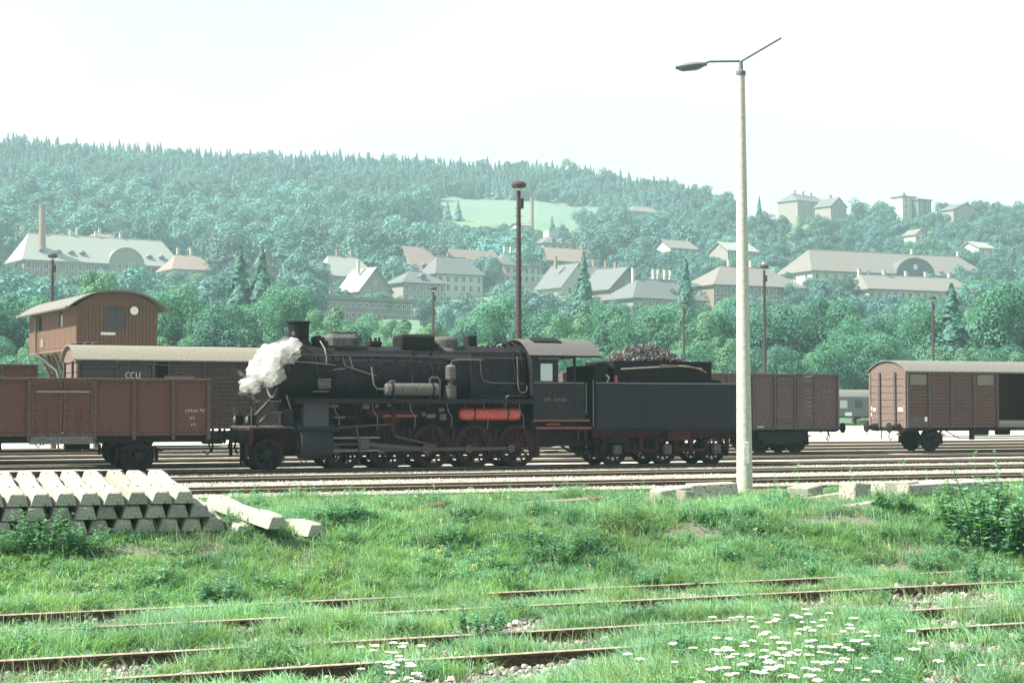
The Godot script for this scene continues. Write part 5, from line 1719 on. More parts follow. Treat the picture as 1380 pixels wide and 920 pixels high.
# ------------------------------------------------------------------ wagons
func running_gear(t: Node, x0: float, x1: float, axles: Array, boxed := true) -> void:
	for s in [-1.0, 1.0]:
		bx("sole_bar", Vector3((x0 + x1) * 0.5, 1.0, s * 1.0), Vector3(x1 - x0, 0.22, 0.09), M.grime, t)
		for x in axles:
			var g := MB.new()
			for k in [-1.0, 1.0]:
				g.prism(PackedVector2Array([Vector2(x + k * 0.10, 0.32), Vector2(x + k * 0.17, 0.32), Vector2(x + k * 0.46, 0.92), Vector2(x + k * 0.34, 0.92)]), s * 1.0 - 0.012, s * 1.0 + 0.012)
			part("axle_guard", g, M.grime, t)
			bx("axle_box", Vector3(x, 0.5, s * 1.06), Vector3(0.24, 0.28, 0.2), M.grime, t, 0.03)
			var sp := MB.new()
			for k in 5:
				sp.box(Vector3(x, 0.70 + 0.035 * k, s * 1.06), Vector3(1.25 - 0.2 * k, 0.03, 0.09))
			part("leaf_spring", sp, M.grime, t)
			wheel(t, x, s * 0.75, 0.5, 0, 0.0, false, M.grime)
			for d in [-0.58, 0.58]:
				bx("brake_block", Vector3(x + d, 0.5, s * 0.75), Vector3(0.09, 0.36, 0.1), M.grime, t)
		for x in [x0, x1]:
			var d := -1.0 if x == x0 else 1.0
			lath("buffer", Transform3D(axis_x(Vector3.ZERO).basis * Basis(Vector3(1, 0, 0), 0.0 if d > 0 else PI), Vector3(x, 1.05, s * 0.87)), [Vector2(0.19, 0.0), Vector2(0.14, 0.3), Vector2(0.085, 0.31), Vector2(0.085, 0.52), Vector2(0.225, 0.54), Vector2(0.225, 0.57), Vector2(0.1, 0.61), Vector2(0, 0.62)], M.grime, t, 18)
	for x in axles:
		var a := MB.new()
		a.cyl(Vector3(x, 0.5, -0.74), Vector3(x, 0.5, 0.74), 0.08, -1.0, 10)
		part("axle", a, M.grime, t)
	for x in [x0 + 0.06, x1 - 0.06]:
		bx("headstock", Vector3(x, 1.02, 0), Vector3(0.12, 0.28, 2.5), M.grime, t)
	tb("brake_rod", [Vector3(x0 + 1.2, 0.62, 0.35), Vector3(x1 - 1.2, 0.62, 0.35)], 0.025, M.grime, t, 6)
	bx("brake_cylinder", Vector3((x0 + x1) * 0.5 + 0.6, 0.82, 0.1), Vector3(0.7, 0.3, 0.35), M.grime, t, 0.05)
	for x in [x0 - 0.02, x1 + 0.02]:
		var d := -1.0 if x < x0 else 1.0
		tb("coupling", [Vector3(x, 1.02, 0), Vector3(x + d * 0.3, 1.0, 0), Vector3(x + d * 0.36, 0.75, 0), Vector3(x + d * 0.32, 0.55, 0)], 0.03, M.grime, t, 6)
		tb("brake_hose", [Vector3(x, 0.95, 0.35), Vector3(x + d * 0.14, 0.9, 0.35), Vector3(x + d * 0.22, 0.62, 0.37), Vector3(x + d * 0.12, 0.48, 0.36), Vector3(x, 0.6, 0.34)], 0.025, M.soot, t, 6)

# boards laid one on another into one wall, with open joints; wall in the plane z = zz, or x = zz when `endwise`
func boards(called: String, a0: float, a1: float, y0: float, y1: float, zz: float, n: int, m: Material, parent: Node, endwise := false, th := 0.035, upright := false) -> MeshInstance3D:
	var b := MB.new()
	for k in n:
		var o := Vector3.ZERO
		var s := Vector3.ZERO
		var wob := 0.004 * sin(k * 7.3 + a0)
		if upright:
			var w := (a1 - a0) / n
			o = Vector3(a0 + w * (k + 0.5), (y0 + y1) * 0.5, zz + wob)
			s = Vector3(w - 0.012, y1 - y0, th)
		else:
			var h := (y1 - y0) / n
			o = Vector3((a0 + a1) * 0.5, y0 + h * (k + 0.5), zz + wob)
			s = Vector3(a1 - a0, h - 0.012, th)
		if endwise:
			o = Vector3(o.z, o.y, o.x)
			s = Vector3(s.z, s.y, s.x)
		b.cbox(o, s, 0.006)
	return part(called, b, m, parent)

func marks(t: Node, list: Array, z: float, m: Material, rng: RandomNumberGenerator) -> void:
	# worn lettering: [x, y, width, height] patches made of short strokes
	for q in list:
		var b := MB.new()
		var x: float = q[0]
		while x < q[0] + q[2]:
			var w := rng.randf_range(0.03, 0.06)
			b.box(Vector3(x, q[1] + rng.randf_range(-0.02, 0.02), z), Vector3(0.022, q[3] * rng.randf_range(0.6, 1.0), 0.004))
			b.box(Vector3(x + w * 0.6, q[1] + rng.randf_range(-0.4, 0.4) * q[3], z), Vector3(w, 0.022, 0.005))
			x += w + rng.randf_range(0.03, 0.05)
		part("worn_lettering", b, m, t)

func build_wagons() -> void:
	var rng := RandomNumberGenerator.new()
	rng.seed = 17
	# ---- open wagon at the left, coupled to the locomotive
	var s := along(283.0, 48.8)
	var t := thing("open_wagon", "rust-brown steel open goods wagon coupled in front of the locomotive", "goods wagon", Vector3(s, 0, -50.2))
	var posts := [0.0, -1.10, -2.25, -3.38, -5.23, -6.36, -7.5, -8.6]
	for z in [-1.38, 1.38]:
		for k in posts.size() - 1:
			if k == 3:
				continue
			var x0: float = posts[k + 1]
			var x1: float = posts[k]
			bx("side_panel", Vector3((x0 + x1) * 0.5, 1.93, z), Vector3(x1 - x0 - 0.02, 1.56, 0.02), M.rust, t)
		for x in posts:
			bx("side_post", Vector3(x - (0.05 if x == 0.0 else 0.0), 1.86, z + 0.05 * signf(z)), Vector3(0.11, 1.78, 0.10), M.rust_post, t, 0.015)
		bx("top_rail", Vector3(-4.3, 2.74, z + 0.03 * signf(z)), Vector3(8.72, 0.09, 0.14), M.rust_post, t, 0.015)
		bx("side_sill", Vector3(-4.3, 1.13, z), Vector3(8.6, 0.07, 0.10), M.rust_post, t, 0.01)
		# double door
		for k in 2:
			var x0 := -5.18 + 0.90 * k
			var d := MB.new()
			d.box(Vector3(x0 + 0.44, 1.90, z + 0.03 * signf(z)), Vector3(0.86, 1.58, 0.02))
			var dr := part("door", d, M.rust, t)
			for y in [1.15, 2.66]:
				bx("door_frame", Vector3(x0 + 0.44, y, z + 0.055 * signf(z)), Vector3(0.86, 0.08, 0.04), M.rust_post, dr)
			for x in [x0 + 0.05, x0 + 0.83]:
				bx("door_frame", Vector3(x, 1.9, z + 0.055 * signf(z)), Vector3(0.08, 1.43, 0.04), M.rust_post, dr)
			bx("door_stiffener", Vector3(x0 + 0.44, 1.62, z + 0.05 * signf(z)), Vector3(0.66, 0.05, 0.03), M.rust_post, dr)
		bx("door_bar", Vector3(-4.3, 2.38, z + 0.12 * signf(z)), Vector3(1.5, 0.05, 0.05), M.old_wood, t)
		bx("door_flap", Vector3(-4.3, 0.98, z + 0.05 * signf(z)), Vector3(1.85, 0.24, 0.04), M.grey_wood, t, 0.01)
		for x in [-4.75, -3.85]:
			tb("door_latch", [Vector3(x, 1.25, z + 0.1 * signf(z)), Vector3(x, 1.9, z + 0.1 * signf(z)), Vector3(x + 0.2, 1.95, z + 0.1 * signf(z))], 0.018, M.rust_post, t, 5)
	for x in [-0.02, -8.58]:
		bx("end_wall", Vector3(x, 1.93, 0), Vector3(0.03, 1.58, 2.72), M.rust, t)
		for z in [-0.6, 0.6]:
			bx("end_post", Vector3(x + (0.06 if x > -1 else -0.06), 1.86, z), Vector3(0.09, 1.7, 0.12), M.rust_post, t)
	bx("floor", Vector3(-4.3, 1.14, 0), Vector3(8.5, 0.06, 2.7), M.timber, t)
	bx("pale_board", Vector3(-0.42, 2.85, -1.3), Vector3(0.9, 0.13, 0.05), M.cream, t)
	running_gear(t, -8.6, 0.0, [-2.05, -6.6])
	marks(t, [[-0.72, 1.82, 0.34, 0.11], [-0.28, 1.84, 0.1, 0.10], [-0.58, 1.62, 0.14, 0.1], [-0.55, 1.42, 0.12, 0.08]], 1.395, M.chalk, rng)
	# ---- van with the cream roof
	s = along(103.0, 54.65)
	t = thing("covered_van", "covered van with cream curved roof and brown boarded side, behind the open wagon", "goods wagon", Vector3(s, 0, -54.65), deg_to_rad(2.2))
	var L := 8.4
	for z in [0.0, -2.7]:
		var sg := 1.0 if z == 0.0 else -1.0
		boards("door", 0.15, 1.22, 1.25, 3.42, z + 0.05 * sg, 9, M.van_dark, t)
		boards("door", 1.34, 2.40, 1.25, 3.42, z + 0.05 * sg, 9, M.van_dark, t)
		var sidew := MB.new()
		part("side_board", boarded_with_hole(0.02, L, 1.2, 3.42, [2.56, 2.86, 2.98, 3.36], z, 16), M.van, t)
		for x in [0.05, 1.28, 2.47, 4.2, 5.9, 7.4, L - 0.05]:
			bx("side_post", Vector3(x, 2.3, z + 0.075 * sg), Vector3(0.1, 2.3, 0.07), M.ash if x == 2.47 else M.van, t, 0.01)
		bx("door_rail", Vector3(1.3, 3.38, z + 0.10 * sg), Vector3(2.6, 0.06, 0.06), M.van_dark, t)
		bx("eave_board", Vector3(L * 0.5, 3.47, z + 0.04 * sg), Vector3(L, 0.08, 0.08), M.van, t)
		bx("window_frame", Vector3(2.53, 3.17, z + 0.03 * sg), Vector3(0.05, 0.52, 0.06), M.ash, t)
		bx("window_frame", Vector3(3.01, 3.17, z + 0.03 * sg), Vector3(0.05, 0.52, 0.06), M.ash, t)
	var vo := Vector3(0, 0, -1.35)
	bx("inner_lining", Vector3(4.2, 2.3, -2.62), Vector3(8.3, 2.2, 0.04), M.timber, t)
	for e in [0.0, L]:
		for k in 7:
			var wd := MB.new()
			wd.cbox(Vector3(e, 1.37 + 0.31 * k, -1.35), Vector3(0.035, 0.29, 2.66), 0.006)
			part("end_plank", wd, M.end_wood, t)
		for z in [-0.55, -2.15]:
			bx("end_post", Vector3(e + (0.05 if e > 1 else -0.05), 2.3, z), Vector3(0.08, 2.3, 0.1), M.van_dark, t)
	var van_top := Node3D.new()
	van_top.name = "roof_group"
	var rf := arched_roof("roof", -0.12, L + 0.12, 1.46, 3.50, 4.02, 0.05, M.cream, t)
	rf.position = vo
	for e in [0.0, L]:
		var ae := arched_end("roof_gable", e, 0.04, 1.36, 3.42, 3.46, 3.95, M.end_wood, t)
		ae.position = vo
	van_top.free()
	bx("roof_ridge", Vector3(L * 0.5, 4.035, -1.35), Vector3(L, 0.035, 0.16), M.mast, t)
	for x in [0.25, 0.55, 0.8, 5.8, 6.2]:
		bx("roof_litter", Vector3(x, 4.07, -1.3), Vector3(0.2, 0.08, 0.3), M.ash, t, 0.02)
	var gear := Node3D.new()
	gear.name = "underframe"
	gear.position = vo
	t.add_child(gear)
	running_gear(gear, 0.0, L, [1.7, L - 1.7])
	var tm := TextMesh.new()
	tm.text = "CCU"
	var sf := SystemFont.new()
	sf.font_names = PackedStringArray(["Droid Sans"])
	tm.font = sf
	tm.font_size = 32
	tm.pixel_size = 0.0085
	tm.depth = 0.006
	tm.material = M.white_paint
	part_mesh("painted_lettering", tm, t, Vector3(1.80, 2.98, 0.078))
	# ---- far open wagon at the left edge
	s = along(51.0, 60.1)
	t = thing("open_wagon", "dark red open wagon at the left edge, only its top visible", "goods wagon", Vector3(s, 0, -61.5))
	high_wagon(t, 9.0, M.rust, 2.0, 3.42, [-1.8, -6.8], rng)
	# ---- high-sided wagon behind the tender
	s = along(1130.0, 60.1)
	t = thing("open_wagon", "high-sided purplish brown open wagon standing behind the tender", "goods wagon", Vector3(s, 0, -61.5))
	high_wagon(t, 13.0, M.purple_wood, 1.03, 3.33, [-1.75, -3.5, -9.5, -11.3], rng)
	marks(t, [[-0.75, 2.62, 0.35, 0.12], [-0.62, 2.2, 0.12, 0.1], [-0.6, 1.95, 0.1, 0.08]], 1.425, M.chalk_dull, rng)
	bx("white_mark", Vector3(-3.9, 1.12, 1.45), Vector3(0.32, 0.06, 0.01), M.chalk, t)
	# ---- covered wagon at the right
	s = along(1222.0, 60.1)
	t = thing("covered_wagon", "brown boarded covered wagon with grey roof and open door at the right", "goods wagon", Vector3(s, 0, -61.5))
	L = 11.2
	for z in [-1.40, 1.40]:
		var sg := signf(z)
		boards("side_board", 0.02, 4.88, 1.04, 3.46, z, 16, M.van_b, t)
		boards("side_board", 7.3, L - 0.02, 1.04, 3.46, z, 16, M.van_b, t)
		boards("threshold_board", 4.88, 7.3, 1.04, 1.36, z, 2, M.old_wood, t)
		for x in [0.05, 1.16, 2.36, 3.58, 4.86, 7.32, 8.6, 9.9, L - 0.05]:
			bx("side_post", Vector3(x, 2.24, z + 0.05 * sg), Vector3(0.1, 2.46, 0.07), M.van_dark, t, 0.01)
		for x in [0.6, 4.22]:
			var lv := MB.new()
			for k in 6:
				lv.box(Vector3(x, 2.98 + 0.075 * k, z + 0.035 * sg), Vector3(0.86, 0.055, 0.02), Basis(Vector3(1, 0, 0), 0.4 * sg))
			part("vent_louvre", lv, M.old_wood, t)
		bx("eave_board", Vector3(L * 0.5, 3.5, z + 0.03 * sg), Vector3(L, 0.1, 0.08), M.van_dark, t)
	bx("side_plate", Vector3(0.62, 1.3, 1.43), Vector3(0.98, 0.46, 0.012), M.van_dark, t)
	bx("paper_label", Vector3(0.98, 1.42, 1.445), Vector3(0.13, 0.2, 0.006), M.white_paint, t)
	bx("paper_label", Vector3(0.42, 1.38, 1.445), Vector3(0.07, 0.2, 0.006), M.grey_wood, t)
	marks(t, [[2.55, 2.12, 0.5, 0.2], [2.5, 1.82, 0.75, 0.12], [2.45, 1.5, 0.8, 0.05], [2.55, 1.34, 0.65, 0.06], [1.5, 1.75, 0.18, 0.3]], 1.425, M.rust, rng)
	for e in [0.0, L]:
		for k in 8:
			bx("end_plank", Vector3(e, 1.20 + 0.306 * k, 0), Vector3(0.04, 0.29, 2.76), M.end_wood, t, 0.006)
		for z in [-0.55, 0.62]:
			bx("end_post", Vector3(e + (0.05 if e > 1 else -0.05), 2.26, z), Vector3(0.09, 2.46, 0.13), M.van_dark, t)
		for z in [-1.33, 1.33]:
			bx("corner_post", Vector3(e + (0.03 if e > 1 else -0.03), 2.26, z), Vector3(0.05, 2.46, 0.13), M.end_wood, t)
		arched_end("roof_gable", e, 0.05, 1.42, 3.46, 3.5, 3.98, M.end_wood, t)
	for q in [[0.98, 1.85, 0.36, 0.18], [1.30, 1.98, 0.14, 0.14], [1.30, 1.74, 0.14, 0.1], [-1.28, 1.9, 0.2, 0.16], [-1.28, 1.62, 0.16, 0.16], [-1.0, 1.85, 0.2, 0.14]]:
		bx("paper_label", Vector3(-0.03, q[1], q[0]), Vector3(0.012, q[3], q[2]), M.white_paint, t)
	arched_roof("roof", -0.1, L + 0.1, 1.52, 3.54, 4.05, 0.05, M.roof_grey, t)
	for k in 5:
		bx("roof_seam", Vector3(1.0 + 2.3 * k, 4.055, 0), Vector3(0.05, 0.02, 0.9), M.ash, t)
	bx("floor", Vector3(L * 0.5, 1.16, 0), Vector3(L - 0.1, 0.06, 2.7), M.timber, t)
	bx("inner_lining", Vector3(L * 0.5, 2.27, -1.33), Vector3(L - 0.1, 2.3, 0.04), M.timber, t)
	boards("sliding_door", 7.35, 9.7, 1.06, 3.44, 1.52, 12, M.van_b, t)
	bx("door_track", Vector3(7.2, 1.0, 1.5), Vector3(5.2, 0.05, 0.06), M.grime, t)
	running_gear(t, 0.0, L, [1.72, L - 1.72])
	tb("truss_rod", [Vector3(2.3, 0.95, 0.95), Vector3(3.1, 0.55, 0.95), Vector3(7.6, 0.55, 0.95), Vector3(8.5, 0.95, 0.95)], 0.025, M.grime, t, 6)
	bx("brake_reservoir", Vector3(4.4, 0.82, 0.75), Vector3(0.9, 0.3, 0.3), M.grime, t, 0.06)
	bx("foot_step", Vector3(3.62, 0.72, 1.2), Vector3(0.14, 0.45, 0.2), M.grime, t)
	for z in [-0.9, 0.9]:
		tb("shunter_handle", [Vector3(-0.12, 0.95, z * 1.35), Vector3(-0.3, 0.95, z * 1.35), Vector3(-0.3, 0.6, z * 1.35)], 0.02, M.grime, t, 5)
	# ---- far passenger coach behind the yard
	var c := at(1149.0, 572.0, 185.0)
	t = thing("passenger_coach", "distant grey-green passenger coach seen between the two right-hand wagons", "railway coach", Vector3(c.x - 9.5, 0, c.z))
	wall_with_holes("side_wall", 0, 19.0, 1.0, 3.2, 1.4, 0.05, coach_holes(19.0), M.coach, t)
	wall_with_holes("side_wall", 0, 19.0, 1.0, 3.2, -1.4, 0.05, coach_holes(19.0), M.coach, t)
	for h in coach_holes(19.0):
		bx("window_pane", Vector3((h[0] + h[2]) * 0.5, (h[1] + h[3]) * 0.5, 1.38), Vector3(h[2] - h[0], h[3] - h[1], 0.02), M.glass_pale if int(h[0] * 10) % 3 == 0 else M.glass, t)
	for x in [0.0, 19.0]:
		arched_end("end_wall", x, 0.05, 1.42, 1.0, 3.2, 3.95, M.coach, t)
	arched_roof("roof", -0.1, 19.1, 1.46, 3.2, 4.0, 0.05, M.roof_grey, t)
	bx("white_mark", Vector3(8.0, 1.25, 1.44), Vector3(0.9, 0.4, 0.02), M.white_paint, t)
	running_gear(t, 0.0, 19.0, [1.8, 4.3, 14.7, 17.2])

func coach_holes(l: float) -> Array:
	var out := []
	for k in 9:
		out.append([0.9 + 2.0 * k, 1.9, 1.9 + 2.0 * k, 2.8])
	return out

func boarded_with_hole(x0: float, x1: float, y0: float, y1: float, hole: Array, z: float, n: int) -> MB:
	var b := MB.new()
	var h := (y1 - y0) / n
	for k in n:
		var y := y0 + h * (k + 0.5)
		if y > hole[1] and y < hole[3]:
			b.cbox(Vector3((x0 + hole[0]) * 0.5, y, z), Vector3(hole[0] - x0, h - 0.012, 0.035), 0.006)
			b.cbox(Vector3((hole[2] + x1) * 0.5, y, z), Vector3(x1 - hole[2], h - 0.012, 0.035), 0.006)
		else:
			b.cbox(Vector3((x0 + x1) * 0.5, y, z), Vector3(x1 - x0, h - 0.012, 0.035), 0.006)
	return b

func high_wagon(t: Node, l: float, m: Material, y0: float, y1: float, axles: Array, rng: RandomNumberGenerator) -> void:
	var xs := [0.0, -1.19, -2.15, -3.14, -4.2, -5.4, -6.6, -7.8, -9.0, -10.2, -11.4, -12.6]
	for z in [-1.38, 1.38]:
		var sg := signf(z)
		for k in xs.size() - 1:
			if -xs[k + 1] > l:
				break
			var x1: float = xs[k]
			var x0: float = maxf(xs[k + 1], -l)
			if k == 1 or k == 2 or k == 6 or k == 7:
				boards("door_board", x0 + 0.06, x1 - 0.06, 1.08, y1 - 0.08, z + 0.03 * sg, 12, m, t)
				for y in [1.3, y1 - 0.45]:
					bx("door_hinge", Vector3((x0 + x1) * 0.5, y, z + 0.06 * sg), Vector3(x1 - x0 - 0.16, 0.06, 0.03), M.van_dark, t)
			else:
				bx("side_panel", Vector3((x0 + x1) * 0.5, (1.05 + y1) * 0.5, z), Vector3(x1 - x0 - 0.03, y1 - 1.05, 0.03), m, t)
			bx("side_post", Vector3(x1 - 0.05, (1.0 + y1) * 0.5, z + 0.05 * sg), Vector3(0.09, y1 - 1.0, 0.09), M.van_dark, t, 0.01)
		bx("top_rail", Vector3(-l * 0.5, y1, z + 0.02 * sg), Vector3(l, 0.08, 0.12), M.van_dark, t, 0.01)
		bx("side_sill", Vector3(-l * 0.5, 1.05, z), Vector3(l, 0.1, 0.1), M.van_dark, t, 0.01)
	for x in [-0.02, -l + 0.02]:
		boards("end_board", -1.36, 1.36, 1.05, y1, x, 12, m, t, true)
	bx("floor", Vector3(-l * 0.5, 1.12, 0), Vector3(l - 0.1, 0.06, 2.7), M.timber, t)
	if axles.size() == 4:
		for k in 2:
			var a: float = (axles[2 * k] + axles[2 * k + 1]) * 0.5
			for z in [-1.0, 1.0]:
				var b := MB.new()
				b.prism(PackedVector2Array([Vector2(a - 1.25, 0.62), Vector2(a - 0.7, 0.42), Vector2(a - 0.3, 0.36), Vector2(a + 0.3, 0.36), Vector2(a + 0.7, 0.42), Vector2(a + 1.25, 0.62), Vector2(a + 1.25, 0.9), Vector2(a - 1.25, 0.9)]), z * 1.12 - 0.03, z * 1.12 + 0.03)
				part("bogie_frame", b, M.grime, t)
	running_gear(t, -l, 0.0, axles)

# ------------------------------------------------------------------ cabin on stilts
func build_cabin() -> void:
	var near := at(103.0, 550.0, 75.0)
	var t := thing("raised_cabin", "brown plank cabin on stilts with a curved roof, above the cream-roofed van", "cabin", Vector3(near.x, -0.2, near.z), deg_to_rad(8.0))
	var W := 3.75
	var L := 9.0
	var y0 := 4.95
	var y1 := 6.85
	boards("gable_planks", 0.0, W, y0, y1 + 0.05, 0.0, 22, M.plank, t, false, 0.04, true)
	boards("gable_planks", 0.0, W, y0, y1 + 0.05, -L, 22, M.plank, t, false, 0.04, true)
	for x in [0.0, W]:
		var b := MB.new()
		var n := 46
		for k in n:
			var zz := -L * (k + 0.5) / n
			var hole: bool = x == 0.0 and (k in [13, 14, 15, 33, 34, 35])
			if hole:
				b.cbox(Vector3(x, y0 + 0.5, zz), Vector3(0.04, 1.0, L / n - 0.012), 0.006)
				b.cbox(Vector3(x, y1 - 0.08, zz), Vector3(0.04, 0.16, L / n - 0.012), 0.006)
			else:
				b.cbox(Vector3(x + 0.004 * sin(k * 5.0), (y0 + y1) * 0.5, zz), Vector3(0.04, y1 - y0, L / n - 0.012), 0.006)
		part("side_planks", b, M.plank, t)
	for z in [-2.83, -6.75]:
		bx("side_window", Vector3(0.02, y0 + 1.38, z), Vector3(0.02, 0.76, 0.6), M.glass, t)
	# gable tops and roof run along z
	var roof := Node3D.new()
	roof.name = "roof_frame"
	roof.position = Vector3(W * 0.5, 0, 0)
	roof.rotation.y = PI / 2
	t.add_child(roof)
	arched_roof("roof", -0.35, L + 0.35, W * 0.5 + 0.55, y1 - 0.10, y1 + 0.75, 0.07, M.roof_grey, roof)
	for x in [0.0, L]:
		arched_end("gable_top", x, 0.045, W * 0.5, y1, y1 + 0.02, y1 + 0.68, M.plank, roof)
	bx("cabin_floor", Vector3(W * 0.5, y0 - 0.08, -L * 0.5), Vector3(W, 0.16, L), M.timber, t)
	var win := bx("gable_window", Vector3(1.75, 6.28, 0.03), Vector3(0.75, 0.85, 0.05), M.glass, t)
	for q in [[Vector3(1.75, 6.73, 0.04), Vector3(0.9, 0.06, 0.07)], [Vector3(1.75, 5.83, 0.04), Vector3(0.9, 0.06, 0.07)], [Vector3(1.35, 6.28, 0.04), Vector3(0.06, 0.84, 0.07)], [Vector3(2.15, 6.28, 0.04), Vector3(0.06, 0.84, 0.07)], [Vector3(1.75, 6.28, 0.045), Vector3(0.04, 0.84, 0.07)]]:
		bx("window_frame", q[0], q[1], M.van_dark, win)
	bx("name_plate", Vector3(1.42, 5.56, 0.035), Vector3(0.68, 0.12, 0.03), M.white_paint, t)
	lath("wall_lamp", axis_z(Vector3(2.62, 6.66, 0.02)), [Vector2(0.06, 0.0), Vector2(0.07, 0.08), Vector2(0.2, 0.1), Vector2(0.19, 0.14), Vector2(0.09, 0.15), Vector2(0, 0.2)], M.white_paint, t, 16)
	bx("corner_board", Vector3(-0.01, (y0 + y1) * 0.5, 0.03), Vector3(0.1, y1 - y0, 0.05), M.plank, t)
	tb("downpipe", [Vector3(-0.5, y1 - 0.1, -7.2), Vector3(-0.12, y1 - 0.3, -7.25), Vector3(-0.12, y0 - 0.1, -7.25), Vector3(0.6, y0 - 1.0, -6.0), Vector3(0.9, 2.0, -5.0)], 0.055, M.pipe, t, 8)
	tb("gutter", [Vector3(-0.58, y1 - 0.13, 0.3), Vector3(-0.58, y1 - 0.13, -L - 0.3)], 0.07, M.roof_grey, t, 8)
	bx("notice_plate", Vector3(-0.04, 5.3, -6.3), Vector3(0.02, 0.4, 0.5), M.cream, t)
	for x in [0.8, W - 0.8]:
		for z in [-1.5, -4.5, -7.2]:
			bx("stilt", Vector3(x, (y0 - 0.2) * 0.5, z), Vector3(0.25, y0 - 0.2, 0.25), M.timber, t, 0.02)
			tb("brace", [Vector3(x, 3.3, z), Vector3(x + (-0.7 if x < 1.0 else 0.7), y0 - 0.15, z)], 0.08, M.timber, t, 6)
			tb("brace", [Vector3(x, 3.3, z), Vector3(x, y0 - 0.15, z - 1.2)], 0.08, M.timber, t, 6)

# ------------------------------------------------------------------ lamps
func build_lamps() -> void:
	var o := at(1003.0, 550.0, 34.0)
	o.y = ground_y(o.x, o.z) - 0.05
	var h := EYE + 455.0 / F * 34.0 - o.y
	var t := thing("street_lamp", "tall white concrete lamp post with one grey lamp arm, in the grass", "street lamp", o)
	var turn := deg_to_rad(-22.0)
	t.rotation.y = turn
	lath("post", Transform3D(Basis(Vector3(0, 0, 1), 0.004), Vector3.ZERO), [Vector2(0.175, -0.3), Vector2(0.165, 0.5), Vector2(0.088, h), Vector2(0, h)], M.pole, t, 28)
	lath("collar", Transform3D(Basis(), Vector3(-0.03, h, 0)), [Vector2(0.10, -0.06), Vector2(0.105, -0.02), Vector2(0.105, 0.03), Vector2(0.05, 0.06), Vector2(0.04, 0.24), Vector2(0, 0.24)], M.lamp_grey, t, 16)
	tb("arm", [Vector3(-0.03, h + 0.05, 0), Vector3(-0.03, h + 0.22, 0), Vector3(-0.06, h + 0.25, 0), Vector3(-0.68, h + 0.24, 0), Vector3(-0.80, h + 0.2, 0)], 0.026, M.lamp_grey, t, 8)
	tb("arm", [Vector3(-0.03, h + 0.24, 0), Vector3(0.82, h + 0.74, 0)], 0.024, M.lamp_grey, t, 8)
	# the lamp body: a flattened pod, narrow at the arm
	var pod := MB.new()
	var n := 14
	var sec := []
	for k in n + 1:
		var f := float(k) / n
		var x := lerpf(-0.74, -1.40, f)
		var w := 0.035 + 0.11 * pow(sin(PI * pow(f, 0.7) * 0.93), 0.8)
		var up := 0.03 + 0.045 * sin(PI * minf(f * 1.1, 1.0))
		var dn := 0.03 + 0.075 * smoothstep(0.0, 0.35, f) * (1.0 - smoothstep(0.75, 1.0, f) * 0.8)
		var ring := []
		for j in 14:
			var a := TAU * j / 14.0
			ring.append(Vector3(x, h + 0.18 - 0.06 * f + (sin(a) * (up if sin(a) > 0 else dn)), cos(a) * w))
		sec.append(ring)
	for k in n:
		for j in 14:
			var c0 := Vector3(sec[k][j].x, h + 0.15, 0)
			pod.face([sec[k][j], sec[k][(j + 1) % 14], sec[k + 1][(j + 1) % 14], sec[k + 1][j]], sec[k][j] - c0)
	pod.face(sec[n], Vector3(-1, 0, 0))
	pod.face(sec[0], Vector3(1, 0, 0))
	part("lamp_head", pod, M.lamp_grey, t)
	bx("service_door", Vector3(0.02, 1.0, 0.158), Vector3(0.12, 0.45, 0.02), M.pole, t, 0.008)
	# dark steel masts of the yard
	var first: Node3D = null
	for e in [[699.0, 243.0, 80.0, "tall dark mast lamp rising behind the locomotive cab"], [68.5, 341.0, 120.0, "dark mast lamp behind the plank cabin at the left"], [583.5, 386.0, 155.0, "slim dark mast lamp before the flat-roofed block"], [1031.0, 356.0, 130.0, "dark mast lamp just right of the white concrete post"], [922.0, 406.0, 175.0, "thin distant mast lamp left of the white concrete post"], [1258.5, 399.0, 165.0, "thin distant mast lamp above the right-hand covered wagon"]]:
		var p := at(e[0], 550.0, e[2])
		p.y = -0.25
		var top: float = EYE + (550.0 - e[1]) / F * e[2] + 0.25
		if first == null:
			first = thing("mast_lamp", e[3], "lamp mast", p, 0.0, "dark lamp masts of the yard")
			mast_parts(first, top)
		else:
			var c := copy(first, e[3], p, 0.3)
			c.scale.y = top / 13.3
	return

func mast_parts(t: Node, h: float) -> void:
	lath("mast", Transform3D(Basis(), Vector3.ZERO), [Vector2(0.20, -0.3), Vector2(0.17, 4.0), Vector2(0.16, 4.05), Vector2(0.10, h - 0.35), Vector2(0, h - 0.35)], M.mast, t, 14)
	for k in 22:
		bx("climbing_rung", Vector3(0, 4.0 + 0.38 * k, 0), Vector3(0.42, 0.025, 0.025), M.mast, t)
	bx("junction_box", Vector3(0.12, h - 1.1, 0.05), Vector3(0.2, 0.5, 0.2), M.mast, t, 0.02)
	lath("lamp_shade", Transform3D(Basis(), Vector3(0, h, 0)), [Vector2(0.12, -0.36), Vector2(0.34, -0.30), Vector2(0.37, -0.18), Vector2(0.36, -0.14), Vector2(0.28, -0.04), Vector2(0.14, 0.0), Vector2(0, 0.01)], M.mast, t, 20)
	lath("lamp_globe", Transform3D(Basis(), Vector3(0, h, 0)), [Vector2(0, -0.5), Vector2(0.12, -0.47), Vector2(0.17, -0.38), Vector2(0.16, -0.33)], M.glass_pale, t, 14)

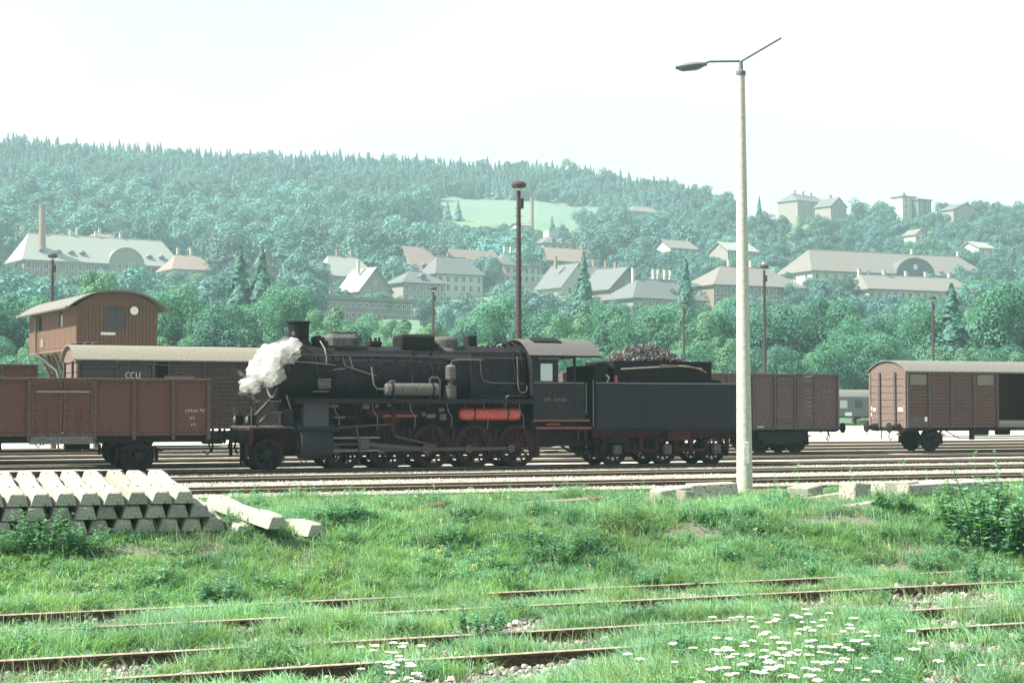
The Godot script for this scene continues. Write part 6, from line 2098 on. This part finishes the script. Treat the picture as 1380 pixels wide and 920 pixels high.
# ------------------------------------------------------------------ concrete sleepers
func concrete_sleeper_mesh(v: int, m: Material) -> ArrayMesh:
	var rng := RandomNumberGenerator.new()
	rng.seed = 900 + v
	var b := MB.new()
	var zs := [1.25, 1.22, 0.75, 0.3, -0.3, -0.75, -1.22, -1.25]
	var hs := [0.165, 0.185, 0.20, 0.165, 0.165, 0.20, 0.185, 0.165]
	var ws := [0.94, 1.0, 1.0, 0.92, 0.92, 1.0, 1.0, 0.94]
	var rings := []
	for k in zs.size():
		var w: float = 0.155 * ws[k]
		var h: float = hs[k]
		var tw := w * 0.66
		var j := rng.randf_range(-0.006, 0.006)
		rings.append([Vector3(-w, 0, zs[k]), Vector3(w, 0, zs[k]), Vector3(w - 0.01, 0.035, zs[k]), Vector3(tw + j, h - 0.015, zs[k]), Vector3(tw - 0.018, h, zs[k]), Vector3(-tw + 0.018, h + j * 0.4, zs[k]), Vector3(-tw + j, h - 0.015, zs[k]), Vector3(-w + 0.01, 0.035, zs[k])])
	for k in rings.size() - 1:
		for i in 8:
			var i2 := (i + 1) % 8
			b.face([rings[k][i], rings[k][i2], rings[k + 1][i2], rings[k + 1][i]], (rings[k][i] + rings[k][i2]) * 0.5 - Vector3(0, 0.08, zs[k]))
	b.face(rings[0], Vector3(0, 0, 1))
	b.face(rings[rings.size() - 1], Vector3(0, 0, -1))
	for s in [-0.75, 0.75]:
		for e in [-0.06, 0.06]:
			b.cyl(Vector3(e, 0.19, s + e), Vector3(e, 0.215, s + e), 0.014, -1.0, 6)
	return b.mesh(m)

func build_sleeper_stack() -> void:
	var rng := RandomNumberGenerator.new()
	rng.seed = 8
	var forms := []
	var old := []
	for k in 3:
		forms.append(concrete_sleeper_mesh(k, M.concrete))
		old.append(concrete_sleeper_mesh(k + 3, M.concrete_old))
	var p := 24.0
	var s := along(262.0, p)
	var tilt := Basis(Vector3(1, 0, 0), deg_to_rad(5.0))
	var rows := ["bottom", "third", "second", "top"]
	var count := ["rightmost", "second from the right", "third from the right", "fourth from the right", "fifth from the right", "sixth from the right", "seventh from the right", "eighth from the right", "ninth from the right", "tenth from the right", "eleventh from the right", "twelfth from the right"]
	var y0 := 0.10
	for r in 4:
		var right_end: float = s + [0.60, 0.46, 0.26, 0.0][r]
		for k in 11:
			var x := right_end - 0.155 - 0.333 * k + rng.randf_range(-0.012, 0.012)
			var o := MeshInstance3D.new()
			o.name = numbered("concrete_sleeper")
			o.mesh = (old if rng.randf() < 0.3 else forms)[rng.randi() % 3]
			add_child(o)
			var back := rng.randf_range(-0.05, 0.05)
			o.transform = Transform3D(tilt * Basis(Vector3.UP, rng.randf_range(-0.012, 0.012)), Vector3(x, y0 - 0.11 + 0.205 * r + 0.02, -p - 1.25 + back + 0.02 * r))
			tag(o, "concrete sleeper, %s in the %s row of the stack" % [count[k], rows[r]], "sleeper", "stacked concrete sleepers")
	# loose sleepers right of the stack
	var spots := [[330.0, 24.9, 0.30, 10.0, 4.5, "bright concrete sleeper lying loose right of the stack"], [318.0, 25.6, 0.16, 13.0, 4.0, "concrete sleeper lying behind the loose one right of the stack"], [372.0, 25.2, 0.13, 15.0, 3.0, "half-buried concrete sleeper, farthest right of the stack"], [288.0, 25.2, 0.12, 10.0, 3.0, "concrete sleeper sunk in weeds close to the stack's end"]]
	for e in spots:
		var w := at(e[0], 550.0, e[1])
		var o := MeshInstance3D.new()
		o.name = numbered("concrete_sleeper")
		o.mesh = forms[rng.randi() % 3]
		add_child(o)
		o.transform = Transform3D(Basis(Vector3.UP, deg_to_rad(e[3])) * Basis(Vector3(1, 0, 0), deg_to_rad(e[4])), Vector3(w.x, ground_y(w.x, w.z) + e[2] - 0.1, w.z))
		tag(o, e[5], "sleeper", "loose concrete sleepers")

# rough block with chipped corners
func block(s: Vector3, seed_: int) -> MB:
	var b := MB.new()
	var rng := RandomNumberGenerator.new()
	rng.seed = seed_
	b.cbox(Vector3.ZERO, s, 0.02)
	for i in b.v.size():
		var q := b.v[i]
		var h := Vector3(sin(q.x * 31.0 + seed_), sin(q.y * 37.0 + q.x * 11.0), sin(q.z * 29.0 + seed_ * 2.0))
		b.v[i] = q + h * 0.012
	return b

func build_lineside() -> void:
	# [px, py of its foot, distance, size, turn, tilt, material, label]
	var list := [
		[905.0, 668.0, 34.0, Vector3(0.75, 0.24, 0.4), 8.0, 4.0, "concrete", "pale concrete block left of the lamp post foot, outer one"],
		[958.0, 668.0, 34.3, Vector3(0.95, 0.3, 0.5), -14.0, 3.0, "concrete", "larger pale concrete block right beside the lamp post foot"],
		[922.0, 671.0, 33.5, Vector3(0.22, 0.22, 0.3), 10.0, 0.0, "concrete_old", "small dark concrete stub between the two pale blocks"],
		[1085.0, 672.0, 33.0, Vector3(0.5, 0.28, 0.5), 24.0, 6.0, "concrete_old", "grey broken concrete block at the left of the rubble heap"],
		[1112.0, 676.0, 32.5, Vector3(1.3, 0.16, 0.35), -34.0, 10.0, "concrete", "long pale concrete piece leaning in the rubble heap"],
		[1150.0, 680.0, 32.0, Vector3(0.42, 0.42, 0.4), 12.0, -6.0, "concrete", "upright pale concrete lump at the right of the rubble heap"],
		[1155.0, 691.0, 31.0, Vector3(0.7, 0.12, 0.35), -25.0, 8.0, "concrete", "flat pale concrete slab fallen before the rubble heap"],
		[1045.0, 676.0, 33.0, Vector3(0.75, 0.07, 0.18), 12.0, 2.0, "old_wood", "pale plank lying in the grass right of the lamp post"],
		[1262.0, 672.0, 33.5, Vector3(2.3, 0.2, 1.1), 4.0, 1.0, "concrete", "long flat concrete slab lying in the weeds at the right"],
		[1215.0, 676.0, 33.0, Vector3(0.5, 0.34, 0.5), 30.0, 0.0, "concrete_old", "squat concrete block under the left end of the flat slab"],
		[760.0, 690.0, 29.5, Vector3(1.5, 0.16, 0.24), -14.0, 4.0, "old_wood", "weathered old timber beam lying in the grass below the locomotive cab"],
		[705.0, 680.0, 30.0, Vector3(0.6, 0.1, 0.2), 10.0, 2.0, "timber", "short dark timber piece left of the weathered beam"],
		[575.0, 696.0, 28.5, Vector3(0.7, 0.12, 0.2), 8.0, 6.0, "timber", "dark rotten timber chunk in the grass, largest of the wood scraps"],
		[535.0, 702.0, 28.3, Vector3(0.5, 0.06, 0.1), 32.0, 10.0, "timber", "brown wood splinter left of the rotten timber chunk"],
		[600.0, 705.0, 28.2, Vector3(0.35, 0.06, 0.12), -20.0, 4.0, "timber", "small brown wood scrap right of the rotten timber chunk"],
		[805.0, 690.0, 29.4, Vector3(0.3, 0.2, 0.26), 15.0, 0.0, "timber", "dark sawn log end at the right of the weathered beam"]]
	var k := 0
	for e in list:
		var w := at(e[0], e[1], e[2] - (2.2 if e[0] > 880.0 else 0.0))
		var g := ground_y(w.x, w.z)
		var s: Vector3 = e[3]
		var nm: String = "concrete_block" if String(e[6]).begins_with("concrete") else "timber_piece"
		if s.x > 2.0:
			nm = "concrete_slab"
		var o := MeshInstance3D.new()
		o.name = numbered(nm)
		o.mesh = block(s, 40 + k).mesh(M[e[6]])
		add_child(o)
		o.transform = Transform3D(Basis(Vector3.UP, deg_to_rad(e[4])) * Basis(Vector3(0, 0, 1), deg_to_rad(e[5])), Vector3(w.x, g + s.y * 0.5 + (0.2 if s.x > 2.0 else 0.07), w.z))
		tag(o, e[7], nm.split("_")[1] if nm != "timber_piece" else "timber")
		k += 1

# ------------------------------------------------------------------ grass, weeds and flowers
func tuft_mesh(seed_: int, blades: int, m: Material, wide: float, spread: float) -> ArrayMesh:
	var rng := RandomNumberGenerator.new()
	rng.seed = seed_
	var b := MB.new()
	for k in blades:
		var a := rng.randf() * TAU
		var r := spread * sqrt(rng.randf())
		var o := Vector3(cos(a) * r, -0.02, sin(a) * r)
		var h := rng.randf_range(0.45, 1.0)
		var la := rng.randf() * TAU
		var lean := Vector3(cos(la), 0, sin(la)) * rng.randf_range(0.05, 0.5) * h
		var side := Vector3(-sin(la + 0.7), 0, cos(la + 0.7)) * wide * rng.randf_range(0.6, 1.2)
		var tone := rng.randf_range(0.62, 1.30)
		var dry := rng.randf_range(0.3, 0.6) if rng.randf() < 0.16 else rng.randf_range(-0.05, 0.12)
		b.col = Color(tone * (1.0 + dry), tone, tone * (1.0 - dry * 0.5))
		var p1 := o + lean * 0.3 + Vector3(0, h * 0.55, 0)
		var p2 := o + lean + Vector3(0, h, 0)
		b.tri(o - side, o + side, p1 + side * 0.7)
		b.tri(o - side, p1 + side * 0.7, p1 - side * 0.7)
		b.tri(p1 - side * 0.7, p1 + side * 0.7, p2)
	return b.mesh(m)

# leafy herb: stalks carrying leaves all the way up, height 1
func herb_mesh(seed_: int, stalks: int, leaves: int, size: float, spread: float, m: Material) -> ArrayMesh:
	var rng := RandomNumberGenerator.new()
	rng.seed = seed_
	var b := MB.new()
	for k in stalks:
		var a := rng.randf() * TAU
		var r := spread * sqrt(rng.randf())
		var o := Vector3(cos(a) * r, -0.02, sin(a) * r)
		var h := rng.randf_range(0.6, 1.0)
		var top := o + Vector3(cos(a) * 0.2 * h + rng.randf_range(-0.1, 0.1), h, sin(a) * 0.2 * h + rng.randf_range(-0.1, 0.1))
		b.col = Color(0.9, 0.85, 0.8)
		b.tube([o, o.lerp(top, 0.5) + Vector3(0, 0.03, 0), top], 0.008, 4, 0.004)
		for j in leaves:
			var f := pow(rng.randf(), 0.7)
			var p := o.lerp(top, f)
			var la := rng.randf() * TAU
			var d := Vector3(cos(la), rng.randf_range(-0.15, 0.55), sin(la)).normalized()
			var sd := d.cross(Vector3.UP).normalized()
			var s := size * rng.randf_range(0.5, 1.15) * (1.15 - 0.55 * f)
			var tone := rng.randf_range(0.7, 1.28)
			b.col = Color(tone * rng.randf_range(0.95, 1.15), tone, tone * rng.randf_range(0.9, 1.05))
			var tip := p + d * s
			var mid := p + d * s * 0.45 + Vector3(0, s * 0.08, 0)
			b.tri(p, mid + sd * s * 0.28, tip)
			b.tri(p, tip, mid - sd * s * 0.28)
	return b.mesh(m)

func stone_mesh(seed_: int) -> ArrayMesh:
	var rng := RandomNumberGenerator.new()
	rng.seed = seed_
	var b := MB.new()
	var top := Vector3(0, 0.42, 0)
	var bot := Vector3(0, -0.35, 0)
	var n := 6
	var r1 := []
	var r2 := []
	for k in n:
		var a := TAU * (k + rng.randf_range(-0.25, 0.25)) / n
		r1.append(Vector3(cos(a) * rng.randf_range(0.38, 0.6), rng.randf_range(-0.1, 0.05), sin(a) * rng.randf_range(0.34, 0.5)))
		r2.append(Vector3(cos(a) * rng.randf_range(0.18, 0.36), rng.randf_range(0.26, 0.42), sin(a) * rng.randf_range(0.16, 0.34)))
	for k in n:
		var k2 := (k + 1) % n
		b.face([r1[k], r1[k2], r2[k2]], r1[k] + r1[k2])
		b.face([r1[k], r2[k2], r2[k]], r1[k] + r1[k2])
		b.face([r2[k], r2[k2], top], Vector3.UP)
		b.face([r1[k], r1[k2], bot], Vector3.DOWN)
	return b.mesh(M.stone)

func build_vegetation() -> void:
	var rng := RandomNumberGenerator.new()
	rng.seed = 77
	var patch := FastNoiseLite.new()
	patch.seed = 31
	patch.frequency = 0.32
	patch.fractal_octaves = 3
	# gravel on the two near tracks
	var stones := [stone_mesh(1), stone_mesh(2), stone_mesh(3)]
	var sx := [[], [], []]
	var sc := [[], [], []]
	for k in 30000:
		var p := rng.randf_range(12.2, 21.6)
		var x := lerpf(along(-60.0, p), along(1440.0, p), rng.randf())
		var g := ground_y(x, -p)
		var s := rng.randf_range(0.025, 0.075) * (1.7 if rng.randf() < 0.08 else 1.0)
		var i := rng.randi() % 3
		var bs := Basis(Vector3.UP, rng.randf() * TAU) * Basis(Vector3(1, 0, 0), rng.randf_range(-0.5, 0.5))
		sx[i].append(Transform3D(bs.scaled(Vector3.ONE * s), Vector3(x, g + s * 0.2, -p)))
		var v := rng.randf_range(0.10, 0.34)
		if rng.randf() < 0.10:
			v = rng.randf_range(0.4, 0.62)
		sc[i].append(Color(v * 1.03, v, v * rng.randf_range(0.82, 0.95)))
	for i in 3:
		multi("ballast_stones", stones[i], sx[i], sc[i], ["angular grey ballast stones between the near rails", "broken pale ballast stones around the near tracks", "small rough ballast stones strewn over the near trackbed"][i], "gravel")
	# ballast in the yard
	var yx := [[], [], []]
	var yc := [[], [], []]
	for k in 46000:
		var p := rng.randf_range(32.2, 53.5)
		var x := lerpf(along(-30.0, p), along(1410.0, p), rng.randf())
		var s := rng.randf_range(0.03, 0.07)
		var i := rng.randi() % 3
		var near := 9.0
		for tp in [34.1, 38.8, 44.7, 50.2]:
			near = minf(near, absf(p - tp))
		if near < 0.95 and rng.randf() < 0.9:
			continue
		yx[i].append(Transform3D(Basis(Vector3.UP, rng.randf() * TAU).scaled(Vector3.ONE * s), Vector3(x, -0.105 + s * 0.12, -p)))
		var v := rng.randf_range(0.22, 0.52) if near > 0.9 else rng.randf_range(0.08, 0.3)
		yc[i].append(Color(v * 1.02, v, v * 0.9))
	for i in 3:
		multi("yard_ballast", stones[i], yx[i], yc[i], ["pale ballast stones between the yard tracks", "whitish ballast lumps strewn between the yard tracks", "mixed grey ballast around the yard tracks"][i], "gravel")
	# grass
	var tufts := []
	for k in 4:
		tufts.append(tuft_mesh(300 + k, 30, M.grass, 0.011, 0.22))
	var herbs := []
	for k in 3:
		herbs.append(herb_mesh(330 + k, 7, 13, 0.22, 0.16, M.weed))
	var gx := [[], [], [], []]
	var gc := [[], [], [], []]
	var hx := [[], [], []]
	var hc := [[], [], []]
	var fx := []
	for k in 66000:
		var p := rng.randf_range(12.6, 32.0)
		var x := lerpf(along(-70.0, p), along(1450.0, p), rng.randf())
		var q := patch.get_noise_2d(x * 1.4, p * 1.9)
		var px := 690.0 + F * right.dot(Vector3(x, 0, -p)) / ahead.dot(Vector3(x, 0, -p))
		var h := rng.randf_range(0.09, 0.22) * (1.0 + 0.6 * q)
		var d := 1.0
		if p < 21.4:
			# between and along the near rails: patchy
			d = clampf(0.22 + q * 1.5, 0.0, 1.0)
			h *= 0.75
			if px > 1080.0 and p > 17.4 and p < 19.3:
				d *= clampf(0.04 + q * 0.6, 0.0, 0.4)
			if px > 1190.0 and p < 16.2:
				d *= 0.22
			if px < 480.0 and p > 15.8 and p < 17.0:
				d *= 0.4
			if absf(p - 17.6) < 0.28 or absf(p - 16.1) < 0.22:
				d *= 0.25
				h *= 0.6
			if px < 480.0 and p > 17.9 and p < 19.2:
				d *= 1.6
				h *= 1.3
			if px > 860.0 and px < 1220.0 and p < 17.2:
				d = maxf(d, 0.75)
				h *= 1.25
		elif p < 31.0:
			d = clampf(0.80 + q * 1.3, 0.0, 1.0)
			h *= 0.8 + 0.9 * maxf(0.0, patch.get_noise_2d(x * 3.0 - 60.0, p * 3.0))
			if px > 850.0 and p > 25.5:
				h *= 0.6
			if px < 310.0 and p > 22.4 and p < 24.2:
				h *= 0.55
			if px > 1150.0 and p > 22.3 and p < 24.4:
				d *= clampf(0.30 + q * 1.3, 0.0, 1.0)
		else:
			d = 0.4 * (32.0 - p)
			h *= 0.7
		if rng.randf() > d:
			continue
		var w := Vector3(x, ground_y(x, -p), -p)
		var tint := 1.0 + 0.35 * patch.get_noise_2d(x * 0.7 + 90.0, p * 0.7) + rng.randf_range(-0.12, 0.12)
		var yel := 0.12 * patch.get_noise_2d(x * 0.9 - 40.0, p * 0.9) + rng.randf_range(-0.05, 0.08)
		var cc := Color(tint * (1.0 + yel), tint, tint * (1.0 - yel))
		if rng.randf() < (0.27 if p > 21.5 else 0.13) * (1.0 + 1.9 * patch.get_noise_2d(x * 2.0 + 7.0, p * 2.0)):
			var i := rng.randi() % 3
			var hh := h * rng.randf_range(1.0, 2.0)
			hx[i].append(Transform3D(Basis(Vector3.UP, rng.randf() * TAU).scaled(Vector3(hh * 1.2, hh, hh * 1.2)), w))
			hc[i].append(cc)
			if rng.randf() < 0.07 and p > 21.0:
				fx.append(Transform3D(Basis(Vector3.UP, rng.randf() * TAU).scaled(Vector3.ONE * rng.randf_range(0.5, 0.9)), w + Vector3(0, hh * 0.95, 0)))
		else:
			var i := rng.randi() % 4
			gx[i].append(Transform3D(Basis(Vector3.UP, rng.randf() * TAU).scaled(Vector3(0.75, h * 1.45, 0.75)), w))
			gc[i].append(cc)
	# thin seeding stems standing above the grass
	var stems := tuft_mesh(320, 9, M.straw, 0.005, 0.16)
	var wx := []
	for k in 5200:
		var p := rng.randf_range(15.0, 31.0)
		var x := lerpf(along(-60.0, p), along(1440.0, p), rng.randf())
		if patch.get_noise_2d(x * 1.1 + 33.0, p * 1.1) < -0.02 or (p < 21.0 and rng.randf() < 0.6):
			continue
		var h := rng.randf_range(0.26, 0.5)
		wx.append(Transform3D(Basis(Vector3.UP, rng.randf() * TAU).scaled(Vector3(0.7, h, 0.7)), Vector3(x, ground_y(x, -p), -p)))
	multi("seeding_grass", stems, wx, [], "thin pale seeding stems standing above the grass", "grass")
	for i in 4:
		multi("grass", tufts[i], gx[i], gc[i], ["fresh green grass over the bank and near tracks", "loose tufts of bright grass along the rails", "thick pale green grass on the bank", "mixed long grass between the near tracks"][i], "grass")
	for i in 3:
		multi("weeds", herbs[i], hx[i], hc[i], ["low leafy weeds mixed into the grass", "broad-leaved weeds scattered on the bank", "bushy green weeds between the rails"][i], "weeds")
	var fl := MB.new()
	for k in 9:
		var o := Vector3(rng.randf_range(-0.05, 0.05), rng.randf_range(-0.10, 0.06), rng.randf_range(-0.05, 0.05))
		fl.lathe(Transform3D(Basis(Vector3(1, 0, 0), rng.randf_range(-0.6, 0.6)), o), [Vector2(0, -0.008), Vector2(0.014, 0.0), Vector2(0.011, 0.01), Vector2(0, 0.013)], 5)
	multi("yellow_flowers", fl.mesh(M.flower_yellow), fx, [], "tiny yellow flower heads sprinkled over the weedy bank", "flowers")
	# single leafy clumps
	var clump_forms := []
	for k in 3:
		clump_forms.append(herb_mesh(360 + k, 30, 26, 0.19, 0.42, M.weed))
	var clumps := [[62.0, 712.0, 22.9, 0.62, "dark leafy nettle clump before the left of the sleeper stack"], [120.0, 708.0, 22.9, 0.5, "leafy weed clump before the middle of the sleeper stack"], [20.0, 716.0, 22.6, 0.42, "low leafy weeds at the left edge under the sleeper stack"], [292.0, 690.0, 24.4, 0.42, "weed clump between the sleeper stack and the loose sleepers"], [340.0, 655.0, 27.0, 0.45, "weed sprig behind the loose sleepers"], [300.0, 800.0, 21.6, 0.5, "round green weed at the end of the left rail, lower left"], [645.0, 830.0, 18.6, 0.5, "bushy green weed growing between the second track's rails"], [760.0, 745.0, 24.5, 0.42, "dark green weed in the middle of the bank"], [870.0, 755.0, 23.6, 0.40, "pale-topped weed right of the bank's middle"], [1245.0, 722.0, 25.6, 0.48, "dark round weed bush on the right of the bank"], [1345.0, 690.0, 27.0, 1.25, "tall leafy weeds at the right edge below the covered wagon"], [1375.0, 680.0, 27.6, 1.5, "tallest leafy weeds at the very right edge"], [1310.0, 690.0, 28.0, 1.0, "leafy weeds left of the tall ones at the right edge"], [1270.0, 700.0, 27.0, 0.5, "leafy weeds before the long flat concrete slab"], [1195.0, 690.0, 28.5, 0.55, "weeds between the rubble heap and the long flat slab"], [1330.0, 745.0, 24.2, 0.55, "yellow-green weeds low on the right of the bank"], [1150.0, 830.0, 17.0, 0.4, "grassy weed right of the white flower patch"]]
	var cn := 0
	for e in clumps:
		var w := at(e[0], 550.0, e[2])
		w.y = ground_y(w.x, w.z)
		var o := MeshInstance3D.new()
		o.name = numbered("weed_clump")
		o.mesh = clump_forms[cn % 3]
		add_child(o)
		o.transform = Transform3D(Basis(Vector3.UP, cn * 1.7).scaled(Vector3(e[3] * 1.1, e[3], e[3] * 1.1)), w)
		tag(o, e[4], "plant", "weed clumps")
		cn += 1
	# tall single stalks before the yard tracks
	var stalk_forms := []
	for k in 3:
		stalk_forms.append(herb_mesh(390 + k, 2, 14, 0.16, 0.05, M.weed))
	var stalks := [[1045.0, 0.55], [1060.0, 0.42], [1078.0, 0.62], [1148.0, 0.66], [1160.0, 0.5], [1222.0, 0.7], [1250.0, 0.5], [1286.0, 0.62], [1318.0, 0.85], [1345.0, 0.8], [870.0, 0.4], [782.0, 0.5], [748.0, 0.42], [690.0, 0.4]]
	stalks.sort_custom(func(a_, b_): return a_[0] < b_[0])
	cn = 0
	for e in stalks:
		var z := 33.2
		var w := at(e[0], 550.0, z)
		w.y = ground_y(w.x, w.z)
		var o := MeshInstance3D.new()
		o.name = numbered("tall_weed")
		o.mesh = stalk_forms[cn % 3]
		add_child(o)
		o.transform = Transform3D(Basis(Vector3.UP, cn * 2.1).scaled(Vector3(e[1], e[1] * 1.5, e[1])), w)
		tag(o, "slender leafy weed stalk before the yard rails, %s from the left" % nth(cn), "plant", "weed stalks before the yard rails")
		cn += 1
	build_umbels(rng)

func build_umbels(rng: RandomNumberGenerator) -> void:
	var protos := []
	for v in 3:
		var r2 := RandomNumberGenerator.new()
		r2.seed = 500 + v
		var t := Node3D.new()
		var st := MB.new()
		var lean := Vector3(r2.randf_range(-0.06, 0.06), 0.5, r2.randf_range(-0.06, 0.06))
		st.tube([Vector3(0, -0.02, 0), lean * 0.6, lean], 0.005, 5, 0.003)
		for k in 7:
			var a := TAU * k / 7.0
			st.tube([lean, lean + Vector3(cos(a) * 0.04, 0.035, sin(a) * 0.04)], 0.002, 4)
		part("stem", st, M.stalk, t)
		var hd := MB.new()
		for k in 38:
			var a := r2.randf() * TAU
			var r := 0.050 * sqrt(r2.randf())
			var o := lean + Vector3(cos(a) * r, 0.045 - r * r * 3.0 + r2.randf_range(-0.004, 0.004), sin(a) * r)
			hd.lathe(Transform3D(Basis(Vector3(cos(a), 0, sin(a)), r2.randf_range(-0.4, 0.4)), o), [Vector2(0.002, -0.008), Vector2(0.0085, 0.0), Vector2(0.006, 0.005), Vector2(0, 0.006)], 5)
		part("flower_head", hd, M.flower_white, t)
		var lf := MB.new()
		for k in 9:
			var f := r2.randf_range(0.05, 0.75)
			var p := lean * f
			var a := r2.randf() * TAU
			var d := Vector3(cos(a), 0.4, sin(a)).normalized() * 0.09
			var sd := Vector3(-sin(a), 0, cos(a)) * 0.014
			lf.tri(p, p + d * 0.5 + sd, p + d)
			lf.tri(p, p + d, p + d * 0.5 - sd)
		part("leaves", lf, M.weed, t)
		protos.append(t)
	var spots := []
	while spots.size() < 118:
		var px := rng.randfn(1060.0, 78.0)
		var py := rng.randf_range(815.0, 914.0)
		if px < 880.0 or px > 1190.0 or (py < 850.0 and px < 990.0) or (py > 880.0 and px > 1180.0):
			continue
		spots.append([px, py, 0])
	for k in 26:
		spots.append([rng.randf_range(478.0, 565.0), rng.randf_range(862.0, 918.0), 1])
	for e in [[1222.0, 848.0], [1240.0, 864.0], [1238.0, 872.0], [1210.0, 884.0], [1265.0, 890.0], [1320.0, 893.0], [958.0, 831.0], [938.0, 915.0], [862.0, 887.0], [838.0, 880.0]]:
		spots.append([e[0], e[1], 2])
	for e in spots:
		var hgt := rng.randf_range(0.65, 1.0)
		var z: float = (EYE + 0.765 - 0.53 * hgt) * F / (e[1] - 550.0)
		var w := at(e[0], 550.0, z)
		w.y = ground_y(w.x, w.z)
		var c: Node3D = protos[rng.randi() % 3].duplicate()
		c.name = numbered("white_umbel")
		add_child(c)
		c.transform = Transform3D(Basis(Vector3.UP, rng.randf() * TAU).scaled(Vector3(hgt, hgt, hgt)), w)
		var i: int = e[2]
		tag(c, ["white umbel flower in the dense patch at the lower right", "white umbel flower in the small patch left of the bottom centre", "white umbel flower standing scattered beside the dense patch"][i], "flower", ["dense patch of white umbels", "small patch of white umbels", "scattered white umbels"][i])
	for t in protos:
		t.free()

# ------------------------------------------------------------------ steam at the front of the locomotive
func build_steam() -> void:
	var rng := RandomNumberGenerator.new()
	rng.seed = 15
	var s0 := along(361.0, 49.45)
	var t := thing("steam_cloud", "white steam drifting round the front of the locomotive", "steam", Vector3(s0, 0, -50.2))
	t.set_meta("kind", "stuff")
	var fm := FogMaterial.new()
	fm.albedo = Color(1, 1, 1)
	fm.density = 1.1
	var thin := FogMaterial.new()
	thin.albedo = Color(1, 1, 1)
	thin.density = 0.5
	for k in 230:
		var f := pow(rng.randf(), 0.75)
		var o := Vector3(lerpf(-0.86, 0.62, f), lerpf(2.36, 3.80, f), 0.8)
		var wide := lerpf(0.07, 0.40, sin(PI * minf(f * 0.66 + 0.06, 1.0)))
		var d := Vector3(rng.randfn(), rng.randfn(), rng.randfn() * 0.8) * wide * 0.62
		var far := clampf(d.length() / wide, 0.0, 1.6)
		var r := wide * rng.randf_range(0.22, 0.62) * (1.25 - 0.55 * far)
		var v := FogVolume.new()
		v.name = "puff"
		v.shape = RenderingServer.FOG_VOLUME_SHAPE_ELLIPSOID
		v.size = Vector3(rng.randf_range(0.8, 1.4), rng.randf_range(0.7, 1.2), rng.randf_range(0.8, 1.2)) * maxf(r, 0.035) * 2.0
		v.material = fm if k % 3 else thin
		v.position = o + d
		t.add_child(v, true)
	# denser heart of the cloud: soft translucent billows
	for k in 54:
		var f := pow(rng.randf(), 0.8)
		var wide := lerpf(0.08, 0.42, sin(PI * minf(f * 0.66 + 0.06, 1.0)))
		var o := Vector3(lerpf(-0.82, 0.55, f), lerpf(2.42, 3.72, f), 0.8) + Vector3(rng.randfn(), rng.randfn(), rng.randfn()) * wide * 0.5
		var r := wide * rng.randf_range(0.3, 0.7)
		var b := MB.new()
		var ring := 12
		var ph := rng.randf() * 9.0
		var pts := []
		for i in ring + 1:
			var row := []
			for j in ring * 2:
				var a := PI * i / ring
				var c := TAU * j / (ring * 2)
				var d := Vector3(sin(a) * cos(c), cos(a), sin(a) * sin(c))
				var wob := 1.0 + 0.22 * sin(d.x * 5.0 + ph) * sin(d.y * 6.0 + ph * 2.0) + 0.12 * sin(d.z * 9.0 + ph) * sin(d.x * 8.0 - ph)
				row.append([o + d * r * wob, d])
			pts.append(row)
		for i in ring:
			for j in ring * 2:
				var j2 := (j + 1) % (ring * 2)
				var A: Array = pts[i][j]
				var B: Array = pts[i][j2]
				var C: Array = pts[i + 1][j2]
				var D: Array = pts[i + 1][j]
				if i > 0:
					b.put(A[0], B[0], C[0], A[1], B[1], C[1])
				if i < ring - 1:
					b.put(A[0], C[0], D[0], A[1], C[1], D[1])
		part("billow", b, M.vapour, t)
